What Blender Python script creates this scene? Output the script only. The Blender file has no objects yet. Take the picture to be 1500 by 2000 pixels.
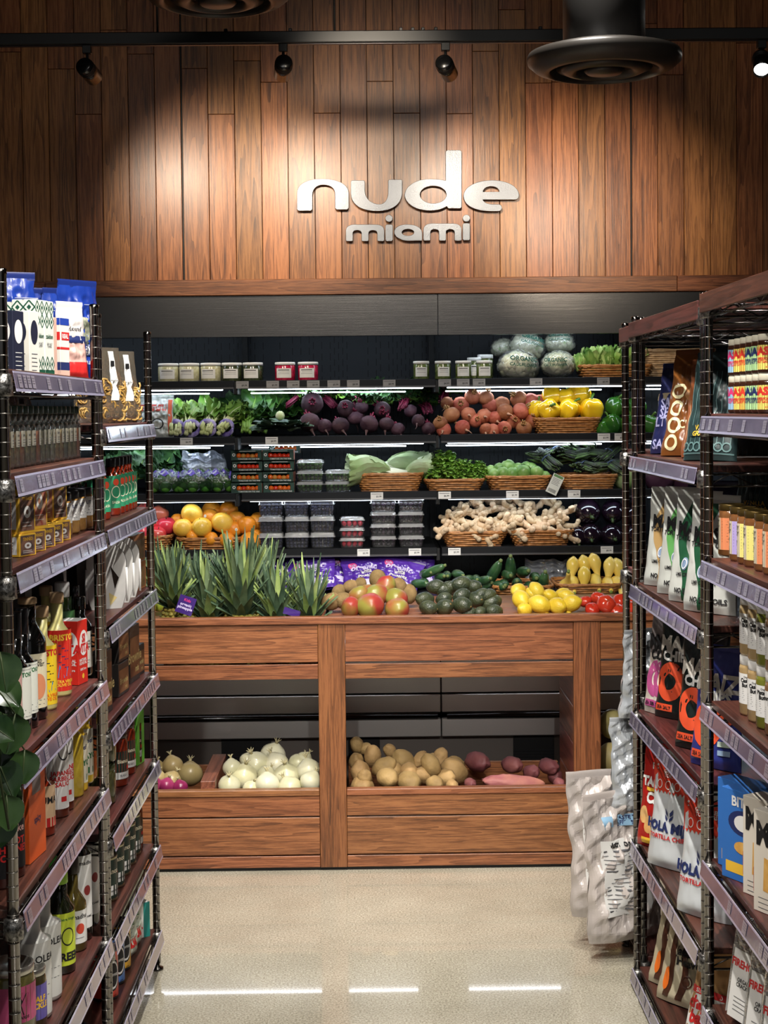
import bpy, bmesh, math, random
from mathutils import Vector, Matrix, Euler
PI = math.pi
SC = bpy.context.scene
C = SC.collection
# ------------------------------------------------------------------ camera
FPX, CAMZ, CYP = 2960.0, 1.62, 915.0
cam_d = bpy.data.cameras.new('camera'); cam = bpy.data.objects.new('camera', cam_d); C.objects.link(cam)
yaw = math.atan(30 / FPX); pitch = math.atan(115 / FPX); roll = 0.0102
Fw = Vector((math.sin(yaw) * math.cos(pitch), math.cos(yaw) * math.cos(pitch), -math.sin(pitch)))
R0 = Vector((math.cos(yaw), -math.sin(yaw), 0)); U0 = R0.cross(Fw)
Rv = R0 * math.cos(roll) - U0 * math.sin(roll); Uv = U0 * math.cos(roll) + R0 * math.sin(roll)
CP = Vector((0, 0, CAMZ))
M = Matrix((Rv, Uv, -Fw)).transposed().to_4x4(); M.translation = CP
cam.matrix_world = M
cam_d.sensor_fit = 'VERTICAL'; cam_d.sensor_height = 36; cam_d.lens = 36 * FPX / 2000
cam_d.shift_y = (CYP - 1000) / 2000
cam_d.clip_start = .05; SC.camera = cam
def proj(p):
    d = Vector(p) - CP; w = d.dot(Fw)
    return 750 + FPX * d.dot(Rv) / w, CYP - FPX * d.dot(Uv) / w
def pt(px, py, Y):                       # the point seen at a pixel, on the vertical plane at distance Y
    d = Fw + Rv * ((px - 750) / FPX) + Uv * ((CYP - py) / FPX)
    return CP + d * (Y / d.y)
def yfor(px, X, Z):                      # distance along an aisle line at X, Z
    lo, hi = 1.0, 12.0
    for _ in range(40):
        m = (lo + hi) / 2; q = proj((X, m, Z))[0]
        if (q < px) == (X < 0): lo = m
        else: hi = m
    return lo
# ------------------------------------------------------------------ world, exposure
w = bpy.data.worlds.new('world'); SC.world = w; w.use_nodes = True
w.node_tree.nodes['Background'].inputs[0].default_value = (.95, .97, 1, 1)
w.node_tree.nodes['Background'].inputs[1].default_value = .16
SC.view_settings.view_transform = 'Standard'; SC.view_settings.look = 'None'
SC.view_settings.exposure = 0.14; SC.view_settings.gamma = 1; SC.view_settings.use_curve_mapping = False
def spot(loc, tgt, power, ang, col=(1, .93, .84), blend=.8, r=.03):
    l = bpy.data.lights.new('spot_light', 'SPOT'); l.energy = power; l.spot_size = math.radians(ang); l.spot_blend = blend
    l.color = col; l.shadow_soft_size = r
    o = bpy.data.objects.new('spot_light', l); C.objects.link(o); o.location = loc
    o.rotation_euler = (Vector(tgt) - Vector(loc)).to_track_quat('-Z', 'Y').to_euler(); return o
def area(loc, tgt, power, sx, sy, col=(1, .95, .88)):
    l = bpy.data.lights.new('area_light', 'AREA'); l.energy = power; l.shape = 'RECTANGLE'; l.size = sx; l.size_y = sy; l.color = col
    o = bpy.data.objects.new('area_light', l); C.objects.link(o); o.location = loc
    o.rotation_euler = (Vector(tgt) - Vector(loc)).to_track_quat('-Z', 'Y').to_euler(); return o
# ceiling spots of the store, behind and above the photographer and over the aisle
for x, y, tx, ty, tz, P, a in [(.55, 1.2, -.9, 3.4, 1.1, 95, 70), (.6, 2.4, -.8, 4.2, 1.2, 70, 70), (-.55, 1.2, .95, 3.5, 1.1, 95, 70),
                            (-.6, 2.4, .9, 4.2, 1.2, 70, 70), (-.5, 4.15, -.55, 5.5, .7, 170, 66), (.5, 4.15, .5, 5.5, .7, 170, 66),
                            (0, 2.2, 0, 4.4, 0, 240, 75), (0, 3.4, 0, 4.6, 0, 120, 85)]:
    spot((x, y, 3.3), (tx, ty, tz), P, a, (1, .95, .88))
for x in (-.45, .43): spot((x, -1.2, 3.2), (x * .45, 6, .5), 210, 17, (1, .97, .92), 1.0, .06)  # two unseen spots added far back to brighten the steel panels
area((0, 1.0, 3.5), (0, 2.5, 0), 26, 1.6, 1.6)  # soft overhead fill light, added without any fixture
# ------------------------------------------------------------------ objects
def tag(o, label=None, cat=None, group=None, kind=None):
    if label: o['label'] = label
    if cat: o['category'] = cat
    if group: o['group'] = group
    if kind: o['kind'] = kind
    return o
def empty(name, loc=(0, 0, 0), rz=0, label=None, cat=None, group=None):
    o = bpy.data.objects.new(name, None); C.objects.link(o); o.location = loc; o.rotation_euler = (0, 0, rz); o.empty_display_size = .05
    return tag(o, label, cat, group)
KIDS = {}
def copy_tree(o, parent=None):
    c = o.copy(); C.objects.link(c)
    if parent: c.parent = parent
    KIDS[c.name] = []
    for ch in KIDS.get(o.name, []): KIDS[c.name].append(copy_tree(ch, c))
    return c
_tc = {}
def text2d(s, bold=0):
    k = (s, bold)
    if k in _tc: return _tc[k]
    cu = bpy.data.curves.new('t', 'FONT'); cu.body = s; cu.size = 1; cu.align_x = 'CENTER'; cu.resolution_u = 2; cu.offset = bold
    cu.space_line = .85
    o = bpy.data.objects.new('t', cu)
    me = bpy.data.meshes.new_from_object(o)
    bm = bmesh.new(); bm.from_mesh(me)
    bmesh.ops.triangulate(bm, faces=bm.faces[:])
    for _ in range(2):
        ed = [e for e in bm.edges if e.calc_length() > .22]
        if ed: bmesh.ops.subdivide_edges(bm, edges=ed, cuts=1); bmesh.ops.triangulate(bm, faces=bm.faces[:])
    v = [(a.co.x, a.co.y) for a in bm.verts]; bm.verts.index_update(); f = [[x.index for x in q.verts] for q in bm.faces]
    bm.free(); bpy.data.objects.remove(o); bpy.data.curves.remove(cu); bpy.data.meshes.remove(me)
    ys = [b for _, b in v] or [0]; cy = (max(ys) + min(ys)) / 2; v = [(a, b - cy) for a, b in v]
    _tc[k] = (v, f); return _tc[k]
def hsh(*a):
    x = 0.0
    for i, q in enumerate(a): x += q * (12.9898 + 7.13 * i)
    s = math.sin(x) * 43758.5453; return s - math.floor(s)
def nz(x, y, z, seed=0):                 # cheap smooth noise
    return (math.sin(x * 1.7 + y * 2.3 + seed) + math.sin(y * 3.1 - z * 1.9 + seed * 2.1) + math.sin(z * 2.7 + x * 2.9 + seed * .7)) / 3
class MB:
    def __init__(s): s.v = []; s.f = []; s.m = []; s.mats = []; s.s = []; s.rnd = []
    def mi(s, m):
        if m not in s.mats: s.mats.append(m)
        return s.mats.index(m)
    def add(s, vs, fs, m, sm=False, rnd=0.0):
        b = len(s.v); s.v += [tuple(q) for q in vs]; i = s.mi(m) if not isinstance(m, list) else None
        for k, f in enumerate(fs):
            s.f.append([b + q for q in f]); s.m.append(i if i is not None else s.mi(m[k])); s.s.append(sm)
        s.rnd += [rnd] * len(vs); return s
    def box(s, x0, x1, y0, y1, z0, z1, m, ch=0.0, rnd=0.0, R=None):
        c = Vector(((x0 + x1) / 2, (y0 + y1) / 2, (z0 + z1) / 2)); h = (abs(x1 - x0) / 2, abs(y1 - y0) / 2, abs(z1 - z0) / 2)
        if ch <= 0:
            vs = [Vector((a * h[0], b * h[1], d * h[2])) for a in (-1, 1) for b in (-1, 1) for d in (-1, 1)]
            fs = [(0, 1, 3, 2), (4, 6, 7, 5), (0, 4, 5, 1), (2, 3, 7, 6), (0, 2, 6, 4), (1, 5, 7, 3)]
        else:
            ch = min(ch, min(h) * .9); vs = []; ix = {}
            for a in (-1, 1):
                for b in (-1, 1):
                    for d in (-1, 1):
                        for k in range(3):
                            q = [a * h[0], b * h[1], d * h[2]]
                            for j in range(3):
                                if j != k: q[j] -= (a, b, d)[j] * ch
                            ix[(a, b, d, k)] = len(vs); vs.append(Vector(q))
            fs = []
            for k in range(3):
                i, j = (k + 1) % 3, (k + 2) % 3
                for g in (-1, 1):
                    def key(p, q, kk=k):
                        t = [0, 0, 0]; t[k] = g; t[i] = p; t[j] = q; return ix[(t[0], t[1], t[2], kk)]
                    fs.append([key(-1, -1), key(1, -1), key(1, 1), key(-1, 1)][::g])
                for p in (-1, 1):
                    for q in (-1, 1):
                        t0 = [0, 0, 0]; t0[k] = -1; t0[i] = p; t0[j] = q; t1 = list(t0); t1[k] = 1
                        fs.append([ix[(*t0, i)], ix[(*t1, i)], ix[(*t1, j)], ix[(*t0, j)]])
            for a in (-1, 1):
                for b in (-1, 1):
                    for d in (-1, 1): fs.append([ix[(a, b, d, k)] for k in range(3)])
        if R: vs = [R @ q for q in vs]
        return s.add([q + c for q in vs], fs, m, False, rnd)
    def lathe(s, prof, m, seg=20, c=(0, 0, 0), R=None, sm=True, lobe=None):
        n = len(prof); vs = []
        for p in prof:
            for k in range(seg):
                a = 2 * PI * k / seg; r = p[0] * (lobe(a, p[1]) if lobe else 1)
                q = Vector((r * math.cos(a), r * math.sin(a), p[1])); vs.append((R @ q if R else q) + Vector(c))
        fs = []; ms = []
        for i in range(n - 1):
            mm = prof[i + 1][2] if len(prof[i + 1]) > 2 else m
            for k in range(seg):
                fs.append((i * seg + k, i * seg + (k + 1) % seg, (i + 1) * seg + (k + 1) % seg, (i + 1) * seg + k)); ms.append(mm)
        if prof[0][0] > 1e-5: fs.append(tuple(range(seg))[::-1]); ms.append(prof[0][2] if len(prof[0]) > 2 else m)
        if prof[-1][0] > 1e-5: fs.append(tuple((n - 1) * seg + k for k in range(seg))); ms.append(prof[-1][2] if len(prof[-1]) > 2 else m)
        return s.add(vs, fs, ms, sm)
    def tube(s, pts, r, m, seg=8, sm=True, flat=1.0):
        pts = [Vector(p) for p in pts]; n = len(pts); vs = []
        for i, p in enumerate(pts):
            t = (pts[min(i + 1, n - 1)] - pts[max(i - 1, 0)]).normalized()
            up = Vector((0, 0, 1)) if abs(t.z) < .9 else Vector((0, 1, 0))
            a = t.cross(up).normalized(); b = a.cross(t); rr = r[i] if isinstance(r, (list, tuple)) else r
            for k in range(seg):
                th = 2 * PI * k / seg; vs.append(p + a * (math.cos(th) * rr) + b * (math.sin(th) * rr * flat))
        fs = [(i * seg + k, i * seg + (k + 1) % seg, (i + 1) * seg + (k + 1) % seg, (i + 1) * seg + k) for i in range(n - 1) for k in range(seg)]
        fs += [tuple(range(seg))[::-1], tuple((n - 1) * seg + k for k in range(seg))]
        return s.add(vs, fs, m, sm)
    def ell(s, c, r, m, seg=16, rings=10, R=None, amp=0.0, fr=1.0, seed=0, fn=None):
        if not isinstance(r, (tuple, list)): r = (r, r, r)
        vs = []
        for i in range(rings + 1):
            ph = PI * i / rings
            for k in range(seg):
                th = 2 * PI * k / seg; d = Vector((math.sin(ph) * math.cos(th), math.sin(ph) * math.sin(th), -math.cos(ph)))
                g = 1 + (amp * nz(d.x * fr * 2, d.y * fr * 2, d.z * fr * 2, seed) if amp else 0)
                if fn: g *= fn(th, d.z)
                q = Vector((d.x * r[0], d.y * r[1], d.z * r[2])) * g
                vs.append((R @ q if R else q) + Vector(c))
        fs = [(i * seg + k, i * seg + (k + 1) % seg, (i + 1) * seg + (k + 1) % seg, (i + 1) * seg + k) for i in range(rings) for k in range(seg)]
        return s.add(vs, fs, m, True)
    def surf(s, S, nu, nv, mf, sm=True, rnd=0.0):
        vs = [S(i / nu, j / nv) for j in range(nv + 1) for i in range(nu + 1)]; fs = []; ms = []
        for j in range(nv):
            for i in range(nu):
                a = j * (nu + 1) + i; fs.append((a, a + 1, a + nu + 2, a + nu + 1))
                ms.append(mf((i + .5) / nu, (j + .5) / nv) if callable(mf) else mf)
        return s.add(vs, fs, ms, sm, rnd)
    def text(s, t, P, m, cx=0, cy=0, size=1, bold=.02, sx=1, rot=0):   # P(a, b): 2D label metres -> 3D
        v, f = text2d(t, bold); cr, sr = math.cos(rot), math.sin(rot)
        vs = []
        for a, b in v:
            a *= size * sx; b *= size; vs.append(P(cx + a * cr - b * sr, cy + a * sr + b * cr))
        return s.add(vs, f, m)
    def quad(s, P, x0, x1, y0, y1, m, n=4):
        vs = [P(x0 + (x1 - x0) * i / n, y) for y in (y0, y1) for i in range(n + 1)]
        return s.add(vs, [(i, i + 1, n + 2 + i, n + 1 + i) for i in range(n)], m)
    def poly(s, P, pts, m):
        return s.add([P(a, b) for a, b in pts], [tuple(range(len(pts)))], m)
    def disc(s, P, cx, cy, rx, ry, m, n=20):
        return s.poly(P, [(cx + rx * math.cos(2 * PI * k / n), cy + ry * math.sin(2 * PI * k / n)) for k in range(n)], m)
    def build(s, name, parent=None, loc=(0, 0, 0), rz=0, fix=False, bev=0, rot=None):
        me = bpy.data.meshes.new(name); me.from_pydata(s.v, [], s.f)
        for m in s.mats: me.materials.append(m)
        me.polygons.foreach_set('material_index', s.m); me.polygons.foreach_set('use_smooth', s.s)
        if any(s.rnd):
            at = me.attributes.new('rnd', 'FLOAT', 'POINT'); at.data.foreach_set('value', s.rnd)
        if fix:
            bm = bmesh.new(); bm.from_mesh(me); bmesh.ops.recalc_face_normals(bm, faces=bm.faces[:]); bm.to_mesh(me); bm.free()
        me.update()
        o = bpy.data.objects.new(name, me); C.objects.link(o); o.location = loc; o.rotation_euler = rot if rot else (0, 0, rz)
        KIDS[o.name] = []
        if parent: o.parent = parent; KIDS.setdefault(parent.name, []).append(o)
        if bev:
            b = o.modifiers.new('bevel', 'BEVEL'); b.width = bev; b.segments = 2; b.limit_method = 'ANGLE'
        return o
# label planes
def plane(y, z0=0, x0=0):                # on a front face at -y, looking at -Y
    return lambda a, b: Vector((x0 + a, y, z0 + b))
def cyl(r, z0=0, a0=-PI / 2, x0=0, y0=0):
    return lambda a, b: Vector((x0 + r * math.cos(a0 + a / r), y0 + r * math.sin(a0 + a / r), z0 + b))
# ------------------------------------------------------------------ materials
def lin(c): return tuple(((q / 255) / 12.92 if q / 255 <= .04045 else (((q / 255) + .055) / 1.055) ** 2.4) for q in c)
_mc = {}
def P(name, c, rough=.5, metal=0, c2=None, sc=20, bump=0, bs=60, coat=0, spec=.5, trans=0, ior=1.45, emit=0, alpha=1, vr=0.0, stretch=(1, 1, 1), det=4, sss=0, lo=.35, hi=.65):
    if name in _mc: return _mc[name]
    m = bpy.data.materials.new(name); m.use_nodes = True; nt = m.node_tree; N = nt.nodes; L = nt.links; b = N['Principled BSDF']
    c = lin(c); b.inputs['Base Color'].default_value = (*c, 1); b.inputs['Roughness'].default_value = rough; b.inputs['Metallic'].default_value = metal
    b.inputs['Coat Weight'].default_value = coat; b.inputs['Coat Roughness'].default_value = .08; b.inputs['Specular IOR Level'].default_value = spec
    b.inputs['Transmission Weight'].default_value = trans; b.inputs['IOR'].default_value = ior; b.inputs['Alpha'].default_value = alpha
    if sss: b.inputs['Subsurface Weight'].default_value = sss; b.inputs['Subsurface Radius'].default_value = (.01, .006, .003)
    if emit: b.inputs['Emission Color'].default_value = (*c, 1); b.inputs['Emission Strength'].default_value = emit
    if c2 is not None or bump:
        tc = N.new('ShaderNodeTexCoord'); mp = N.new('ShaderNodeMapping'); mp.inputs['Scale'].default_value = stretch
        oi = N.new('ShaderNodeObjectInfo'); ad = N.new('ShaderNodeVectorMath'); ad.operation = 'ADD'
        sx = N.new('ShaderNodeVectorMath'); sx.operation = 'SCALE'; sx.inputs[0].default_value = (7, 5, 3); L.new(oi.outputs['Random'], sx.inputs['Scale'])
        L.new(tc.outputs['Object'], mp.inputs[0]); L.new(mp.outputs[0], ad.inputs[0]); L.new(sx.outputs[0], ad.inputs[1])
    src = None
    if c2 is not None:
        n = N.new('ShaderNodeTexNoise'); n.inputs['Scale'].default_value = sc; n.inputs['Detail'].default_value = det; L.new(ad.outputs[0], n.inputs['Vector'])
        r = N.new('ShaderNodeValToRGB'); r.color_ramp.elements[0].position = lo; r.color_ramp.elements[1].position = hi
        r.color_ramp.elements[0].color = (*c, 1); r.color_ramp.elements[1].color = (*lin(c2), 1); L.new(n.outputs[0], r.inputs[0]); src = r.outputs[0]
        L.new(src, b.inputs['Base Color'])
    if vr:
        h = N.new('ShaderNodeHueSaturation'); oi2 = N.new('ShaderNodeObjectInfo'); mr = N.new('ShaderNodeMapRange')
        mr.inputs['To Min'].default_value = 1 - vr; mr.inputs['To Max'].default_value = 1 + vr; L.new(oi2.outputs['Random'], mr.inputs['Value']); L.new(mr.outputs[0], h.inputs['Value'])
        mr2 = N.new('ShaderNodeMapRange'); mr2.inputs['To Min'].default_value = .5 + vr * .06; mr2.inputs['To Max'].default_value = .5 - vr * .06; L.new(oi2.outputs['Random'], mr2.inputs['Value']); L.new(mr2.outputs[0], h.inputs['Hue'])
        if src: L.new(src, h.inputs['Color'])
        else: h.inputs['Color'].default_value = (*c, 1)
        L.new(h.outputs[0], b.inputs['Base Color'])
    if bump:
        n2 = N.new('ShaderNodeTexNoise'); n2.inputs['Scale'].default_value = bs; n2.inputs['Detail'].default_value = 3; L.new(ad.outputs[0], n2.inputs['Vector'])
        bp = N.new('ShaderNodeBump'); bp.inputs['Strength'].default_value = bump; bp.inputs['Distance'].default_value = .004; L.new(n2.outputs[0], bp.inputs['Height']); L.new(bp.outputs[0], b.inputs['Normal'])
    _mc[name] = m; return m
def film(name, c=(255, 255, 255), op=.12, rough=.06, gl=.25, bump=0, bs=30):
    if name in _mc: return _mc[name]
    m = bpy.data.materials.new(name); m.use_nodes = True; nt = m.node_tree; N = nt.nodes; L = nt.links; N.remove(N['Principled BSDF'])
    o = N['Material Output']; t = N.new('ShaderNodeBsdfTransparent'); g = N.new('ShaderNodeBsdfGlossy'); g.inputs['Roughness'].default_value = rough
    d = N.new('ShaderNodeBsdfDiffuse'); d.inputs[0].default_value = (*lin(c), 1); t.inputs[0].default_value = (*[max(q, .6) for q in lin(c)], 1)
    m1 = N.new('ShaderNodeMixShader'); m1.inputs[0].default_value = op; L.new(t.outputs[0], m1.inputs[1]); L.new(d.outputs[0], m1.inputs[2])
    lw = N.new('ShaderNodeLayerWeight'); lw.inputs[0].default_value = .35; mu = N.new('ShaderNodeMath'); mu.operation = 'MULTIPLY_ADD'
    mu.inputs[1].default_value = .8; mu.inputs[2].default_value = gl * .35; L.new(lw.outputs['Fresnel'], mu.inputs[0])
    mu2 = N.new('ShaderNodeMath'); mu2.operation = 'MINIMUM'; mu2.inputs[1].default_value = .75; L.new(mu.outputs[0], mu2.inputs[0])
    m2 = N.new('ShaderNodeMixShader'); L.new(mu2.outputs[0], m2.inputs[0]); L.new(m1.outputs[0], m2.inputs[1]); L.new(g.outputs[0], m2.inputs[2]); L.new(m2.outputs[0], o.inputs[0])
    if bump:
        tc = N.new('ShaderNodeTexCoord'); n = N.new('ShaderNodeTexNoise'); n.inputs['Scale'].default_value = bs; L.new(tc.outputs['Object'], n.inputs['Vector'])
        bp = N.new('ShaderNodeBump'); bp.inputs['Strength'].default_value = bump; bp.inputs['Distance'].default_value = .01; L.new(n.outputs[0], bp.inputs['Height']); L.new(bp.outputs[0], g.inputs['Normal'])
    _mc[name] = m; return m
def wood(name, cols, axis='Z', rough=.42, gs=1.0, var=.35, coat=.1, red=.1):
    if name in _mc: return _mc[name]
    m = bpy.data.materials.new(name); m.use_nodes = True; nt = m.node_tree; N = nt.nodes; L = nt.links; b = N['Principled BSDF']
    tc = N.new('ShaderNodeTexCoord'); at = N.new('ShaderNodeAttribute'); at.attribute_name = 'rnd'
    sc = N.new('ShaderNodeVectorMath'); sc.operation = 'SCALE'; sc.inputs[0].default_value = (13.7, 5.1, 29.3); L.new(at.outputs['Fac'], sc.inputs['Scale'])
    ad = N.new('ShaderNodeVectorMath'); ad.operation = 'ADD'; L.new(tc.outputs['Object'], ad.inputs[0]); L.new(sc.outputs[0], ad.inputs[1])
    mp = N.new('ShaderNodeMapping'); k = .045
    mp.inputs['Scale'].default_value = {'Z': (1, 1, k), 'X': (k, 1, 1), 'Y': (1, k, 1)}[axis]; L.new(ad.outputs[0], mp.inputs[0])
    n0 = N.new('ShaderNodeTexNoise'); n0.inputs['Scale'].default_value = 9 * gs; n0.inputs['Detail'].default_value = 2; L.new(mp.outputs[0], n0.inputs['Vector'])
    # growth rings: a noise field cut into bands
    mu = N.new('ShaderNodeMath'); mu.operation = 'MULTIPLY'; mu.inputs[1].default_value = 14; L.new(n0.outputs[0], mu.inputs[0])
    fr = N.new('ShaderNodeMath'); fr.operation = 'FRACT'; L.new(mu.outputs[0], fr.inputs[0])
    n1 = N.new('ShaderNodeTexNoise'); n1.inputs['Scale'].default_value = 150 * gs; n1.inputs['Detail'].default_value = 5; n1.inputs['Roughness'].default_value = .7; L.new(mp.outputs[0], n1.inputs['Vector'])
    n2 = N.new('ShaderNodeTexNoise'); n2.inputs['Scale'].default_value = 30 * gs; n2.inputs['Detail'].default_value = 3; L.new(mp.outputs[0], n2.inputs['Vector'])
    a1 = N.new('ShaderNodeMath'); a1.operation = 'MULTIPLY_ADD'; a1.inputs[1].default_value = .22; L.new(fr.outputs[0], a1.inputs[0]); L.new(n1.outputs[0], a1.inputs[2])
    a2 = N.new('ShaderNodeMath'); a2.operation = 'MULTIPLY_ADD'; a2.inputs[1].default_value = .55; L.new(n2.outputs[0], a2.inputs[0]); L.new(a1.outputs[0], a2.inputs[2])
    r = N.new('ShaderNodeValToRGB'); e = r.color_ramp.elements; e[0].position = .62; e[1].position = 1.12; e[0].color = (*lin(cols[0]), 1); e[1].color = (*lin(cols[2]), 1)
    q = e.new(.85); q.color = (*lin(cols[1]), 1); e[-1].position = 1.0
    L.new(a2.outputs[0], r.inputs[0])
    wn = N.new('ShaderNodeTexWhiteNoise'); wn.noise_dimensions = '1D'; L.new(at.outputs['Fac'], wn.inputs['W'])
    h = N.new('ShaderNodeHueSaturation'); L.new(r.outputs[0], h.inputs['Color'])
    m1 = N.new('ShaderNodeMapRange'); m1.inputs['To Min'].default_value = 1 - var; m1.inputs['To Max'].default_value = 1 + var; L.new(wn.outputs['Value'], m1.inputs['Value']); L.new(m1.outputs[0], h.inputs['Value'])
    sp = N.new('ShaderNodeSeparateColor'); L.new(wn.outputs['Color'], sp.inputs[0])
    m2 = N.new('ShaderNodeMapRange'); m2.inputs['To Min'].default_value = .5 - .025 * red * 10; m2.inputs['To Max'].default_value = .5 + .004; L.new(sp.outputs[1], m2.inputs['Value']); L.new(m2.outputs[0], h.inputs['Hue'])
    L.new(h.outputs[0], b.inputs['Base Color']); b.inputs['Roughness'].default_value = rough; b.inputs['Coat Weight'].default_value = coat; b.inputs['Coat Roughness'].default_value = .3
    bp = N.new('ShaderNodeBump'); bp.inputs['Strength'].default_value = .25; bp.inputs['Distance'].default_value = .0015; L.new(a1.outputs[0], bp.inputs['Height']); L.new(bp.outputs[0], b.inputs['Normal'])
    _mc[name] = m; return m
W_WALL = wood('teak_wall', [(90, 54, 27), (142, 91, 49), (172, 115, 66)], 'Z', rough=.34, var=.2, red=.05, gs=1.3, coat=.2)
W_H = wood('teak_boards_h', [(76, 45, 25), (120, 74, 43), (146, 95, 58)], 'X', rough=.4, var=.14, red=.04, gs=1.9)
W_V = wood('teak_posts_v', [(74, 43, 24), (112, 66, 38), (136, 84, 50)], 'Z', rough=.4, var=.08, red=.03, gs=1.6)
W_Y = wood('teak_deck', [(78, 44, 30), (116, 70, 50), (136, 86, 62)], 'Y', rough=.35, var=.1)
W_RED = wood('red_rack_board', [(44, 26, 20), (74, 44, 35), (92, 56, 44)], 'Y', rough=.4, var=.12)
BLACK = P('black_matte', (14, 14, 15), .5); DARK = P('dark_metal', (38, 38, 42), .4, .3)
CHROME = P('chrome', (128, 124, 120), .12, 1); CHROME_D = P('dark_chrome', (88, 85, 83), .22, 1)
WHITE = P('white_plastic', (232, 232, 230), .4); PAPER = P('white_paper', (226, 225, 222), .6); INK = P('black_ink', (24, 24, 26), .6)
GREYINK = P('grey_ink', (96, 96, 100), .6)
def steel(name, c=(150, 148, 146), stretch=(2, 2, 420), rough=.26, bst=.12):
    if name in _mc: return _mc[name]
    m = P(name, c, rough, 1); nt = m.node_tree; N = nt.nodes; L = nt.links; b = N['Principled BSDF']
    tc = N.new('ShaderNodeTexCoord'); mp = N.new('ShaderNodeMapping'); mp.inputs['Scale'].default_value = stretch; L.new(tc.outputs['Object'], mp.inputs[0])
    n = N.new('ShaderNodeTexNoise'); n.inputs['Scale'].default_value = 1.5; n.inputs['Detail'].default_value = 4; L.new(mp.outputs[0], n.inputs['Vector'])
    bp = N.new('ShaderNodeBump'); bp.inputs['Strength'].default_value = bst; bp.inputs['Distance'].default_value = .002; L.new(n.outputs[0], bp.inputs['Height']); L.new(bp.outputs[0], b.inputs['Normal'])
    return m
STEEL = steel('brushed_steel', (112, 110, 108)); STEELL = steel('brushed_steel_low', (200, 197, 193), rough=.34, bst=.05); STEELL.node_tree.nodes['Principled BSDF'].inputs['Metallic'].default_value = .55
# ================================================================== setting
random.seed(4)
YW, YH, YF, YB = 6.34, 6.27, 6.32, 6.90        # wood wall, header board, shelf fronts, back of the case
def floor_mat():
    m = P('polished_concrete', (190, 180, 160), .14); nt = m.node_tree; N = nt.nodes; L = nt.links; b = N['Principled BSDF']
    tc = N.new('ShaderNodeTexCoord')
    def noise(s, d, r=.6):
        n = N.new('ShaderNodeTexNoise'); n.inputs['Scale'].default_value = s; n.inputs['Detail'].default_value = d; n.inputs['Roughness'].default_value = r; L.new(tc.outputs['Object'], n.inputs['Vector']); return n
    n1 = noise(2.2, 4); n2 = noise(170, 3, .8); n3 = N.new('ShaderNodeTexVoronoi'); n3.inputs['Scale'].default_value = 130; L.new(tc.outputs['Object'], n3.inputs['Vector'])
    r1 = N.new('ShaderNodeValToRGB'); e = r1.color_ramp.elements; e[0].position = .3; e[1].position = .7; e[0].color = (*lin((190, 184, 166)), 1); e[1].color = (*lin((220, 214, 196)), 1); L.new(n1.outputs[0], r1.inputs[0])
    r2 = N.new('ShaderNodeValToRGB'); e = r2.color_ramp.elements; e[0].position = .36; e[1].position = .62; e[0].color = (.3, .28, .24, 1); e[1].color = (1.0, 1.0, .98, 1); L.new(n2.outputs[0], r2.inputs[0])
    mx = N.new('ShaderNodeMix'); mx.data_type = 'RGBA'; mx.blend_type = 'MULTIPLY'; mx.inputs[0].default_value = .85; L.new(r1.outputs[0], mx.inputs[6]); L.new(r2.outputs[0], mx.inputs[7])
    r3 = N.new('ShaderNodeValToRGB'); e = r3.color_ramp.elements; e[0].position = .0; e[1].position = .16; e[0].color = (.42, .36, .3, 1); e[1].color = (1, 1, 1, 1); L.new(n3.outputs['Distance'], r3.inputs[0])
    mx2 = N.new('ShaderNodeMix'); mx2.data_type = 'RGBA'; mx2.blend_type = 'MULTIPLY'; mx2.inputs[0].default_value = .3; L.new(mx.outputs[2], mx2.inputs[6]); L.new(r3.outputs[0], mx2.inputs[7])
    L.new(mx2.outputs[2], b.inputs['Base Color']); n4 = noise(6, 3)
    mr = N.new('ShaderNodeMapRange'); mr.inputs['To Min'].default_value = .1; mr.inputs['To Max'].default_value = .26; L.new(n4.outputs[0], mr.inputs['Value']); L.new(mr.outputs[0], b.inputs['Roughness'])
    b.inputs['Coat Weight'].default_value = .7; b.inputs['Coat Roughness'].default_value = .03
    return m
FL = floor_mat()
tag(MB().box(-2.5, 2.5, -2, 8, -.05, 0, FL).build('floor'), kind='structure')
tag(MB().box(-2.5, 2.5, -2, 8, 3.9, 3.95, P('ceiling_black', (16, 15, 15), .8)).build('ceiling'), kind='structure')
PL = P('side_wall_paint', (60, 58, 56), .8)
tag(MB().box(-2.55, -2.45, -2, 8, 0, 3.9, PL).build('wall_left'), kind='structure')
tag(MB().box(2.45, 2.55, -2, 8, 0, 3.9, PL).build('wall_right'), kind='structure')
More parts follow.
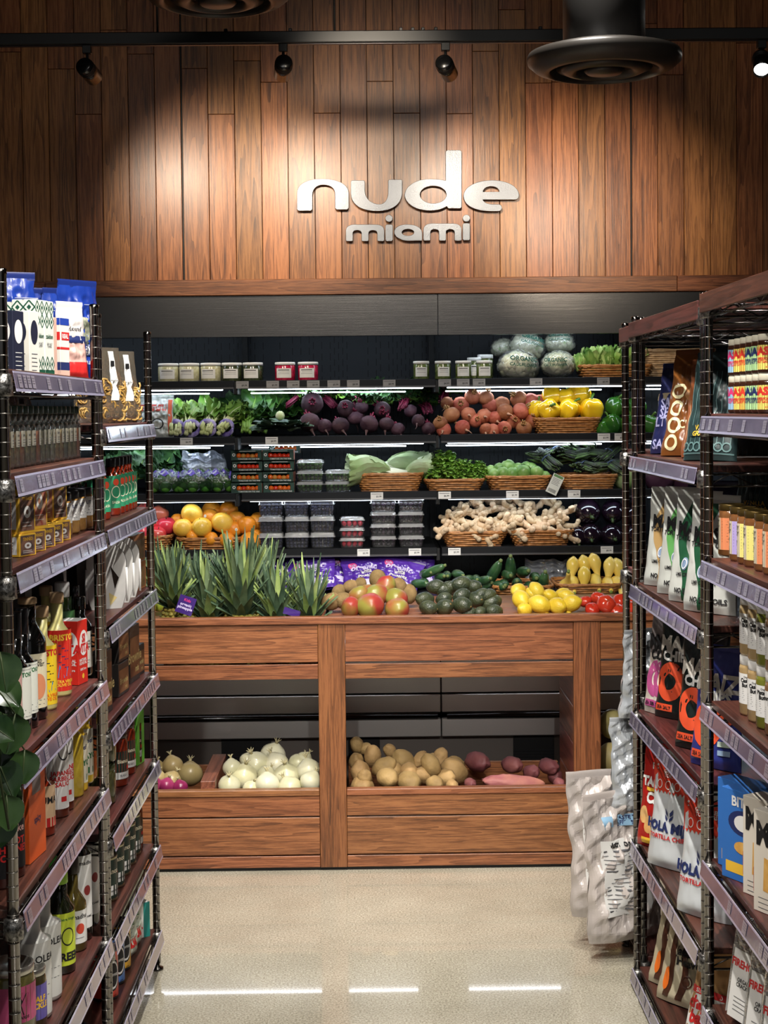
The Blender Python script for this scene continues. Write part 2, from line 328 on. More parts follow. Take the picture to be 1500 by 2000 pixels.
# wood plank wall above the case
mb = MB(); zb = pt(750, 552, YW).z - .01; pw = .1098; x0 = pt(357, 400, YW).x; seam2 = pt(1228, 400, YW).x
mb.box(-2.45, 2.45, YW + .012, YW + .08, zb, 3.9, BLACK)
k0 = int((-2.45 - x0) / pw) - 1
zj = [pt(200, 223, YW).z, pt(850, 221, YW).z, pt(1300, 146, YW).z]
cuts = {-4: pt(180, 223, YW).z, 1: pt(430, 223, YW).z, 5: pt(630, 221, YW).z, 8: pt(790, 221, YW).z, 10: pt(890, 222, YW).z, 13: pt(1050, 162, YW).z, 14: pt(1100, 160, YW).z, 16: pt(1200, 146, YW).z, 18: pt(1300, 146, YW).z, 3: 2.98, 7: 2.98, -2: 3.1, 11: 3.1}
for k in range(k0, k0 + 48):
    a, b_ = x0 + k * pw, x0 + (k + 1) * pw
    g0 = .004 if k == 0 or k == 17 else .0012; g1 = .004 if k == -1 or k == 16 else .0012
    a = max(a, -2.45); b_ = min(b_, 2.45)
    if b_ - a < .02: continue
    zc = cuts.get(k, 3.0 + .5 * hsh(k, 3)); r = random.random() * 9 + 1
    mb.box(a + g0, b_ - g1, YW, YW + .014, zb, zc - .001, W_WALL, .0012, r); mb.box(a + g0, b_ - g1, YW, YW + .014, zc + .001, 3.9, W_WALL, .0012, r + 3.3)
tag(mb.build('wall_back'), kind='structure')
mb = MB(); za = pt(750, 543, YH).z; zc = pt(750, 574, YH).z
xs = [-2.45, pt(88, 560, YH).x, pt(1323, 560, YH).x, 2.45]
for i in range(3):
    mb.box(xs[i] + .001, xs[i + 1] - .001, YH + (.03 if i == 0 else 0), YW + .02, zc, za, W_H, .002, 3.1 + i * 1.7)
tag(mb.build('trim_1'), kind='structure')
# black wall behind the case ends
tag(MB().box(-2.45, 2.45, YB + .08, YB + .14, 0, 2.12, BLACK).build('wall_lower'), kind='structure')
# ------------------------------------------------------------------ sign
def bez(*seg):                           # list of points, ('c', c1, c2, p) for curves
    out = []
    for q in seg:
        if q[0] == 'c':
            p0 = out[-1]; _, c1, c2, p3 = q
            for t in [i / 10 for i in range(1, 11)]:
                out.append(tuple((1 - t) ** 3 * p0[j] + 3 * (1 - t) ** 2 * t * c1[j] + 3 * (1 - t) * t * t * c2[j] + t ** 3 * p3[j] for j in (0, 1)))
        else: out.append(q)
    return out
def elp(cx, cy, rx, ry, n=36): return [(cx + rx * math.cos(2 * PI * k / n), cy + ry * math.sin(2 * PI * k / n)) for k in range(n)]
def mm(x0, x1, t, b):                    # the letter m
    w_ = x1 - x0; lg = 38; mid = (x0 + x1) / 2
    return bez((x0 + 4, b), (x0, b - 5), (x0, t + 38), ('c', (x0, t + 12), (x0 + 18, t), (x0 + 52, t)), (x1 - 52, t), ('c', (x1 - 14, t), (x1, t + 14), (x1, t + 38)), (x1, b - 5), (x1 - 4, b), (x1 - lg + 3, b), (x1 - lg, b - 5), (x1 - lg, t + 50),
               ('c', (x1 - lg, t + 24), (mid + 19, t + 24), (mid + 19, t + 50)), (mid + 19, b - 4), (mid + 15, b), (mid - 15, b), (mid - 19, b - 4), (mid - 19, t + 50), ('c', (mid - 19, t + 24), (x0 + lg, t + 24), (x0 + lg, t + 50)), (x0 + lg, b - 5), (x0 + lg - 4, b))
GL = {
 'n': [bez((130, 395), (122, 387), (122, 290), ('c', (126, 235), (190, 211), (265, 210)), ('c', (360, 212), (420, 240), (422, 292)), (422, 380), (414, 388), (353, 388), (345, 380), (345, 300), ('c', (345, 262), (315, 243), (275, 243)), ('c', (235, 243), (210, 268), (209, 305)), (209, 387), (201, 395))],
 'u': [bez((442, 220), (512, 220), (516, 226), (516, 280), ('c', (520, 335), (560, 358), (605, 360)), ('c', (645, 355), (656, 320), (656, 280)), (656, 222), (661, 215), (730, 215), (735, 221), (735, 290), ('c', (733, 350), (690, 396), (590, 397)), ('c', (500, 396), (440, 365), (437, 295)), (437, 226))],
 'd': [bez((992, 222), (992, 50), (1000, 43), (1076, 43), (1083, 50), (1083, 374), (1077, 381), (1008, 381), (996, 368), ('c', (970, 388), (930, 394), (890, 394)), ('c', (800, 390), (752, 345), (752, 302)), ('c', (754, 255), (815, 212), (895, 212)), ('c', (940, 212), (970, 215), (992, 222))), elp(918, 302, 79, 53)],
 'e': [bez((1207, 330), (1395, 330), ('c', (1412, 330), (1419, 318), (1418, 300)), ('c', (1412, 250), (1345, 219), (1262, 219)), ('c', (1160, 220), (1096, 262), (1096, 310)), ('c', (1098, 368), (1165, 397), (1260, 398)), (1300, 398), ('c', (1325, 396), (1325, 360), (1300, 360)), (1262, 360), ('c', (1225, 356), (1210, 345), (1207, 330))), bez((1207, 287), ('c', (1212, 240), (1302, 240), (1308, 287)))],
 'm': [mm(408, 630, 478, 573)], 'm2': [mm(862, 1082, 472, 570)],
 'i': [bez((646, 478), (674, 478), (680, 484), (680, 567), (674, 573), (646, 573), (640, 567), (640, 484))], 'idot': [elp(659, 441, 20, 19)],
 'i2': [bez((1098, 470), (1126, 470), (1132, 476), (1132, 562), (1126, 568), (1098, 568), (1092, 562), (1092, 476))], 'i2dot': [elp(1112, 440, 20, 19)],
 'a': [bez((852, 566), (850, 570), (812, 570), ('c', (770, 573), (740, 571), (725, 560)), ('c', (680, 545), (680, 495), (728, 482)), ('c', (780, 470), (850, 480), (852, 530))), elp(770, 523, 37, 21)]}
SIGN = empty('wall_sign', pt(797, 385, YW), 0, 'brushed metal wordmark nude miami mounted on the wood plank wall', 'sign')
KIDS[SIGN.name] = []; o0 = Vector(SIGN.location)
SG = P('sign_metal', (116, 119, 124), .36, .75, bump=.15, bs=300); SE = P('sign_edge', (120, 122, 126), .35, .9)
def letter(name, loops, y=YW - .018, th=.007):
    cu = bpy.data.curves.new(name, 'CURVE'); cu.dimensions = '2D'; cu.fill_mode = 'BOTH'; cu.extrude = th; cu.bevel_depth = .0012; cu.bevel_resolution = 1
    for lp in loops:
        sp = cu.splines.new('POLY'); sp.points.add(len(lp) - 1); sp.use_cyclic_u = True
        for q, (a, b) in zip(sp.points, lp):
            w_ = pt(540 + a / 3, 280 + b / 3, y) - o0; q.co = (w_.x, w_.z, 0, 1)
    t = bpy.data.objects.new('t', cu); me = bpy.data.meshes.new_from_object(t); bpy.data.objects.remove(t)
    me.transform(Matrix.Rotation(PI / 2, 4, 'X')); me.materials.clear(); me.materials.append(SG); me.materials.append(SE)
    for p_ in me.polygons: p_.material_index = 0 if abs(p_.normal.y) > .5 else 1
    o = bpy.data.objects.new(name, me); C.objects.link(o); o.parent = SIGN; o.location = (0, y - YW, 0); KIDS[SIGN.name].append(o); return o
for k, v in GL.items():
    if k.endswith('dot'): continue
    letter('letter', v)
letter('letter_dot', GL['idot']); letter('letter_dot', GL['i2dot'])
for (a, b) in [(140, 300), (470, 290), (700, 300), (800, 300), (1040, 200), (1060, 330), (1140, 310), (1380, 310), (430, 530), (610, 540), (660, 530), (720, 530), (830, 540), (880, 520), (1060, 520), (1112, 520)]:
    q = pt(540 + a / 3, 280 + b / 3, YW) - o0
    MB().tube([(q.x, 0, q.z), (q.x, -.012, q.z)], .004, DARK).build('standoff', SIGN)
# ------------------------------------------------------------------ track lights and air diffusers
YT = 5.2
tz = pt(750, 73, YT).z
t = empty('light_track', (0, YT, tz), 0, 'long black ceiling light track running across the wood wall', 'light track'); KIDS[t.name] = []
mb = MB().box(-2.45, 2.45, -.02, .02, -.02, .02, BLACK, .003); mb.box(-2.45, 2.45, -.008, .008, -.0225, -.02, DARK); mb.build('rail', t)
mb = MB()
for x in (-2.0, -.7, -.1, 2.0): mb.tube([(x, 0, .02), (x, 0, 3.9 - tz)], .004, BLACK, 6)
mb.build('hanger', t)
mb = MB()
for px in (783, 806, 826, 851, 1055, 567, 441): q = pt(px, 60, YT); mb.box(q.x - .006, q.x + .006, -.008, .008, .018, .032, BLACK, .002)
mb.build('clip', t)
GLOSSB = P('black_can', (16, 16, 17), .25, coat=.4); LENS = P('lamp_lens', (255, 250, 240), .3, emit=14); DLENS = P('dark_lens', (30, 30, 32), .15)
def kid0(e, mb): return mb.build('lamp_can', e)
def head(px, py, aim, label, lit=False):
    q = pt(px, 92, YT); e = empty('track_spotlight', (q.x, YT, tz - .02), 0, label, 'spotlight', 'track spotlights on the black rail'); KIDS[e.name] = []
    MB().box(-.015, .015, -.012, .012, -.028, 0, BLACK, .002).build('adapter', e)
    jz = pt(px, py, YT).z - (tz - .02)
    MB().tube([(0, 0, -.025), (0, 0, jz + .012)], .005, BLACK, 8).build('stem', e)
    dv = (Vector(aim) - Vector((q.x, YT, tz - .02 + jz))).normalized(); Rm = dv.to_track_quat('Z', 'Y').to_matrix()
    mb = MB().lathe([(0, -.035), (.024, -.035), (.029, -.03), (.03, .0), (.03, .055), (.0275, .055), (.026, .045)], GLOSSB, 24, (0, 0, jz), Rm)
    for k in range(4): mb.lathe([(.0308, -.02 + k * .006), (.0308, -.017 + k * .006)], BLACK, 24, (0, 0, jz), Rm)
    can_ = kid0(e, mb)
    MB().lathe([(0, .046), (.026, .046)], LENS if lit else DLENS, 24, (0, 0, jz), Rm).build('lens', can_)
    return Vector((q.x, YT, tz - .02 + jz)) + dv * .06
WC = (1, .86, .68)
A1 = head(170, 136, pt(420, 420, YW), 'black track spotlight at far left turned towards the right')
A2 = head(553, 130, pt(520, 420, YW), 'black track spotlight between the left one and the sign')
A3 = head(870, 130, pt(1010, 420, YW), 'black track spotlight above the metal sign right of its centre')
A4 = head(1487, 120, (.9, 3.0, .6), 'lit track spotlight at far right with glowing white lens', True)
for A, T_, pw_ in ((A1, pt(480, 450, YW), 46), (A2, pt(520, 470, YW), 44), (A3, pt(1050, 450, YW), 56)): spot(A, T_, pw_, 66, WC, 1.0, .02)
spot(A4, (.9, 3.4, .5), 40, 60, (1, .95, .88))
spot((.88, 4.6, 2.6), pt(1180, 440, YW), 62, 40, WC, 1.0)  # extra spot with no track head, added to brighten the wall at right
spot((0, 4.5, 2.9), pt(760, 360, YW), 46, 52, WC, 1.0)  # added spot without a fixture, lights the sign and planks around it
def diffuser(c, r, label):
    e = empty('air_diffuser', c, 0, label, 'air vent'); KIDS[e.name] = []
    BM_ = P('black_duct', (22, 21, 20), .45, bump=.1, bs=8); BR = P('diffuser_paint', (34, 31, 28), .4)
    MB().lathe([(r * .53, .05), (r * .53, .25), (r * .535, .252), (r * .53, .256), (r * .53, .5), (r * .535, .502), (r * .53, .506), (r * .53, 3.9 - c[2])], BM_, 48).build('duct', e)
    MB().lathe([(r * .55, .075), (r * .75, .07), (r * .98, .055), (r, .045), (r * .99, .03), (r * .9, .012), (r * .78, .002), (r * .72, .0), (r * .7, .01), (r * .66, .03), (r * .55, .06)], BR, 64).build('outer_cone', e)
    MB().lathe([(r * .62, .012), (r * .5, .0), (r * .42, -.004), (r * .36, .004), (r * .3, .03), (r * .33, .05)], BR, 64).build('inner_cone', e)
    MB().lathe([(0, -.006), (r * .22, -.004), (r * .26, .004), (r * .22, .02), (0, .03)], BR, 48).build('centre_disc', e)
q = pt(1180, 148, 4.6); diffuser((q.x, 4.6, q.z + .01), .232, 'round black ceiling air diffuser hanging right of the sign')
q = pt(415, 8, 4.6); diffuser((q.x, 4.75, q.z + .04), .232, 'round black air diffuser cut off by the top edge of the photo')
# ================================================================== refrigerated case
Z_A, Z_B, Z_C, Z_D = pt(750, 742, YF).z, pt(750, 851, YF).z, pt(750, 961, YF).z, pt(750, 1071, YF).z
XL, XR = -1.75, 1.9
SEG = [(XL, pt(458, 800, YF).x), (pt(470, 800, YF).x, pt(851, 800, YF).x), (pt(860, 800, YF).x, pt(1243, 800, YF).x), (pt(1252, 800, YF).x, XR)]
CASE = empty('refrigerated_display_case', (0, YF, 0), 0, 'long open stainless refrigerated case with lit black shelves of produce under the wood wall', 'display fridge'); KIDS[CASE.name] = []
def slot_mat():
    m = P('slotted_black_panel', (30, 32, 36), .45, .2); nt = m.node_tree; N = nt.nodes; L = nt.links; b = N['Principled BSDF']
    tc = N.new('ShaderNodeTexCoord'); sp = N.new('ShaderNodeSeparateXYZ'); L.new(tc.outputs['Object'], sp.inputs[0])
    def mth(op, a, bb=None, c=None):
        n = N.new('ShaderNodeMath'); n.operation = op
        for i, q in enumerate((a, bb, c)):
            if q is None: continue
            if hasattr(q, 'links'): L.new(q, n.inputs[i])
            else: n.inputs[i].default_value = q
        return n.outputs[0]
    xs_ = mth('MULTIPLY', sp.outputs[0], 1 / .019); fx = mth('FRACT', xs_); ix = mth('FLOOR', xs_)
    wn = N.new('ShaderNodeTexWhiteNoise'); wn.noise_dimensions = '1D'; L.new(ix, wn.inputs['W'])
    fz = mth('FRACT', mth('ADD', mth('MULTIPLY', sp.outputs[2], 1 / .052), mth('MULTIPLY', mth('MODULO', ix, 2.0), .5)))
    on = mth('MULTIPLY', mth('MULTIPLY', mth('LESS_THAN', fx, .22), mth('LESS_THAN', fz, .6)), mth('GREATER_THAN', wn.outputs['Value'], .35))
    mx = N.new('ShaderNodeMix'); mx.data_type = 'RGBA'; L.new(on, mx.inputs[0]); mx.inputs[6].default_value = (*lin((40, 44, 50)), 1); mx.inputs[7].default_value = (*lin((6, 6, 7)), 1)
    L.new(mx.outputs[2], b.inputs['Base Color']); return m
zt = pt(750, 574, YF).z
MB().box(XL, XR, YB - YF, YB - YF + .03, .3, zt, slot_mat()).build('back_panel', CASE)
MB().box(XL, XR, 0, YB - YF, pt(750, 640, YF).z + .05, zt, DARK).build('canopy_roof', CASE)
sx = pt(855, 600, YF - .03).x
for a, b in ((XL, sx - .0015), (sx + .0015, XR)):
    z0_ = pt(750, 655, YF - .03).z; z1_ = pt(750, 576, YF - .03).z
    mb = MB().box(a, b, -.035, -.03, z0_, z1_, STEEL); mb.box(a, b, -.03, .03, z0_, z0_ + .006, STEEL); mb.build('canopy_panel', CASE)
LED = P('led_tube', (225, 240, 255), .3, emit=13); RAIL = P('shelf_rail', (44, 45, 48), .3, .6); RAILL = P('shelf_rail_lip', (112, 112, 114), .3, .7)
DECK = P('shelf_deck', (34, 35, 38), .35, .4)
for a, b in SEG[:3]:
    MB().box(a + .05, b - .06, .02, .045, pt(750, 655, YF).z + .008, pt(750, 655, YF).z + .02, LED, .003).build('led_tube', CASE)
TAGP = {0: [(474, 46), (533, 90), (573, 90), (612, 90), (652, 90), (690, 90), (760, 90), (868, 90), (904, 90), (935, 90), (1046, 90), (1177, 90)],
        1: [(365, 0), (531, 0), (1178, 0), (1211, 0)], 2: [(736, 0), (868, 0), (1000, 0), (1120, 0)], 3: [(710, 0), (810, 0), (887, 0), (1184, 0)]}
for si, Z in enumerate((Z_A, Z_B, Z_C, Z_D)):
    for gi, (a, b) in enumerate(SEG):
        s_ = MB().box(a, b, .0, YB - YF, Z - .012, Z, DECK, .002).build('shelf', CASE)
        mb = MB().box(a, b, -.012, 0, Z - .028, Z + .003, RAIL, .002); mb.box(a, b, -.017, -.010, Z - .033, Z - .024, RAILL, .002); mb.build('price_rail', s_)
        if si < 3:
            MB().box(a + .03, b - .05, .03, .045, Z - .037, Z - .031, LED, .003).build('led_tube', s_)
            if si < 2: MB().box(a + .03, b - .12, .16, .175, Z - .050, Z - .045, LED, .003).build('led_tube', s_)
        for px, _ in TAGP[si]:
            y_ = 856 if si == 1 else 0; x_ = pt(px, 742 + 110 * si, YF).x
            if a < x_ < b:
                w_ = .026
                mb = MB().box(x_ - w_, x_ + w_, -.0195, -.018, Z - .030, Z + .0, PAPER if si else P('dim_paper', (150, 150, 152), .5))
                pl = plane(-.0198, Z - .015, x_)
                mb.text('$%s.99' % ('4563892'[(int(px) + si) % 7]), pl, INK, .008, -.003, .010); mb.quad(pl, -.022, .02, .007, .009, GREYINK, 1)
                mb.build('price_tag', s_)
for x_ in [SEG[i][1] + .005 for i in range(3)]:
    MB().box(x_ - .012, x_ + .012, .52, .56, .9, zt - .05, BLACK).build('upright', CASE)
    for Z in (Z_A, Z_B, Z_C, Z_D): MB().box(x_ - .009, x_ + .009, .0, .54, Z - .055, Z - .002, BLACK, .003).build('bracket', CASE)
# bottom deck and lower front
YD = 5.98
zd = .86
MB().box(XL, XR, YD - YF + .02, YB - YF, zd - .12, zd, DECK, .003).build('lower_deck', CASE)
zz = lambda y: pt(750, y, YD).z
bs_ = pt(862, 1400, YD).x
for a, b in ((XL, bs_ - .002), (bs_ + .002, XR)):
    mb = MB().box(a, b, YD - YF + .01, YD - YF + .03, zz(1355), zd + .01, STEELL, .002); mb.box(a, b, YD - YF + .003, YD - YF + .03, zz(1393), zz(1358), STEELL, .003)
    mb.box(a, b, YD - YF + .0, YD - YF + .03, zz(1440), zz(1405), STEELL, .003); mb.build('front_panel', CASE)
    MB().box(max(a, -1.3) + .1, min(b, 1.4) - .1, YD - YF - .006, YD - YF + .004, .70, .705, P('nose_light', (235, 240, 250), .3, emit=9)).build('nose_light', CASE)
    q = [(a + .02, YD - YF - .004, zz(1399)), (b - .012, YD - YF - .004, zz(1399))]
    MB().tube(q, .013, P('bumper', (10, 10, 10), .15, coat=.6), 12).build('bumper', CASE)
mb = MB().box(XL, XR, YD - YF + .06, YD - YF + .08, 0, zz(1438), P('kick_panel', (120, 112, 106), .5, .2))
xa, xb = pt(430, 1460, YD).x, pt(528, 1460, YD).x
for p0, p1 in ((430, 528), (680, 742), (1005, 1085)):
    xa, xb = pt(p0, 1460, YD).x, pt(p1, 1460, YD).x; mb.box(xa, xb, YD - YF + .05, YD - YF + .06, .02, zz(1441), BLACK)
    for k in range(18): mb.box(xa, xb, YD - YF + .047, YD - YF + .05, .04 + k * .012, .046 + k * .012, DARK)
mb.build('kick_panel', CASE)
# ================================================================== wooden produce table
YTb = 5.28
TAB = empty('produce_table', (0, YTb, 0), 0, 'long teak produce table with open lower bins standing on the concrete floor', 'table'); KIDS[TAB.name] = []
tz_ = lambda y: pt(750, y, YTb).z
tx = lambda x: pt(x, 1400, YTb).x
posts = [tx(649 - 498), tx(649), tx(1147), tx(1147 + 498)]; ph = .047
ZT = tz_(1203) ; n_ = 0
for x_ in posts:
    n_ += 1; MB().box(x_ - ph, x_ + ph, -.004, .03, .012, tz_(1217), W_V, .002, n_ * 1.37).build('post', TAB)
for i, (a, b) in enumerate(zip(posts[:-1], posts[1:])):
    a += ph + .001; b -= ph + .001
    for j, (y0_, y1_) in enumerate(((1218, 1292), (1296, 1325), (1553, 1592), (1595, 1667), (1670, 1694))):
        MB().box(a, b, .0 if j != 1 else .002, .022, max(tz_(y1_), .012), tz_(y0_), W_H, .0015, 1.1 + i * 3.1 + j * .77).build('front_board', TAB)
    MB().box(a, b, -.006, .03, tz_(1552), tz_(1540), W_H, .002, 5.5 + i).build('bin_ledge', TAB)
    # lower bin: sloping floor and low back
    MB().box(a, b, .03, .47, .02, .05, W_Y, 0, 2.2).build('bin_floor', TAB)
    MB().box(a, b, .455, .475, .012, .272, W_H, .002, 7.7 + i).build('bin_back', TAB)
for x_ in posts:                         # partitions between the bins
    mb = MB(); 
    for k in range(6): mb.box(x_ - ph + .006, x_ + ph - .006, .03, .455, .02 + k * .135, min(.153 + k * .135, ZT - .03), W_Y if k < 9 else W_Y, .002, 4 + k * .9)
    mb.build('partition', TAB)
MB().box(XL, XR, -.012, .028, ZT - .026, ZT, W_H, .003, 2.9).build('top_rim', TAB)
WX0, WX1 = pt(330, 1200, YTb + .1).x, pt(634, 1200, YTb + .1).x
for i in range(5):
    for a, b in ((XL, WX0), (WX1, XR)): MB().box(a, b, .028 + i * .125, .15 + i * .125, ZT - .035, ZT - .012, W_H, .0015, 1.9 + i * 1.3 + (b > 0)).build('top_board', TAB)
MB().box(WX0, WX1, .03, .65, ZT - .21, ZT - .2, W_H, 0, 3.3).build('well_floor', TAB)
for a in (WX0 - .012, WX1): MB().box(a, a + .012, .03, .65, ZT - .21, ZT - .012, W_Y, 0, 2.3).build('well_side', TAB)
MB().box(WX0, WX1, .64, .65, ZT - .21, ZT - .012, W_H, 0, 2.8).build('well_back', TAB)
MB().box(XL, XR, .01, .66, .0, .012, BLACK).build('painted_gap_shade', TAB)  # black slab paints in the shadow gap below the table boards
xq = tx(402)
mb = MB().box(xq - .026, xq + .026, .03, .455, .05, .315, W_Y, .002, 9.2); mb.build('bin_divider', TAB)
# ================================================================== produce builders
ORD = ['leftmost', 'second from left', 'third from left', 'fourth from left', 'fifth from left', 'sixth from left', 'seventh from left', 'eighth from left', 'ninth from left', 'tenth from left', 'eleventh from left', 'twelfth from left']
def ordn(i, n):
    if n == 1: return 'single one'
    if i == n - 1: return 'rightmost'
    if i == n - 2 and n > 4: return 'second from right'
    return ORD[i]
def hide(o):                             # move a prototype away until its first use
    o['_u'] = 0; return o
def use(o, loc, rot=(0, 0, 0), sc=None, label=None, cat=None, group=None):
    if o.get('_u', 1) == 0: r = o; o['_u'] = 1
    else: r = copy_tree(o)
    r.location = loc; r.rotation_euler = rot
    if sc is not None: r.scale = (sc, sc, sc) if not isinstance(sc, (tuple, list)) else sc
    tag(r, label, cat, group); return r
def lump(name, r, m, seg=18, rings=12, amp=.06, fr=1.0, seed=0, fn=None):
    return hide(MB().ell((0, 0, 0), r, m, seg, rings, None, amp, fr, seed, fn).build(name))
def kid(par, name, mb, **k): return mb.build(name, par, **k)
def leaf(mb, base, d, up, L, W, m, ruf=.12, curl=.6, nu=6, nv=7, seed=0, mid=None, shape=1.0):
    d = Vector(d).normalized(); s_ = d.cross(Vector(up)).normalized(); n = s_.cross(d)
    base = Vector(base)
    def S(u, v):
        a = 2 * u - 1; wv = W * (math.sin(PI * min(v, .98) ** shape) ** .7 + .06)
        c = v * v * curl * L
        rr = ruf * W * math.sin(v * 19 + seed + a * 3) * a * a + ruf * .6 * W * math.sin(v * 31 + seed * 2) * abs(a) ** 3
        return base + d * (v * L - c * .35) + s_ * (a * wv) + n * (rr + abs(a) * W * .25 - c)
    mb.surf(S, nu, nv, m)
    if mid: mb.tube([S(.5, v) + n * .0008 for v in (0, .25, .5, .75, .95)], [.0035 * L / .12, .003 * L / .12, .002 * L / .12, .0013 * L / .12, .0005], mid, 6)
def rect_ring(w, d, z, r, n=44):
    pts = []
    for k in range(n):
        a = 2 * PI * k / n; c, s_ = math.cos(a), math.sin(a); e = .32
        pts.append((math.copysign(abs(c) ** e, c) * w, math.copysign(abs(s_) ** e, s_) * d, z))
    return pts
WK = P('wicker', (150, 96, 48), .45, c2=(196, 136, 78), sc=60, coat=.2); WKD = P('wicker_dark', (92, 54, 26), .6)
def basket(w, d, h, label, loc, taper=.82, m=WK, group='wicker produce baskets in the case'):
    e = empty('wicker_basket', loc, 0, label, 'basket', group); KIDS[e.name] = []
    mb = MB(); nr = max(4, int(h / .0085)); n = 48
    for j in range(nr):
        f = taper + (1 - taper) * j / (nr - 1); z = .004 + h * j / nr; pts = rect_ring(w / 2 * f, d / 2 * f, z, 0, n); ps = []
        for k, p in enumerate(pts):
            o_ = .0022 * (1 if (k // 2 + j) % 2 else -1); q = Vector(p); dd = Vector((q.x / (w * f), q.y / (d * f), 0)).normalized(); ps.append(q + dd * o_)
        ps.append(ps[0]); mb.tube(ps, .0045, m, 5, True)
    kid(e, 'weave', mb)
    mb = MB(); mb.box(-w / 2 * taper, w / 2 * taper, -d / 2 * taper, d / 2 * taper, 0, .006, WKD)
    kid(e, 'base', mb)
    mb = MB()
    for s_ in (0, 1):
        pts = rect_ring(w / 2 * 1.02, d / 2 * 1.02, h, 0, n); ps = [Vector(p) + Vector((0, 0, .003 * math.sin(k * 1.4 + s_ * PI))) for k, p in enumerate(pts)]; ps.append(ps[0]); mb.tube(ps, .005, m, 5)
    kid(e, 'rim', mb); return e
FILM = film('clear_plastic', op=.03, gl=.1); LIDF = film('clear_lid', op=.3, gl=.4, bump=.7, bs=60); FILMW = film('clear_plastic_bright', op=.2, gl=.4, bump=.8, bs=40)
def clamshell(name, w, d, h, cm, cr, n, seed=0, lm=None):
    e = hide(empty(name)); KIDS[e.name] = []
    mb = MB(); r = random.Random(seed)
    def S(t, z, k=1.0):
        return None
    prof = [(.88, 0), (.94, h * .35), (1.0, h * .72)]
    def ring(f, z): return [Vector((math.copysign(abs(math.cos(a)) ** .25, math.cos(a)) * w / 2 * f, math.copysign(abs(math.sin(a)) ** .25, math.sin(a)) * d / 2 * f, z)) for a in [2 * PI * (k + .5) / 40 for k in range(40)]]
    def loft(rings, m, cap0=True, cap1=False):
        vs = [p for q in rings for p in q]; nn = 40
        fs = [(i * nn + k, i * nn + (k + 1) % nn, (i + 1) * nn + (k + 1) % nn, (i + 1) * nn + k) for i in range(len(rings) - 1) for k in range(nn)]
        if cap0: fs.append(tuple(range(nn))[::-1])
        if cap1: fs.append(tuple((len(rings) - 1) * nn + k for k in range(nn)))
        mb.add(vs, fs, m, True)
    loft([ring(.86, 0), ring(.9, h * .1), ring(.93, h * .35), ring(.95, h * .38), ring(.98, h * .66), ring(1.04, h * .68), ring(1.04, h * .7)], FILM)
    kid(e, 'tray', mb)
    mb = MB(); loft([ring(1.05, h * .7), ring(1.05, h * .73), ring(.98, h * .75), ring(.95, h * .93), ring(.9, h * .98), ring(.82, h * .96), ring(.8, h * 1.0)], LIDF, False, True)
    for k in range(5): mb.tube([(-w * .4, -d * .3 + k * d * .15, h), (w * .4, -d * .3 + k * d * .15, h)], .0012, LIDF, 5)
    kid(e, 'lid', mb)
    mb = MB(); nx = max(2, int(w * .9 / (2 * cr))); nyy = max(2, int(d * .9 / (2 * cr))); nzz = max(1, int(h * .8 / (1.8 * cr)))
    for k in range(nzz):
        for i in range(nx):
            for j in range(nyy):
                if j not in (0, nyy - 1) and k < nzz - 1 and i not in (0, nx - 1): continue
                f = .88 + .08 * k / nzz
                mb.ell(((i + .5 - nx / 2) * w * f / nx + r.uniform(-1, 1) * cr * .2, (j + .5 - nyy / 2) * d * f / nyy + r.uniform(-1, 1) * cr * .2, .003 + cr + k * 1.8 * cr + r.uniform(0, cr * .25)), cr * r.uniform(.85, 1.05), cm if not isinstance(cm, list) else r.choice(cm), 8, 5, None, .1, 2, r.random() * 9)
    o = kid(e, 'contents', mb); o['kind'] = 'stuff'
    return e
def pile(proto, rows, lab, cat, group, Yof, flat=True, rr=None, tilt=.5, unit=None):
    """rows: [(row name, [(px, py, rpx), ...])], each row further back; rr: proto radius"""
    for ri, (rn, its) in enumerate(rows):
        its = sorted(its)
        for i, it in enumerate(its):
            Y = Yof(ri) if callable(Yof) else Yof
            if len(it) > 4: Y += it[4]
            p = pt(it[0], it[1], Y); s_ = 1.09 * it[2] * Y / FPX / rr; pr = random.choice(proto) if isinstance(proto, list) else proto
            rot = it[3] if len(it) > 3 and it[3] is not None else (random.uniform(-tilt, tilt), random.uniform(-tilt, tilt), random.uniform(-3, 3))
            use(pr, p, rot, s_, '%s, %s%s' % (lab, ordn(i, len(its)), ' ' + rn if rn else ''), cat, group)
# ------------------------------------------------------------------ shelf A: jars, cauliflower, lettuce
def deli_jar(name, r, h, cont, lid=WHITE, lines=3, glassy=True, lidh=.012, lw=1.6):
    e = hide(empty(name)); KIDS[e.name] = []
    kid(e, 'jar_body', MB().lathe([(0, 0), (r * .93, 0), (r, .004), (r, h * .8), (r * .92, h * .84), (r * .92, h - lidh)], cont, 28))
    kid(e, 'lid', MB().lathe([(r * .97, h - lidh), (r * 1.0, h - lidh), (r * 1.0, h - .002), (r * .96, h), (0, h)], lid, 28))
    mb = MB(); Pl = cyl(r * 1.006, h * .42, -PI / 2); mb.surf(lambda u, v: Pl((u - .5) * r * lw, (v - .5) * h * .5), 10, 1, PAPER)
    Pt = cyl(r * 1.012, h * .42, -PI / 2)
    for k in range(lines): mb.quad(Pt, -r * lw * (.36 - .05 * (k % 2)), r * lw * .36, h * (.14 - k * .09), h * (.155 - k * .09) + .002 * (k == 0), INK if k < 1 else GREYINK, 6)
    kid(e, 'label', mb); return e
ja = deli_jar('deli_jar', .043, .079, P('sauerkraut', (176, 172, 132), .25, c2=(206, 202, 166), sc=80, coat=.5))
jo = deli_jar('deli_jar', .043, .079, P('olives_dark', (42, 50, 34), .2, c2=(70, 78, 50), sc=90, coat=.6))
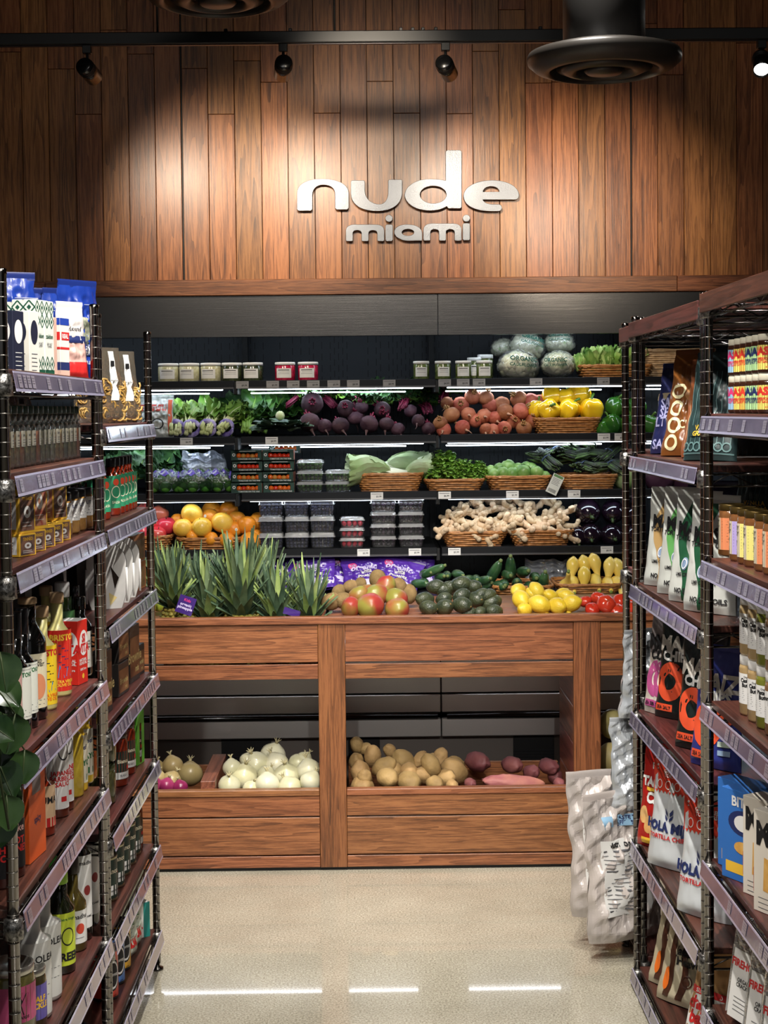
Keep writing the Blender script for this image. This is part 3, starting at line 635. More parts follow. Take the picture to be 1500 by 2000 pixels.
jr = deli_jar('deli_jar', .043, .079, P('red_kraut', (150, 20, 52), .2, c2=(190, 36, 72), sc=90, coat=.6))
jp = deli_jar('pickle_jar', .034, .078, P('pickles', (72, 86, 46), .2, c2=(104, 116, 66), sc=60, coat=.6))
def stand(proto, px, base_y, Y, Z, rz, label, cat, group=None, sc=1):
    p = pt(px, base_y, Y); return use(proto, (p.x, Y, Z + .0005), (0, 0, rz), sc, label, cat, group)
gj = 'white lidded jars on the top case shelf'
for px, pr, lb in ((329, ja, 'pale sauerkraut deli jar, leftmost on the top case shelf'), (370, ja, 'pale sauerkraut deli jar second from left on top case shelf'), (412, ja, 'pale sauerkraut deli jar third from left on top case shelf'),
                   (453, jo, 'dark olive deli jar beside the three pale sauerkraut jars'), (494, jo, 'dark olive deli jar with empty shelf to its right'), (557, jr, 'red kraut deli jar, left of two on the top shelf'), (602, jr, 'red kraut deli jar, right of two on the top shelf')):
    stand(pr, px, 742, 6.40, Z_A, random.uniform(-.15, .15) - .12, lb, 'jar', gj)
for px, dy, dz, lb in ((823, 0, 0, 'small green pickle jar, leftmost of the white lidded group'), (865, 0, 0, 'small green pickle jar, second of the white lidded group'), (905, 0, 0, 'small green pickle jar left of the one beside the cauliflower'), (946, 0, 0, 'small green pickle jar nearest to the bagged cauliflower'),
                   (928, .08, .01, 'green pickle jar behind, between the two right front jars'), (948, .085, .03, 'tallest green pickle jar standing behind the rightmost front jar')):
    stand(jp, px, 742, 6.40 + dy, Z_A, random.uniform(-.1, .1), lb, 'jar', 'small pickle jars on the top case shelf', (1, 1, 1.0 + dz * 8 + (.12 if dy else 0)))
CAU = P('cauliflower', (222, 220, 196), .8, c2=(200, 204, 168), sc=7, bump=.9, bs=45); INKG = P('bag_ink', (40, 92, 78), .5)
def cauli(seed):
    e = hide(empty('bagged_cauliflower')); KIDS[e.name] = []
    mb = MB(); r = random.Random(seed); mb.ell((0, 0, 0), (.062, .058, .045), CAU, 20, 14, None, .06, 2, seed)
    for k in range(60):
        a, b = r.uniform(0, 2 * PI), r.uniform(-.6, 1); c = math.sqrt(1 - b * b); mb.ell((math.cos(a) * c * .058, math.sin(a) * c * .054, b * .042), r.uniform(.011, .017), CAU, 8, 6, None, .15, 3, k)
    kid(e, 'cauliflower_head', mb)
    mb = MB(); LG = P('pale_leaf', (150, 178, 110), .5, c2=(196, 212, 160), sc=30)
    for k in range(9): a = k * .7 + seed; leaf(mb, (math.cos(a) * .02, math.sin(a) * .02, -.044), (math.cos(a), math.sin(a), .35), (0, 0, 1), .048, .02, LG, .15, -.5, 4, 6, k)
    kid(e, 'leaves', mb)
    mb = MB(); 
    Sf = lambda u, v: (lambda th, ph: Vector((math.cos(th) * math.sin(ph) * .076, math.sin(th) * math.sin(ph) * .072, -math.cos(ph) * .06)) * (1 + .05 * nz(th * 5, ph * 9, seed, seed) + .03 * math.sin(th * 17 + ph * 6)))(2 * PI * u, PI * v)
    mb.surf(Sf, 40, 20, film('cauliflower_film', op=.1, gl=.15, bump=.7, bs=45))
    Pf = lambda a, b: Vector((a, -math.sqrt(max(.0004, .079 ** 2 - a * a - b * b * 1.5)), b + .008))
    mb.text('ORGANIC', Pf, INKG, 0, .018, .022, .04); mb.text('CAULIFLOWER', Pf, INKG, 0, -.004, .015, .03)
    kid(e, 'plastic_bag', mb); return e
CA = cauli(1)
for px, py, s_, Y, rot, lb in ((1012, 716, 1.18, 6.42, (0, .1, .2), 'bagged cauliflower, bottom left of the pile of five'), (1090, 712, .98, 6.42, (.1, 0, -.3), 'bagged cauliflower, bottom right of the pile of five'), (983, 680, .75, 6.56, (0, .2, 2.5), 'bagged cauliflower behind, at upper left of the pile'),
                        (1030, 677, 1.05, 6.5, (-.1, .3, .2), 'bagged cauliflower, upper middle of the pile with turned lettering'), (1092, 671, .9, 6.5, (-.2, .0, -.1), 'bagged cauliflower, upper right of the pile')):
    use(CA, pt(px, py, Y), rot, s_, lb, 'cauliflower', 'bagged cauliflowers on the top case shelf')
LT1 = P('lettuce', (128, 168, 70), .5, c2=(196, 216, 140), sc=14); LT2 = P('lettuce_dark', (88, 136, 52), .5, c2=(150, 186, 96), sc=20)
def head_lettuce(name, m1, m2, R=.045, H=.08, n=16, seed=1, W=.5):
    mb = MB(); r = random.Random(seed)
    mb.ell((0, 0, H * .45), (R * .6, R * .6, H * .45), m1, 12, 8, None, .1, 2, seed)
    for k in range(n):
        a = k * 2.4 + seed; t_ = .25 + .5 * (k / n); leaf(mb, (math.cos(a) * R * .35, math.sin(a) * R * .35, H * .03 * k / n), (math.cos(a) * t_, math.sin(a) * t_, 1), (-math.cos(a), -math.sin(a), .3), H * r.uniform(.95, 1.1), R * W, m1 if k % 2 else m2, .3, -.2, 5, 7, k, LT1)
    return hide(mb.build(name))
LH = head_lettuce('romaine_heart', LT1, LT2)
p = pt(1190, 733, 6.42); basket(.30, .2, .05, 'low wicker basket of romaine hearts at right of the top case shelf', (p.x + .02, 6.44, Z_A), .9)
for i, px in enumerate((1133, 1160, 1186, 1212, 1236)): use(LH, (pt(px, 700, 6.42).x, 6.42 + .015 * (i % 2), Z_A + .03), (random.uniform(-.4, .2), random.uniform(-.3, .3), i), .8 if i == 0 else 1.15, 'romaine heart, %s in the top shelf basket' % ordn(i, 5), 'lettuce', 'romaine hearts in the top basket')
p = pt(1320, 735, 6.45); basket(.32, .22, .115, 'tall pale wicker basket seen through the right rack top bay', (p.x, 6.5, Z_A), .93, P('pale_wicker', (176, 142, 104), .5, c2=(206, 176, 138), sc=50))
# ------------------------------------------------------------------ shelf B: greens, beets, peppers
CH1 = P('chard_leaf', (66, 116, 40), .45, c2=(126, 164, 64), sc=16, bump=.5, bs=90); CH2 = P('chard_leaf_light', (108, 150, 54), .45, c2=(160, 188, 90), sc=14, bump=.5, bs=90)
KL = P('kale_leaf', (30, 66, 34), .5, c2=(60, 100, 50), sc=22, bump=.6, bs=120); KB = P('curly_kale', (44, 84, 64), .5, c2=(84, 124, 94), sc=24, bump=.6, bs=120)
STW = P('white_stem', (220, 222, 178), .4, c2=(190, 200, 130), sc=20); STR = P('red_stem', (112, 22, 54), .4, c2=(148, 50, 80), sc=30); STG = P('green_stem', (120, 160, 70), .4)
TIE = P('purple_tie', (104, 84, 168), .5, c2=(190, 180, 220), sc=60)
def bunch(name, leaves, stem, tie, n=12, L=.12, W=.04, sL=.1, spread=.5, seed=0, ruf=.2, stem_r=.0045, upk=.55, curl=.3):
    e = hide(empty(name)); KIDS[e.name] = []; r = random.Random(seed); ms = MB(); ml = MB()
    for k in range(n):
        a = r.uniform(-spread, spread); b = r.uniform(.0, 1)
        p0 = Vector((r.uniform(-.02, .02), -.0 + r.uniform(0, .008), .008 + r.uniform(0, .022))); d = Vector((math.sin(a) * .8, .62, .12 + b * upk)).normalized()
        p1 = p0 + Vector((r.uniform(-.006, .006), sL * .5, sL * .28)); p2 = p1 + d * sL * .5
        ms.tube([p0, p1, p2], [stem_r * 1.3, stem_r, stem_r * .8], stem, 7)
        leaf(ml, p2 - d * .01, d, (r.uniform(-.4, .4), -.5, .8), L * r.uniform(.8, 1.15), W * r.uniform(.8, 1.2), leaves[k % len(leaves)], ruf, curl * r.uniform(.2, 1.4), 8, 10, k * 1.7, stem)
    kid(e, 'stems', ms); kid(e, 'leaves', ml)
    if tie: kid(e, 'tie', MB().tube([(.03 * math.cos(t_), sL * .45, .022 + sL * .1 + .02 * math.sin(t_)) for t_ in [2 * PI * k / 16 for k in range(17)]], .004, tie, 6, flat=2))
    return e
B1 = bunch('chard_bunch', [CH1, CH2], STW, TIE, 16, .12, .035, .08, .5, 1); B2 = bunch('collard_bunch', [CH2, LT2], STW, TIE, 18, .10, .035, .07, .45, 2)
for px, pr, rz, lb in ((343, B1, .1, 'leafy green bunch with white stems, leftmost beside the salad bag'), (372, B2, 0, 'leafy green bunch with thick white stems, second from left'), (402, B1, -.1, 'leafy green bunch with purple banded stems, third from left'), (432, B2, -.5, 'light ruffled green bunch lying next to the dark kale')):
    use(pr, (pt(px, 845, 6.36).x, 6.35, Z_B + .001), (-.1, 0, rz), (1.12, 1.1, 1.45), lb, 'greens', 'leafy bunches on the second case shelf')
B3 = bunch('kale_bunch', [KL, P('kale_mid', (56, 100, 40), .45, c2=(84, 128, 56), sc=20)], STG, None, 18, .15, .05, .09, .8, 3, .25)
for px, Y, rz, lb in ((482, 6.38, .1, 'dark kale bunch right of the light ruffled greens'), (512, 6.5, -.3, 'dark kale bunch behind the flat blue green leek tops')):
    use(B3, (pt(px, 845, Y).x, Y, Z_B + .001), (0, 0, rz), (1.1, 1, 1.3), lb, 'kale', 'dark kale on the second case shelf')
BG = P('blue_green_leaf', (58, 88, 74), .4, c2=(104, 132, 108), sc=24)
def leek(seed):
    e = hide(empty('leek')); KIDS[e.name] = []; mb = MB(); r = random.Random(seed)
    for k in range(7): leaf(mb, (0, 0, .01), (math.sin(-.5 + k * .16), -.25, .05 + .1 * r.random()), (0, -.4, 1), .15, .02, BG, .05, .15, 3, 6, k)
    kid(e, 'leaves', mb); kid(e, 'stalk', MB().tube([(0, .0, .014), (0, .06, .02), (0, .14, .024)], [.014, .012, .013], P('leek_white', (214, 222, 190), .4, c2=(150, 180, 120), sc=10), 10)); return e
LKp = leek(1)
for i, (px, rz) in enumerate(((512, .9), (540, .3), (566, -.3), (590, -.9))): use(LKp, (pt(px, 835, 6.37).x, 6.39, Z_B + .02 + .008 * (i % 2)), (0, 0, rz), 1, 'leek with blue green top, %s of the four leeks' % ordn(i, 4), 'leek', 'leeks between kale and beets')
mb = MB().ell((0, 0, 0), .02, P('white_bulb', (226, 228, 204), .3, c2=(190, 206, 140), sc=20), 16, 10); o = mb.build('white_turnip', None, pt(547, 812, 6.37)); tag(o, 'small round white turnip lying on top of the leeks', 'turnip')
BT = P('beet_skin', (58, 32, 46), .65, c2=(92, 64, 74), sc=26, bump=.5, bs=80, vr=.2); GBT = P('golden_beet_skin', (146, 72, 44), .6, c2=(190, 120, 84), sc=14, bump=.6, bs=70, vr=.28)
def beet(name, m, tail, stem):
    b = MB().ell((0, 0, 0), (.04, .04, .037), m, 20, 14, None, .05, 1.5, 3, fn=lambda th, z: 1 - .12 * max(0, -z) ** 3)
    b.tube([(0, 0, -.033), (.002, .001, -.045), (.006, .0, -.06), (.004, .004, -.085)], [.008, .004, .0022, .0007], tail, 8)
    o = hide(b.build(name)); mb = MB()
    for k in range(7): a = k * .9; mb.tube([(math.cos(a) * .008, math.sin(a) * .008, .033), (math.cos(a) * .012, math.sin(a) * .012, .045 + .006 * (k % 3))], [.0045, .003], stem, 6)
    kid(o, 'stem_stubs', mb); return o
PB = beet('beet', BT, P('beet_tail', (110, 84, 84), .8), STR); GB = beet('golden_beet', GBT, P('golden_tail', (196, 150, 120), .8), P('tan_stub', (170, 130, 80), .7))
pb = [(610, 788, 20), (605, 826, 19), (634, 833, 14), (665, 832, 16), (676, 798, 16), (694, 815, 15), (721, 829, 17), (706, 796, 13), (747, 800, 15), (755, 829, 14), (777, 839, 13), (802, 803, 12), (817, 822, 12), (837, 838, 13)]
up = [q for q in pb if q[1] < 818]; lw = [q for q in pb if q[1] >= 818]
pile(PB, [('in the bottom row', [(a, b, c, (random.uniform(-1.2, -.3), random.uniform(-.5, .5), 0)) for a, b, c in lw]), ('in the top row', [(a, b, c, (random.uniform(.2, 1.5), random.uniform(-.9, .9), 0)) for a, b, c in up])], 'purple red beet', 'beet', 'purple beets on the second case shelf', lambda r: 6.38 + .07 * r, rr=.04)
gb = [(740 + a / 3, 640 + b / 3) for a, b in ((400, 445), (480, 455), (548, 405), (625, 415), (650, 460), (720, 455), (820, 420), (890, 435), (425, 515), (525, 510), (565, 545), (617, 520), (680, 530), (740, 495), (830, 490), (360, 560), (380, 600), (490, 585), (630, 600), (670, 605), (735, 590), (790, 550), (850, 592), (940, 440), (905, 545))]
r_ = lambda lo, hi, s_: [(a, b, s_ + random.uniform(-2, 2), (random.uniform(-1.6, 1.6), random.uniform(-1, 1), 0)) for a, b in gb if lo <= b < hi]
pile(GB, [('in the bottom row', r_(826, 900, 14.5)), ('in the middle row', r_(800, 826, 14)), ('in the top row', r_(0, 800, 14))], 'golden orange beet', 'beet', 'golden beets on the second case shelf', lambda r: 6.38 + .055 * r, rr=.04)
B4 = bunch('beet_greens', [KL, CH1, KL], STR, None, 24, .095, .04, .075, .9, 5, .28, .0024, .3)
for i, (px, py, Y, rz) in enumerate(((560, 800, 6.52, -1.2), (655, 800, 6.55, .9), (702, 802, 6.45, .1), (752, 812, 6.42, .5), (785, 805, 6.5, -.3), (838, 812, 6.55, .3), (740, 790, 6.62, .1), (815, 790, 6.66, .2), (865, 790, 6.6, -.2))):
    use(B4, (pt(px, py, Y).x, Y, pt(px, py + 2, Y).z), (.15, 0, rz), 1.0, 'red stemmed beet greens bunch, %s behind the beets' % ordn(i, 9) if 0 else 'red stemmed beet greens, %s of nine bunches among the beets' % ORD[sorted([560, 655, 702, 752, 785, 838, 740, 815, 865]).index(px)], 'beet greens', 'beet greens behind the beets')
YP = P('yellow_pepper', (240, 186, 20), .18, c2=(248, 206, 40), sc=8, coat=.6); GP = P('green_pepper', (40, 96, 34), .18, c2=(70, 130, 44), sc=10, coat=.6)
def pepper(name, m):
    o = hide(MB().ell((0, 0, 0), (.042, .042, .044), m, 32, 18, fn=lambda th, z: (1 + .09 * math.cos(4 * th) * (1 - z * z * .3)) * (1 - .22 * max(0, z - .75) * 4 * .6) * (1 + .05 * (z > 0))).build(name))
    kid(o, 'stem', MB().tube([(0, 0, .026), (0, 0, .04), (.004, 0, .052), (.012, 0, .06)], [.014, .006, .005, .006], P('pepper_stem', (84, 122, 40), .4), 8)); return o
PY = pepper('yellow_bell_pepper', YP); PG = pepper('green_bell_pepper', GP)
p = pt(1106, 845, 6.41); basket(.275, .19, .062, 'wicker basket of yellow bell peppers on the second case shelf', (p.x, 6.44, Z_B), .88)
pile(PY, [('in the front row', [(1072, 802, 21, (1.1, .2, 0)), (1112, 801, 20, (.3, .5, .4)), (1155, 801, 22, (.0, .1, 1))]), ('at the left rear', [(1050, 800, 17)]), ('in the middle rear', [(1107, 776, 16)]), ('on top', [(1079, 775, 20, (2.6, .2, .4)), (1133, 771, 21, (.2, .4, 2))])], 'yellow bell pepper', 'pepper', 'yellow peppers in their basket', lambda r: 6.40 + .03 * r, rr=.044)
pile(PG, [('in the bottom row', [(1178, 838, 15), (1196, 829, 19), (1228, 829, 18), (1268, 830, 18)]), ('on top', [(1204, 795, 20, (.5, .2, 0)), (1242, 795, 18)])], 'green bell pepper', 'pepper', 'green peppers right of the yellow ones', lambda r: 6.39 + .04 * r, rr=.044)
# salad bag at the left end
def pouch(w, h, t, S0=None, seed=0, cr=.004, tw=1.0, puff=.5, crf=1.0):
    """returns F(u, v, side, off): stand-up pouch, front at -y"""
    def tri(x): return abs((x % 1.0) * 2 - 1)
    fold = crf > 1.1
    def T(u, v): return t * (max(0.0, math.sin(PI * u)) ** puff) * ((1 - v) ** .8 * (1 - .25 * (1 - v) ** 3) + .03) * min(1, v * 6 + .55)
    def F(u, v, side=-1, off=0.0):
        wv = w * (1 - (1 - tw) * v) * (1 - .06 * math.sin(PI * min(1, v * 1.1)))
        c = cr * (nz(u * 7 * crf, v * 9 * crf, seed, seed) + .6 * nz(u * 17 * crf, v * 13 * crf, seed + 3, seed * 2) + .9 * abs(nz(u * 9 * crf + v * 4, v * 11 * crf - u * 5, seed * 3, seed + 1)) * (.5 + v) - .8 * abs(math.sin(u * 5 * crf - v * 7 * crf + seed)) ** .6 * v * v) * math.sin(PI * max(.03, min(.97, v))) * (.3 + math.sin(PI * u))
        if fold: c = cr * .9 * (tri(u * 2.1 + v * 1.3 + seed) + tri(v * 3.7 - u * 1.9) + .6 * tri(u * 5.3 + v * 4.1) + .6 * tri(v * 7.3 - u * 3.3 + .3) + .4 * tri(u * 9.1) - 1.8) * (.25 + math.sin(PI * u) ** .5) * min(1, v * 4 + .2)
        return Vector(((u - .5) * wv + cr * .6 * nz(v * 8, seed, 1) * (1 if abs(u - .5) > .4 else .3), side * (T(u, v) / 2 + off) + c * (1 if side < 0 else -.6), v * h))
    return F
def make_bag(name, w, h, t, m, seed=0, cr=.004, paint=None, deco=None, seal=None, tw=1.0, puff=.5, nu=32, nv=44, back=None, crf=1.0):
    e = hide(empty(name)); KIDS[e.name] = []; F = pouch(w, h, t, None, seed, cr, tw, puff, crf); mb = MB()
    mb.surf(lambda u, v: F(u, v, -1), nu, nv, paint if paint else m, crf < 1.1); mb.surf(lambda u, v: F(1 - u, v, 1), nu, nv, back or m, crf < 1.1)
    def layer(l): return lambda a, b: F(.5 + a / (w * (1 - (1 - tw) * b / h)), b / h, -1, .0015 * l)
    if deco: deco(mb, layer, w, h)
    kid(e, 'pouch', mb, fix=False)
    sm = MB(); top = [F(u / 10, 1.0, -1) for u in range(11)]
    vs = []; 
    for s_ in (-1, 1):
        for j in range(4):
            for q in top: vs.append(Vector((q.x, q.y * .3 + s_ * .0008 + .0012 * math.sin(j * 2.2), h - .004 + j * .006)))
    fs = [(o_ + j * 11 + i, o_ + j * 11 + i + 1, o_ + (j + 1) * 11 + i + 1, o_ + (j + 1) * 11 + i) for o_ in (0, 44) for j in range(3) for i in range(10)]
    sm.add(vs, fs, seal or m, True); kid(e, 'top_seal', sm); return e
def patch(mb, Pf, f0, f1, z0, z1, m, nu=5, nv=8):
    mb.surf(lambda u, v: (lambda z: Pf(f0(z) + (f1(z) - f0(z)) * u, z))(z0 + (z1 - z0) * v), nu, nv, m)
def ringp(mb, Pf, cx, cy, rx, ry, k, m, n=28):   # elliptical ring or, with k = 0, a disc
    mb.surf(lambda u, v: Pf(cx + rx * (k + (1 - k) * v) * math.cos(2 * PI * u), cy + ry * (k + (1 - k) * v) * math.sin(2 * PI * u)), n, 2 if k else 4, m)
K = lambda c: (lambda z: c)
SALW = P('salad_bag_white', (222, 224, 222), .3, c2=(120, 130, 120), sc=30, coat=.4)
def dd(mb, L_, w, h):
    patch(mb, L_(1), K(.32 * w), K(.46 * w), .01, h * .97, P('orange_strip', (206, 84, 50), .4)); patch(mb, L_(1), K(-.4 * w), K(.25 * w), h * .68, h * .85, P('salmon_label', (210, 92, 84), .5))
    mb.text('organic', L_(2), PAPER, -.01, h * .765, .022); ringp(mb, L_(1), -.01, h * .35, w * .25, h * .14, .8, INK)
BS = make_bag('salad_bag', .115, .165, .05, SALW, 3, .006, None, dd)
for i, (px, Y) in enumerate(((312, 6.38), (290, 6.46))): use(BS, (pt(px, 850, Y).x, Y, Z_B), (-.1, 0, .1 - i * .3), 1, ['clear and white salad bag with orange strip beside the chard', 'white salad bag half hidden behind the left rack post'][i], 'salad bag', 'salad bags on the second case shelf')
# ------------------------------------------------------------------ shelf C
B5 = bunch('curly_kale_bunch', [KB, KL], STG, None, 20, .11, .05, .07, .9, 7, .45, .004, .8)
for i, (px, Y, z) in enumerate(((215, 6.42, 0), (255, 6.38, .02), (300, 6.45, .03), (235, 6.55, .07), (330, 6.58, .06))): use(B5, (pt(px, 950, Y).x, Y, Z_C + z), (0, 0, .3 - i * .2), 1.15, 'curly blue green kale bunch, %s seen past the left rack' % ['leftmost', 'second', 'third', 'upper left', 'upper right'][i], 'kale', 'curly kale on the third case shelf')
LM = P('lime_skin', (62, 130, 44), .3, c2=(112, 170, 66), sc=20, bump=.3, bs=200, vr=.15); NET = film('net_film', (90, 160, 90), .12, .2, .4, .6, 120)
lime = None
def lime_bag(seed):
    e = hide(empty('lime_net_bag')); KIDS[e.name] = []; r = random.Random(seed)
    for (x, y, z) in ((-.05, 0, .026), (0, -.012, .026), (.05, 0, .026), (-.026, .02, .06), (.028, .016, .062)):
        kid(e, 'lime', MB().ell((x, y, z), (.025, .024, .024), LM, 16, 10, None, .04, 2, r.random() * 9))
    mb = MB(); mb.surf(lambda u, v: Vector((math.cos(2 * PI * u) * .085 * math.sin(PI * min(v, .93)) ** .5, math.sin(2 * PI * u) * .05 * math.sin(PI * min(v, .93)) ** .5 + .004, .002 + v * .1)) * (1 + .03 * math.sin(u * 40 + v * 9)), 36, 12, NET); kid(e, 'net', mb)
    mb = MB(); PU = P('purple_label', (92, 62, 172), .4); Sx = lambda u, v: Vector(((u - .5) * .12, -.040 + .03 * v + .008 * math.sin(u * 9) + .005 * math.sin(u * 31), .064 + v * .022 + .014 * math.sin(PI * u) + .005 * math.sin(u * 23 + v * 4)))
    mb.surf(Sx, 24, 6, PU); mb.text('organic limes', lambda a, b: Sx(.5 + a / .13, .5 + b / .03) + Vector((0, -.002, 0)), PAPER, 0, 0, .014); kid(e, 'header_label', mb); return e
LB = lime_bag(2)
for i, px in enumerate((322, 376, 425)): use(LB, (pt(px, 958, 6.4).x, 6.42, Z_C), (0, 0, .1 - .1 * i), 1.0, 'net bag of limes with purple label, %s of three' % ['left', 'middle', 'right'][i], 'limes', 'net bags of limes on the third case shelf')
mb = MB(); mb.surf(lambda u, v: Vector(((u - .5) * .22 * (1 - .2 * v), math.sin(PI * u) * -.05 + .02 * nz(u * 9, v * 7, 2) + .01 * nz(u * 25, v * 20, 4), v * .11 + .015 * nz(u * 6, v * 3, 5))), 44, 30, film('crumpled_plastic', (235, 240, 255), .6, .12, .7, .9, 35)); o = mb.build('crumpled_plastic_bag', None, (pt(395, 935, 6.5).x, 6.55, Z_C + .06)); tag(o, 'crumpled clear plastic bag shining behind the bagged limes', 'plastic bag')
TC = P('tomato_carton', (28, 58, 50), .5, c2=(40, 74, 62), sc=10); TM = [P('tomato_a', (200, 50, 26), .2, coat=.5), P('tomato_b', (214, 96, 30), .2, coat=.5), P('tomato_c', (190, 130, 60), .2, coat=.5)]
PINKC = P('carton_side', (170, 110, 92), .6)
def carton(seed, mats):
    e = hide(empty('tomato_carton')); KIDS[e.name] = []; w, d, h = .135, .1, .045; mb = MB(); r = random.Random(seed)
    mb.box(-w / 2, w / 2, -d / 2, d / 2, 0, .003, TC); mb.box(-w / 2, w / 2, d / 2 - .002, d / 2, 0, h, TC); mb.box(w / 2 - .002, w / 2, -d / 2, d / 2, 0, h, PINKC); mb.box(-w / 2, -w / 2 + .002, -d / 2, d / 2, 0, h, TC)
    mb.box(-w / 2, w / 2, -d / 2, -d / 2 + .002, 0, .013, TC); mb.box(-w / 2, w / 2, -d / 2, -d / 2 + .002, h - .009, h, TC); mb.box(-w / 2, -w / 2 + .024, -d / 2, -d / 2 + .002, .012, h - .008, TC); mb.box(w / 2 - .018, w / 2, -d / 2, -d / 2 + .002, .012, h - .008, TC)
    mb.box(-w / 2, w / 2, -d / 2, d / 2, h - .003, h, TC); pl = plane(-d / 2 - .0005); ringp(mb, pl, -w / 2 + .013, h * .55, .007, .007, .5, PAPER, 14); mb.text('TOMATOES ON THE VINE', pl, PAPER, .01, .0065, .008, .02); mb.quad(pl, -.03, .04, h - .006, h - .004, PAPER, 1)
    kid(e, 'carton', mb)
    for k in range(5): kid(e, 'tomato', MB().ell((-.034 + k * .0195, -.036 + r.uniform(-.002, .002), .0165 + r.uniform(0, .004)), .0125, r.choice(mats), 12, 8))
    return e
ct = [carton(1, TM[1:]), carton(2, TM[:1]), carton(3, TM[:2])]
ty = [Z_C + .046 * k for k in range(4)]
for col, px in enumerate((484, 545)):
    for k in range(4): use(ct[[2, 0, 1, 1][k] if not (col == 0 and k == 3) else 0], (pt(px, 940, 6.39).x, 6.40 + random.uniform(-.004, .004), Z_C + .0455 * k), (0, 0, random.uniform(-.05, .05)), .97, 'dark green tomato carton, %s of %s stack' % (['bottom', 'second from bottom', 'third from bottom', 'top front'][k], ['left', 'right'][col]), 'carton', 'stacked tomato cartons on the third case shelf')
use(ct[2], (pt(556, 880, 6.5).x, 6.51, Z_C + .0455 * 3.55), (0, 0, .05), 1, 'dark green tomato carton set back on top of the others', 'carton', 'stacked tomato cartons on the third case shelf')
HB = [P('herb_a', (58, 96, 48), .5), P('herb_b', (96, 130, 80), .5), P('herb_c', (40, 70, 36), .5)]
ch = clamshell('herb_clamshell', .115, .1, .045, HB, .0075, 0, 3)
for px, k, lb in ((606, 0, 'herb clamshell, bottom of left stack beside tomatoes'), (606, 1, 'herb clamshell, middle of left stack beside tomatoes'), (607, 2, 'herb clamshell, top of left stack beside tomatoes'), (661, 0, 'herb clamshell, bottom of right stack beside tomatoes'), (661, 1, 'herb clamshell, top of right stack beside tomatoes')):
    use(ch, (pt(px, 950, 6.4).x, 6.4, Z_C + .0005 + .0455 * k), (0, 0, random.uniform(-.06, .06)), 1, lb, 'clamshell', 'herb clamshells on the third case shelf')
LP = P('pale_cabbage', (196, 208, 170), .4, c2=(156, 182, 124), sc=9)
def napa():
    mb = MB()
    for k in range(14):
        a = k * 2.4; t_ = .12; leaf(mb, (0, math.cos(a) * .01, .03 + math.sin(a) * .01), (-1, math.cos(a) * .25, .08 + math.sin(a) * .22), (0, math.cos(a) * -1, -math.sin(a) + .4), .2, .045, LP, .1, .1, 6, 8, k)
    mb.tube([(.05, 0, .03), (0, 0, .03), (-.06, 0, .032)], [.012, .022, .03], P('cabbage_rib', (226, 230, 206), .35), 12); return hide(mb.build('fennel_cabbage'))
NP = napa()
for px, py, Y, rot, s_, lb in ((770, 930, 6.42, (0, 0, .15), 1.1, 'pale long leafed cabbage lying in front of the basket pile'), (745, 918, 6.5, (0, -.1, 3.5), 1.1, 'pale cabbage behind with its leaves turned right'), (790, 935, 6.46, (0, .3, 2.9), .85, 'small pale cabbage at right of the basket')): use(NP, (pt(px, py, Y).x, Y, pt(px, py + 10, Y).z), rot, s_, lb, 'cabbage', 'pale cabbages over the wicker basket')
def bk(x0, x1, y0, lab, Z, yb=6.44, d=.2, t=.84): 
    a, b = pt(x0, y0, yb - d / 2).x, pt(x1, y0, yb - d / 2).x; h = pt(700, y0, yb - d / 2).z - Z; return basket(b - a, d, max(h, .035), lab, ((a + b) / 2, yb, Z), t)
bk(696, 826, 927, 'wicker basket holding pale cabbages on the third case shelf', Z_C); bk(831, 946, 940, 'wicker basket of parsley bunches on the third case shelf', Z_C)
bk(952, 1077, 935, 'wicker basket of small green cabbages beside the hanging tag', Z_C); bk(1098, 1207, 934, 'wicker basket of asparagus at right of the third shelf', Z_C)
PA = P('parsley', (74, 122, 36), .5, c2=(124, 164, 56), sc=30)
def frilly(name, n, R, H, m, seed, lw=.016):
    e = hide(empty(name)); KIDS[e.name] = []; r = random.Random(seed); mb = MB(); ms = MB()
    for k in range(n):
        a = r.uniform(0, 2 * PI); q = r.uniform(.05, 1) ** .5; p_ = Vector((math.cos(a) * R * q, math.sin(a) * R * .7 * q, H * (1 - q * q * .8) * r.uniform(.6, 1)))
        for j in range(3): b = r.uniform(0, 6.3); leaf(mb, p_, (math.cos(b), math.sin(b), r.uniform(-.2, .7)), (0, 0, 1), lw * 1.3, lw * .6, m if r.random() < .75 else CH2, .5, .3, 4, 3, k + j)
        if k % 5 == 0: ms.tube([(p_.x * .2, p_.y * .2, 0), p_], [.002, .0012], STG, 5)
    kid(e, 'stems', ms); kid(e, 'leaves', mb); return e
FR = frilly('parsley_bunch', 230, .08, .14, PA, 4)
for px, py, s_, lb in ((868, 930, 1.1, 'tall mound of curly parsley at left of its basket'), (900, 935, .8, 'curly parsley bunch in the middle of its basket'), (930, 938, .75, 'small curly parsley bunch at right of its basket')): use(FR, (pt(px, py, 6.42).x, 6.43, Z_C + .03), (0, 0, px), s_, lb, 'parsley', 'parsley bunches in the wicker basket')
SPR = P('sprout', (84, 128, 52), .4, c2=(140, 176, 96), sc=14, coat=.2)
SB = hide((lambda mb: (mb.ell((0, 0, 0), .038, SPR, 18, 12, None, .04, 1.5, 2), [mb.surf(lambda u, v, k=k: Vector((math.cos(k * 1.3 + (u - .5) * 2.2 * math.sin(PI * v) ** .6) * math.sin(PI * v * .8 + .1), math.sin(k * 1.3 + (u - .5) * 2.2 * math.sin(PI * v) ** .6) * math.sin(PI * v * .8 + .1), -math.cos(PI * v * .8 + .1))) * (.0385 + .0016 * k * .5 + .002 * abs(u - .5)), 8, 8, SPR) for k in range(6)], mb)[-1])(MB()).build('small_cabbage'))
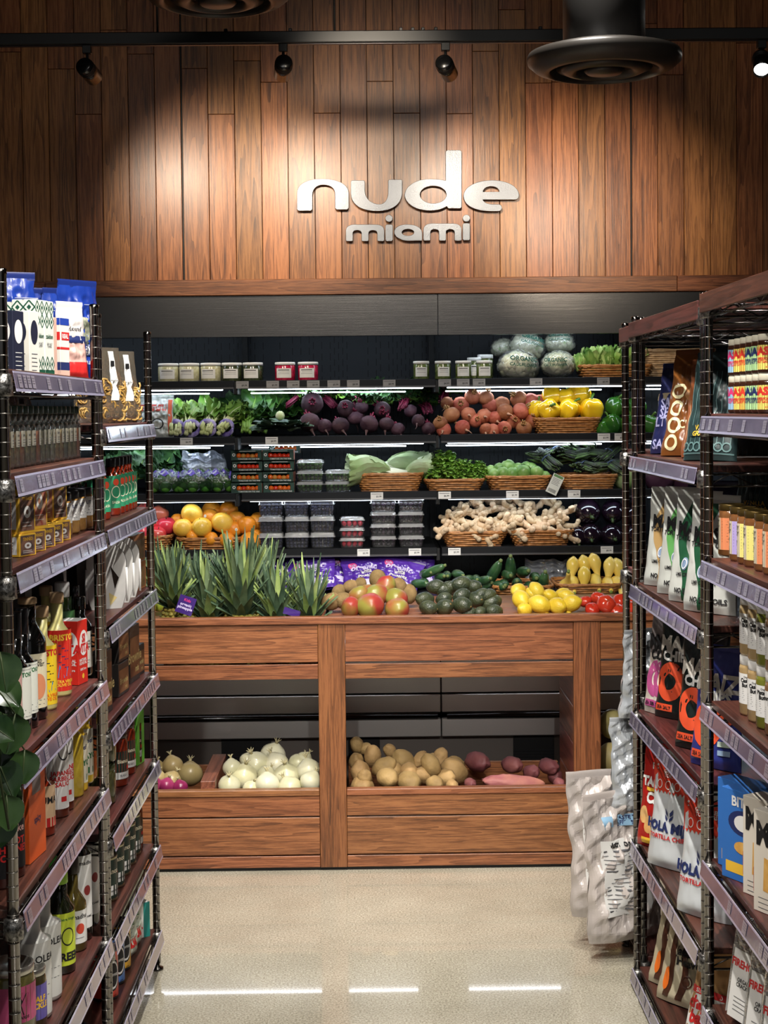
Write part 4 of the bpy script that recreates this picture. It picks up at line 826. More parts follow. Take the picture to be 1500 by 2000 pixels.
pile(SB, [('in the front row', [(966, 927, 11), (983, 924, 12), (1001, 926, 13), (1023, 922, 14), (1048, 922, 12), (1065, 929, 9)]), ('in the back row', [(958, 918, 9), (975, 915, 11), (992, 912, 13), (1012, 915, 11), (1036, 915, 12), (1028, 912, 10)])], 'small green cabbage', 'cabbage', 'small cabbages in the wicker basket', lambda r: 6.37 + .06 * r, rr=.04)
ASG = P('asparagus', (96, 126, 66), .5, c2=(54, 64, 46), sc=30); AST = P('asparagus_tip', (44, 40, 50), .6, c2=(70, 84, 56), sc=60)
def aspar(seed):
    e = hide(empty('asparagus_bunch')); KIDS[e.name] = []; r = random.Random(seed); mb = MB()
    for k in range(34):
        a, q = r.uniform(0, 6.28), math.sqrt(r.random()) * .026; x, z = math.cos(a) * q, math.sin(a) * q * .8 + .026; L_ = r.uniform(.09, .11)
        mb.tube([(x * .8, .1, z), (x, .02, z), (x * 1.15, -.02, z + .003), (x * 1.3, -.045 + r.uniform(-.008, .008), z + .006)], [.0042, .0042, .0055, .001], ASG if k % 2 else AST, 6)
    kid(e, 'spears', mb)
    kid(e, 'band', MB().tube([(math.cos(t_) * .024, .03, .026 + math.sin(t_) * .021) for t_ in [2 * PI * k / 16 for k in range(17)]], .003, P('blue_band', (60, 74, 100), .4), 6, flat=1.5)); return e
AS = aspar(1); r = random.Random(8)
asp = [(1125, 915), (1150, 915), (1175, 915), (1198, 915), (1110, 892), (1135, 892), (1160, 890), (1185, 892), (1045, 895), (1068, 892), (1075, 905), (1090, 885), (1118, 877), (1150, 872)]
for i, (px, py) in enumerate(sorted(asp)):
    Y = 6.42 + (.05 if py < 900 else 0) + (.04 if py < 880 else 0); use(AS, pt(px, py + 10, Y), (r.uniform(-.3, .5), r.uniform(-.4, .4), r.uniform(-1.3, 1.3)), 1.0, 'asparagus bunch with dark purple tips, %s across the heap' % (ORD + ['thirteenth from left', 'rightmost'])[i], 'asparagus', 'asparagus bunches heaped over their basket')
mb = MB().box(-.024, .024, -.0005, .0005, -.042, .042, P('hang_tag', (206, 208, 200), .6)); pl = plane(-.0008)
mb.quad(pl, -.02, .02, .03, .04, P('tag_green', (90, 130, 80), .5), 1)
for k in range(5): mb.quad(pl, -.018, .015 - .004 * (k % 2), .022 - k * .006, .0238 - k * .006, GREYINK, 1)
for k in range(14): mb.quad(pl, -.017 + k * .0024, -.0158 + k * .0024, -.036, -.022, INK, 1)
o = mb.build('hanging_tag', None, pt(1084, 946, 6.27), rot=(0, .45, 0)); tag(o, 'white printed tag tilted over the front of the third case shelf', 'tag')
MBo = pt(1215, 930, 6.42)
CBG = P('cabbage_green', (140, 180, 100), .4, c2=(196, 214, 160), sc=10, bump=.5, bs=30); CBR = P('cabbage_red', (62, 34, 56), .4, c2=(100, 66, 88), sc=10, bump=.5, bs=30)
CG = hide(MB().ell((0, 0, 0), .06, CBG, 24, 16, None, .07, 2, 1).build('green_cabbage')); CR = hide(MB().ell((0, 0, 0), .065, CBR, 24, 16, None, .07, 2, 1).build('red_cabbage'))
use(CG, pt(1222, 930, 6.44), (0, 0, 0), 1, 'green cabbage seen between the right rack posts', 'cabbage')
for i, px in enumerate((1288, 1340)): use(CR, pt(px, 930, 6.44), (0, 0, i), 1.05, 'dark red cabbage seen through the right rack, %s one' % ['left', 'right'][i], 'cabbage', 'red cabbages behind the right rack')
# ------------------------------------------------------------------ shelf D
APP = P('pink_apple', (206, 52, 70), .25, c2=(226, 150, 110), sc=5, coat=.4, vr=.1, lo=.45, hi=.75); ORA = P('orange_skin', (232, 140, 34), .35, c2=(240, 160, 48), sc=8, bump=.35, bs=260, coat=.2); GRF = P('grapefruit_skin', (238, 182, 50), .35, c2=(240, 196, 80), sc=5, bump=.3, bs=260, coat=.2, vr=.06)
def fruit(name, R, m, stemc=(80, 60, 40), dim=.12):
    o = hide(MB().ell((0, 0, 0), (R, R, R * .93), m, 24, 16, fn=lambda th, z: 1 - dim * max(0, abs(z) - .8) * 3 * (1 if z > 0 else .7)).build(name)); kid(o, 'stem', MB().tube([(0, 0, R * .72), (.002, 0, R * .98)], [.0022, .0018], P('stem_%d' % stemc[0], stemc, .7), 6)); return o
AP = fruit('pink_apple', .04, APP, dim=.35); OR = fruit('orange', .04, ORA, (90, 110, 50), .06); GR_ = fruit('grapefruit', .045, GRF, (90, 112, 50), .05)
stk = MB(); stk.surf(lambda u, v: Vector((math.cos(2 * PI * u) * .007 * v, -.0412 + .0006 * v, math.sin(2 * PI * u) * .007 * v)), 14, 1, P('fruit_sticker', (226, 228, 226), .4)); kid(OR, 'sticker', stk)
bk(236, 333, 1044, 'wicker basket of pink apples half behind the left rack', Z_D); bk(344, 470, 1049, 'wicker basket of oranges above the pineapples', Z_D)
pile(AP, [('in the front row', [(252, 1036, 17), (280, 1038, 17), (308, 1044, 16)]), ('in the middle row', [(266, 1012, 17), (297, 1026, 16), (325, 1027, 18)]), ('on top', [(285, 998, 17), (313, 1003, 16)])], 'pink red apple', 'apple', 'apples in the left basket', lambda r: 6.37 + .05 * r, rr=.04)
pile(GR_, [('in the front row', [(357, 1031, 18), (394, 1030, 19)]), ('in the middle', [(434, 1021, 20)]), ('on top', [(375, 1004, 20)])], 'yellow orange grapefruit', 'grapefruit', 'grapefruits over the orange basket', lambda r: 6.37 + .02 * r, rr=.045)
pile(OR, [('in the front row', [(412, 1052, 13), (443, 1054, 15), (489, 1057, 19, (0, 0, .3)), (375, 1048, 11)]), ('in the middle row', [(456, 1033, 16, (0, .3, .4)), (482, 1026, 18), (500, 1048, 14)]), ('in the upper row', [(347, 1016, 13), (411, 1010, 17), (463, 1014, 16), (501, 1020, 16)]), ('on top', [(414, 997, 18, (0, .2, .1)), (446, 998, 18), (503, 1012, 12)])], 'orange', 'orange', 'oranges over the left baskets', lambda r: 6.36 + .045 * r, rr=.04)
BLU = [P('blueberry', (34, 38, 62), .5), P('blueberry_b', (52, 56, 84), .6)]; RSP = [P('raspberry', (190, 24, 52), .4, coat=.3), P('raspberry_b', (214, 50, 76), .4, coat=.3)]; BLK = [P('blackberry', (30, 20, 34), .3, coat=.5), P('blackberry_b', (50, 32, 52), .3, coat=.5)]
cb = clamshell('blueberry_punnet', .105, .1, .068, BLU, .0068, 0, 5); cr_ = clamshell('raspberry_punnet', .105, .09, .042, RSP, .010, 0, 6); ck = clamshell('blackberry_punnet', .11, .1, .05, BLK, .0095, 0, 7)
for c_, px in enumerate((531, 581, 630)):
    for k in range(3): use(cb, (pt(px, 1070, 6.39).x, 6.39 + random.uniform(-.004, .004), Z_D + .0005 + .0685 * k - (.004 if k == 0 else 0) * 0), (0, 0, random.uniform(-.04, .04)), (1.0, 1, .99), 'clear punnet of blueberries, %s of the %s stack' % (['bottom', 'middle', 'top'][k], ['left', 'middle', 'right'][c_]), 'punnet', 'blueberry punnets on the fourth case shelf')
for k in range(3): use(cr_, (pt(688, 1070, 6.39).x, 6.39, Z_D + .0005 + .043 * k), (0, 0, random.uniform(-.05, .05)), 1, 'clear punnet of red raspberries, %s of three stacked' % ['bottom', 'middle', 'top'][k], 'punnet', 'raspberry punnets on the fourth case shelf')
for c_, px in enumerate((749, 803)):
    for k in range(4): use(ck, (pt(px, 1070, 6.39).x, 6.39 + random.uniform(-.004, .004), Z_D + .0005 + .0505 * k), (0, 0, random.uniform(-.04, .04)), .99, 'clear punnet of blackberries, %s of the %s stack' % (['bottom', 'second from bottom', 'third from bottom', 'top'][k], ['left', 'right'][c_]), 'punnet', 'blackberry punnets on the fourth case shelf')
bk(862, 992, 1043, 'wicker basket of ginger, the left one of two', Z_D, t=.8); bk(996, 1121, 1042, 'wicker basket of ginger, the right one beside the eggplants', Z_D, t=.8)
GIN = P('ginger_skin', (198, 168, 132), .6, c2=(222, 198, 166), sc=30, bump=.5, bs=70, vr=.1)
def ginger(seed):
    r = random.Random(seed); mb = MB(); 
    pts = [Vector((-.055 + k * .02, r.uniform(-.01, .01), r.uniform(-.008, .008))) for k in range(7)]
    rr_ = [.009, .015, .013, .017, .013, .014, .008]; mb.tube(pts, rr_, GIN, 10); mb.ell(pts[0], .011, GIN, 10, 7); mb.ell(pts[-1], .011, GIN, 10, 7)
    for k in range(6):
        b = pts[r.randint(1, 5)]; d = Vector((r.uniform(-.7, .7), r.uniform(-1, .6), r.uniform(-1, 1))).normalized(); L_ = r.uniform(.022, .04)
        mb.tube([b, b + d * L_ * .5, b + d * L_], [.014, .011, .012], GIN, 9); mb.ell(b + d * L_, (.013, .012, .012), GIN, 10, 7, None, .1, 2, k)
    return hide(mb.build('ginger_root'))
GN = [ginger(k) for k in range(4)]; r = random.Random(3); gi = []
for row, (y_, n_, x0_, x1_) in enumerate(((1037, 8, 878, 1105), (1022, 9, 872, 1105), (1005, 8, 885, 1098), (990, 7, 905, 1080), (978, 3, 955, 1010))):
    for k in range(n_):
        px = x0_ + (x1_ - x0_) * k / (n_ - 1) + r.uniform(-3, 3); py = y_ + r.uniform(-4, 4); Y = 6.36 + row * .035
        use(GN[r.randint(0, 3)], pt(px, py, Y), (r.uniform(-.6, .6), r.uniform(-.8, .8), r.uniform(-.7, .7)), r.uniform(.85, 1.1), 'pale ginger root, %s in the %s of the heap' % (ordn(k, n_), ['bottom row', 'second row', 'third row', 'fourth row', 'top'][row]), 'ginger', 'ginger roots heaped over two baskets')
EG = P('eggplant_skin', (26, 14, 26), .08, coat=1.0); EGC = P('eggplant_cap', (64, 84, 44), .5)
def eggpl():
    o = hide(MB().ell((0, 0, 0), (.05, .05, .06), EG, 28, 18, fn=lambda th, z: 1 - .16 * max(0, z)).build('eggplant')); mb = MB()
    for k in range(6): a = k * PI / 3; leaf(mb, (0, 0, .05), (math.cos(a), math.sin(a), -.25), (0, 0, 1), .028, .009, EGC, .1, .3, 4, 4, k)
    mb.tube([(0, 0, .048), (.003, 0, .07)], [.007, .005], EGC, 8); kid(o, 'cap', mb); return o
EP = eggpl()
pile(EP, [('in the bottom row', [(1128, 1048, 19, (2.2, 0, 0)), (1153, 1045, 22, (1.9, .2, 0)), (1195, 1046, 22, (1.8, -.3, 0)), (1240, 1046, 22, (1.8, 0, 0))]), ('in the top row', [(1148, 1000, 25, (1.9, -.4, 0)), (1197, 1000, 22, (2.2, .3, 0)), (1240, 1004, 22, (2, 0, 0))])], 'glossy black eggplant', 'eggplant', 'eggplants on the fourth case shelf', lambda r: 6.40 + .03 * r, rr=.052)
# ------------------------------------------------------------------ lower deck: purple bags, zucchini, squash
PUR = P('purple_bag', (92, 56, 168), .25, c2=(70, 38, 140), sc=9, coat=.5, bump=.5, bs=40); PURD = P('purple_bag_dark', (58, 34, 110), .3, coat=.5); MAG = P('magenta_print', (206, 60, 130), .4); LAV = P('lavender_print', (206, 196, 232), .4)
def dpur(mb, L_, w, h):
    patch(mb, L_(1), K(-.46 * w), K(.46 * w), h * .1, h * .28, LAV); mb.text('organic', L_(2), LAV, .0, h * .66, .04, .04); mb.text('russet potatoes' if 0 else 'white\nbeans' if 0 else 'white\npotatoes', L_(2), PAPER, .01, h * .47, .022, .03); ringp(mb, L_(1), -.05, h * .78, .02, .016, 0, MAG); mb.text('Kids', L_(2), LAV, -.05, h * .78, .016)
PBg = make_bag('purple_produce_bag', .2, .15, .07, PUR, 5, .008, None, dpur, PURD)
for i, (px, Y, rot, s_, lb) in enumerate(((545, 6.32, (-.7, .1, .1), 1.0, 'purple printed produce bag, leftmost behind the pineapples'), (610, 6.28, (-.6, -.15, -.1), 1.05, 'purple printed produce bag, second from left behind pineapples'), (668, 6.34, (-.6, .3, .2), 1.0, 'purple printed produce bag above the kiwis'), (715, 6.28, (-.5, -.1, 0), .95, 'purple printed produce bag behind the mangoes'), (765, 6.26, (-.6, .25, -.2), 1.0, 'purple printed bag with magenta print above the mangoes'), (812, 6.34, (-.4, -.1, .05), .95, 'purple printed produce bag, rightmost beside the cucumbers'))):
    use(PBg, (pt(px, 1150, Y).x, Y, zd + .01), rot, s_, lb, 'produce bag', 'purple produce bags on the lower deck')
ZU = P('zucchini_skin', (34, 66, 40), .3, c2=(62, 98, 58), sc=30, coat=.4, vr=.15); ZT_ = P('zucchini_end', (104, 118, 66), .6)
def zuc(name, L_, R, m, tip, bend=.0, taper=.9):
    mb = MB(); n = 10; pts = [(bend * math.sin(PI * k / n), 0, -L_ / 2 + L_ * k / n) for k in range(n + 1)]; rr_ = [R * (math.sin(PI * min(1, max(0.0, (k + .28) / (n + .5)))) ** .38) * (1 - (1 - taper) * k / n) for k in range(n + 1)]
    mb.tube(pts, rr_, m, 16); o = hide(mb.build(name)); kid(o, 'stem_end', MB().tube([(pts[-1][0], 0, L_ / 2 - .003), (pts[-1][0], 0, L_ / 2 + .009)], [R * .36, R * .3], tip, 8)); return o
ZC = zuc('zucchini', .12, .022, ZU, ZT_)
bk(963, 1082, 1150, 'wicker basket of dark zucchini behind the lemons', zd, 6.2, .26); bk(1090, 1216, 1148, 'wicker basket of yellow squash behind the lemons', zd, 6.2, .26)
zl = [(673 + 0, 0)]; i = 0
zs = [('on top of the basket heap', [(964, 1120, (.5, .45, 0)), (997, 1112, (.6, -.05, 0)), (1022, 1117, (1.4, .1, .2)), (991, 1123, (1.5, .2, .1)), (1045, 1128, (1.5, -.2, 0))]), ('in the basket', [(975, 1145, (1.5, 0, .2)), (984, 1128 + 14, (1.5, 0, 0)), (1010, 1140, (1.3, 0, -.1)), (1034, 1146, (1.5, 0, 0)), (1061, 1140, (.7, -.1, .2))])]
for rn, its in zs:
    its = sorted(its)
    for i, (px, py, rot) in enumerate(its): use(ZC, pt(px, py, 6.12 + (.06 if 'top' in rn else 0)), rot, 1.1, 'dark green zucchini, %s %s' % (ordn(i, len(its)), rn), 'zucchini', 'zucchini in the lower deck basket')
cu_ = [(820, 1140, (1.5, .3, .6)), (832, 1120, (1.4, .2, .3)), (858, 1128, (1.2, 1.0, 0)), (873, 1124, (1.5, 0, 0)), (895, 1122, (1.55, 0, .3)), (846, 1115, (.4, 1.1, 0)), (915, 1132, (1.5, .4, -.4)), (930, 1131, (1.5, 0, 0)), (948, 1146, (1.0, .8, 0)), (828, 1137, (1.5, 0, .1)), (944, 1134, (1.2, .8, .2))]
for i, (px, py, rot) in enumerate(sorted(cu_)): use(ZC, pt(px, py, 6.05 + .02 * (i % 3)), rot, .9, 'dark green cucumber, %s behind the avocados' % ordn(i, len(cu_)), 'cucumber', 'cucumbers behind the avocados')
YS = P('yellow_squash', (236, 198, 74), .3, c2=(244, 220, 120), sc=8, coat=.4, vr=.06)
def squash():
    mb = MB(); n = 12; pts = [(.012 * math.sin(k / n * 2.2), 0, -.07 + .14 * k / n) for k in range(n + 1)]; rr_ = [.004, .018, .025, .027, .026, .022, .017, .013, .011, .010, .0095, .009, .006]
    mb.tube(pts, rr_, YS, 16); o = hide(mb.build('yellow_squash')); kid(o, 'stem', MB().tube([(pts[-1][0], 0, .068), (pts[-1][0], 0, .082)], [.006, .0065], P('squash_stem', (120, 140, 60), .6), 8)); return o
SQ = squash()
sq = [('in the top row', [(1112, 1118, (2.9, .3, 0)), (1139, 1116, (2.8, 0, 0)), (1160, 1113, (2.9, -.1, 0)), (1184, 1119, (2.9, .3, 0)), (1204, 1122, (2.8, 0, 0))]), ('in the bottom row', [(1102, 1136, (.9, 0, 0)), (1116, 1143, (1.9, .3, 0)), (1136, 1137, (2.8, .2, 0)), (1161, 1140, (1.9, 0, 0)), (1186, 1143, (1.8, .3, 0)), (1204, 1146, (2.0, 0, 0))])]
for ri, (rn, its) in enumerate(sq):
    for i, (px, py, rot) in enumerate(its): use(SQ, pt(px, py, 6.18 - .05 * ri), rot, 1.0, 'pale yellow squash, %s %s' % (ordn(i, len(its)), rn), 'squash', 'yellow squash in the basket')
mb = MB(); mb.surf(lambda u, v: Vector(((u - .5) * .2, -.03 * math.sin(PI * u) + .015 * nz(u * 9, v * 8, 1), v * .12 + .012 * nz(u * 7, v, 3))), 36, 24, film('crumpled_plastic_b', (235, 240, 250), .3, .12, .6, .9, 35)); tag(mb.build('clear_produce_bag', None, (pt(1078, 1145, 6.3).x, 6.42, zd)), 'clear crumpled plastic bag between zucchini and yellow squash', 'plastic bag')
# ------------------------------------------------------------------ table top
PL1 = P('pine_leaf_a', (84, 104, 74), .45, c2=(116, 134, 98), sc=20); PL2 = P('pine_leaf_b', (58, 80, 62), .45, c2=(88, 110, 84), sc=20); PL3 = P('pine_leaf_c', (128, 152, 80), .45, c2=(160, 176, 110), sc=20)
PFR = P('pineapple_skin', (112, 112, 50), .5, c2=(168, 150, 70), sc=60, bump=.8, bs=90)
def pineapple(seed, n=62, L0=.135):
    e = hide(empty('pineapple')); KIDS[e.name] = []; r = random.Random(seed); mb = MB()
    for i in range(11):
        for k in range(13):
            ph = (i + .5) / 11; z = .17 * ph; R = .058 * math.sin(PI * (ph * .86 + .07)) ** .45; a = 2 * PI * (k + .5 * (i % 2)) / 13; mb.ell((math.cos(a) * R, math.sin(a) * R, z), (.0125, .0125, .009), PFR, 7, 5)
    mb.lathe([(0, .0), (.04, .003), (.055, .04), (.058, .085), (.055, .13), (.035, .168), (0, .17)], PFR, 20); kid(e, 'fruit', mb)
    mb = MB()
    for k in range(n):
        f = k / n; a = k * 2.39996; tilt = 1.05 - 1.0 * f ** .8 + r.uniform(-.1, .1); L_ = L0 * (.5 + .75 * f ** .7) * r.uniform(.85, 1.1) * (1.15 if f > .5 else 1)
        d = Vector((math.cos(a) * math.sin(tilt), math.sin(a) * math.sin(tilt), math.cos(tilt))); o2 = Vector((math.cos(a), math.sin(a), 0)); s_ = d.cross(o2).normalized() if d.cross(o2).length > .01 else Vector((0, 1, 0)); s_ = Vector((-math.sin(a), math.cos(a), 0))
        b = Vector((math.cos(a) * .016, math.sin(a) * .016, .158 + .07 * f)); W_ = .0185 * (1.1 - .3 * f); cv = .25 + .25 * r.random() if f < .75 else .05; nn = s_.cross(d)
        m_ = (PL1, PL2, PL2, PL1, PL3)[r.randint(0, 4)] if f > .2 else PL2
        def S(u, v, b=b, d=d, s_=s_, L_=L_, W_=W_, cv=cv, o2=o2, nn=nn): q = 2 * u - 1; wv = W_ * (1 - v) ** .6 * (1 if v > .0 else .9); return b + d * (L_ * v) + o2 * (L_ * cv * v * v * .5) + Vector((0, 0, .18 * L_ * v * (1 - f * .5))) + s_ * (q * wv) - nn * (abs(q) * W_ * .35) * (1 if nn.z > 0 else -1)
        mb.surf(S, 2, 6, m_)
    kid(e, 'crown', mb); return e
PN = [pineapple(1), pineapple(2, 70, .15), pineapple(3, 56, .125)]
ZW = ZT - .20
pins = [(322, 5.75, 1, 0, .95, 'pineapple at far left behind the leaning one'), (375, 5.72, 0, 0, .95, 'pineapple set back between the two left ones'), (408, 5.46, 2, 0, 1.0, 'pineapple in front, second from left of the front row'), (470, 5.44, 1, 0, 1.08, 'tallest pineapple in the middle of the front row'), (541, 5.42, 2, 0, .92, 'pineapple in front, second from right of the front row'), (603, 5.42, 0, 0, .9, 'pineapple in front at the right end beside kiwis'), (517, 5.74, 1, 0, .95, 'pineapple at the back behind the tallest one'), (440, 5.76, 0, 0, .85, 'pineapple at the back left of the tallest one'), (575, 5.78, 2, 0, .75, 'small pineapple at the back behind the two right ones')]
for i, (px, Y, k, _, s_, lb) in enumerate(pins): use(PN[k], (pt(px, 1190, Y).x, Y, ZW + .008), (0, 0, i * 1.3), s_, lb, 'pineapple', 'pineapples in the table top well')
use(PN[0], (pt(343, 1195, 5.40).x, 5.44, ZT - .115), (.15, -.12, .4), .85, 'leaning pineapple with visible yellow green fruit, front left', 'pineapple', 'pineapples in the table top well')
mb = MB().box(-.03, .03, -.0006, .0006, -.032, .032, PURD, rnd=0); pl = plane(-.001); mb.text('organic\npineapple', pl, LAV, 0, -.006, .014, .03); mb.text('Kids', pl, MAG, 0, .018, .014); tag(mb.build('pineapple_tag', None, pt(363, 1182, 5.33), rot=(0, .35, .1)), 'purple cardboard tag tilted in front of the leaning pineapple', 'tag')
mb = MB().box(-.03, .03, -.0006, .0006, -.012, .012, PURD); tag(mb.build('pineapple_tag', None, pt(570, 1196, 5.34), rot=(0, .3, .1)), 'small purple tag low between the two right pineapples', 'tag')
GA = fruit('green_apple', .042, P('green_apple_skin', (168, 190, 60), .25, c2=(196, 208, 90), sc=6, coat=.4), (100, 80, 50), .3)
use(GA, pt(306, 1181, 5.62), (.3, .2, 0), .95, 'green apple at the left end beside the leaning pineapple', 'apple')
KW = P('kiwi_skin', (110, 88, 52), .85, c2=(134, 110, 70), sc=40, bump=.4, bs=300, vr=.1); MG = P('mango_skin', (150, 52, 46), .4, c2=(134, 128, 56), sc=9, coat=.3, lo=.42, hi=.6, det=2, vr=.08)
AV = P('avocado_skin', (34, 44, 30), .4, c2=(60, 66, 42), sc=30, bump=.8, bs=160, coat=.3, vr=.15); LE = P('lemon_skin', (206, 172, 34), .35, c2=(220, 194, 66), sc=8, bump=.4, bs=200, coat=.2)
KWp = lump('kiwi', (.026, .026, .031), KW, 18, 12, .03); MGp = lump('mango', (.036, .041, .048), MG, 22, 16, .05, 1, 2, fn=lambda th, z: 1 + .06 * math.cos(th) * (1 - z)); AVp = lump('avocado', (.031, .031, .044), AV, 20, 14, .04, 1, 1, fn=lambda th, z: 1 - .13 * max(0, z)); LEp = lump('lemon', (.031, .031, .038), LE, 20, 18, .03, 1, 3, fn=lambda th, z: 1 + .12 * max(0, abs(z) - .9) * 8)
kid(AVp, 'stem_end', MB().ell((0, 0, .0375), (.004, .004, .002), P('avocado_stem', (120, 96, 50), .7), 8, 5))
pile(KWp, [('in the front row', [(647, 1175, 17), (670, 1172, 16)]), ('behind the mangoes', [(662, 1155, 13), (686, 1146, 14), (704, 1141, 12), (738, 1132, 17), (765, 1142, 13), (780, 1144, 14), (752, 1138, 12), (798, 1160, 17)])], 'brown fuzzy kiwi', 'kiwi', 'kiwis around the mangoes', lambda r: 5.46 + .12 * r, rr=.028, tilt=1.5)
pile(MGp, [('in the front row', [(684, 1186, 21, (1.3, .2, 0)), (722, 1182, 28, (1.45, 1.3, 0)), (775, 1188, 24, (1.4, 1.4, 0))]), ('in the middle row', [(698, 1163, 20, (.4, 1, 0)), (735, 1163, 22, (1.2, .5, 2)), (775, 1168, 23, (1.3, 1.2, 3))]), ('on top', [(752, 1146, 20, (.5, .3, 1)), (716, 1156, 16, (1, 1, 1))])], 'red and green mango', 'mango', 'mangoes piled on the table top', lambda r: 5.40 + .07 * r, rr=.044)
av = [(835, 1175), (838, 1188), (868, 1187), (870, 1172), (903, 1184), (916, 1197), (939, 1197), (967, 1197), (885, 1163), (958, 1180), (975, 1183), (930, 1170), (908, 1160), (853, 1150), (870, 1145), (897, 1142), (925, 1147), (950, 1165), (938, 1150), (865, 1158)]
av = [(831, 1171, 17), (838, 1187, 16), (869, 1186, 18), (904, 1182, 18), (918, 1197, 13), (939, 1196, 13), (967, 1194, 15), (961, 1177, 18), (868, 1169, 14), (930, 1171, 18), (903, 1163, 16), (869, 1153, 16), (853, 1146, 16), (880, 1146, 13), (903, 1142, 19), (925, 1146, 15), (942, 1161, 14), (955, 1162, 14)]
f_ = lambda lo, hi: [(a, b, c, (random.uniform(-.4, .4), random.uniform(1.0, 1.8), random.uniform(-.8, .8))) for a, b, c in av if lo <= b < hi]
pile(AVp, [('in the front row', f_(1178, 1210)), ('in the middle row', f_(1158, 1178)), ('in the back row', f_(0, 1158))], 'dark green avocado', 'avocado', 'avocados piled on the table top', lambda r: 5.39 + .08 * r, rr=.037)
le = [(1012, 1153, 14), (1018, 1171, 18), (1025, 1191, 14), (1048, 1154, 15), (1054, 1180, 18), (1064, 1198, 8), (1089, 1183, 17), (1076, 1165, 13), (1072, 1162, 12), (1116, 1178, 17), (1107, 1165, 14), (1097, 1163, 14), (1110, 1198, 7), (1038, 1160, 11)]
f_ = lambda lo, hi: [(a, b, c) for a, b, c in le if lo <= b < hi]
pile(LEp, [('in the front row', f_(1175, 1210)), ('in the middle row', f_(1164, 1175)), ('in the back row', f_(0, 1164))], 'bright yellow lemon', 'lemon', 'lemons piled on the table top', lambda r: 5.40 + .07 * r, rr=.034, tilt=1.4)
TO = P('tomato_skin', (176, 38, 24), .15, c2=(196, 62, 38), sc=5, coat=.6)
TOp = hide(MB().ell((0, 0, 0), (.037, .037, .028), TO, 24, 14, fn=lambda th, z: 1 + .03 * math.cos(5 * th)).build('tomato')); mb = MB()
for k in range(5): a = k * 1.257; leaf(mb, (0, 0, .027), (math.cos(a), math.sin(a), .1), (0, 0, 1), .016, .003, EGC, .1, .3, 2, 3, k)
kid(TOp, 'calyx', mb)
pile(TOp, [('in the front row', [(1157, 1190, 13, (.7, .2, 0)), (1184, 1180, 17, (.9, .2, 0)), (1205, 1195, 17, (.5, 0, 0)), (1232, 1190, 17)]), ('in the back row', [(1143, 1175, 12), (1169, 1170, 15), (1215, 1176, 17), (1240, 1172, 16)])], 'ripe red tomato', 'tomato', 'tomatoes at the right end of the table', lambda r: 5.39 + .07 * r, rr=.035)
# ------------------------------------------------------------------ lower bins
ON = P('white_onion', (196, 192, 152), .35, c2=(220, 216, 188), sc=12, coat=.3, vr=.08); OB = P('brown_onion', (150, 130, 84), .4, c2=(176, 158, 110), sc=10, coat=.3, vr=.1); OR_ = P('red_onion', (122, 26, 72), .3, c2=(160, 56, 100), sc=10, coat=.4)
def onion(name, m):
    o = hide(MB().ell((0, 0, 0), (.042, .042, .038), m, 22, 14, fn=lambda th, z: 1 + .16 * max(0, z - .88) * 8 + .01 * math.cos(9 * th)).build(name)); mb = MB()
    for k in range(6): a = k * 1.05; mb.tube([(0, 0, .038), (math.cos(a) * .004, math.sin(a) * .004, .052), (math.cos(a) * .012, math.sin(a) * .012, .06)], [.004, .0022, .0008], P('dry_skin', (190, 180, 140), .8), 5)
    kid(o, 'dry_tip', mb); return o
OW, OBp, ORp = onion('white_onion', ON), onion('brown_onion', OB), onion('red_onion', OR_)
pile(OW, [('in the front row', [(448, 1534, 20), (490, 1541, 15), (522, 1532, 22), (566, 1540, 22), (607, 1527, 20)]), ('in the middle row', [(476, 1517, 25, (.3, .2, 0)), (453, 1500, 17), (560, 1516, 24), (603, 1505, 22), (520, 1512, 16)]), ('in the back row', [(500, 1493, 24), (540, 1493, 22), (583, 1491, 18), (483, 1485, 14), (594, 1484, 15)]), ('on top', [(533, 1475, 23, (.2, .3, 0))])], 'white onion', 'onion', 'white onions in the lower left bin', lambda r: 5.38 + .09 * r, rr=.041)
pile(OBp, [('in the front row', [(335, 1525, 18), (310, 1520, 14)]), ('in the back row', [(337, 1496, 19), (371, 1512, 23), (308, 1500, 14)])], 'brown skinned onion', 'onion', 'brown onions left of the wooden divider', lambda r: 5.42 + .08 * r, rr=.041)
pile(ORp, [('', [(300, 1534, 16), (325, 1535, 15), (352, 1538, 14)])], 'purple red onion at the bin ledge', 'onion', 'red onions at the bin front', lambda r: 5.38, rr=.041)
PO = P('potato_skin', (140, 112, 70), .7, c2=(176, 144, 94), sc=14, bump=.5, bs=80, vr=.08); SW = P('sweet_potato_skin', (104, 54, 60), .6, c2=(130, 76, 74), sc=10, bump=.4, bs=60, vr=.12)
POs = [lump('potato', (.034, .036, .048), PO, 18, 14, .09, 1, s_) for s_ in (1, 2, 3)]
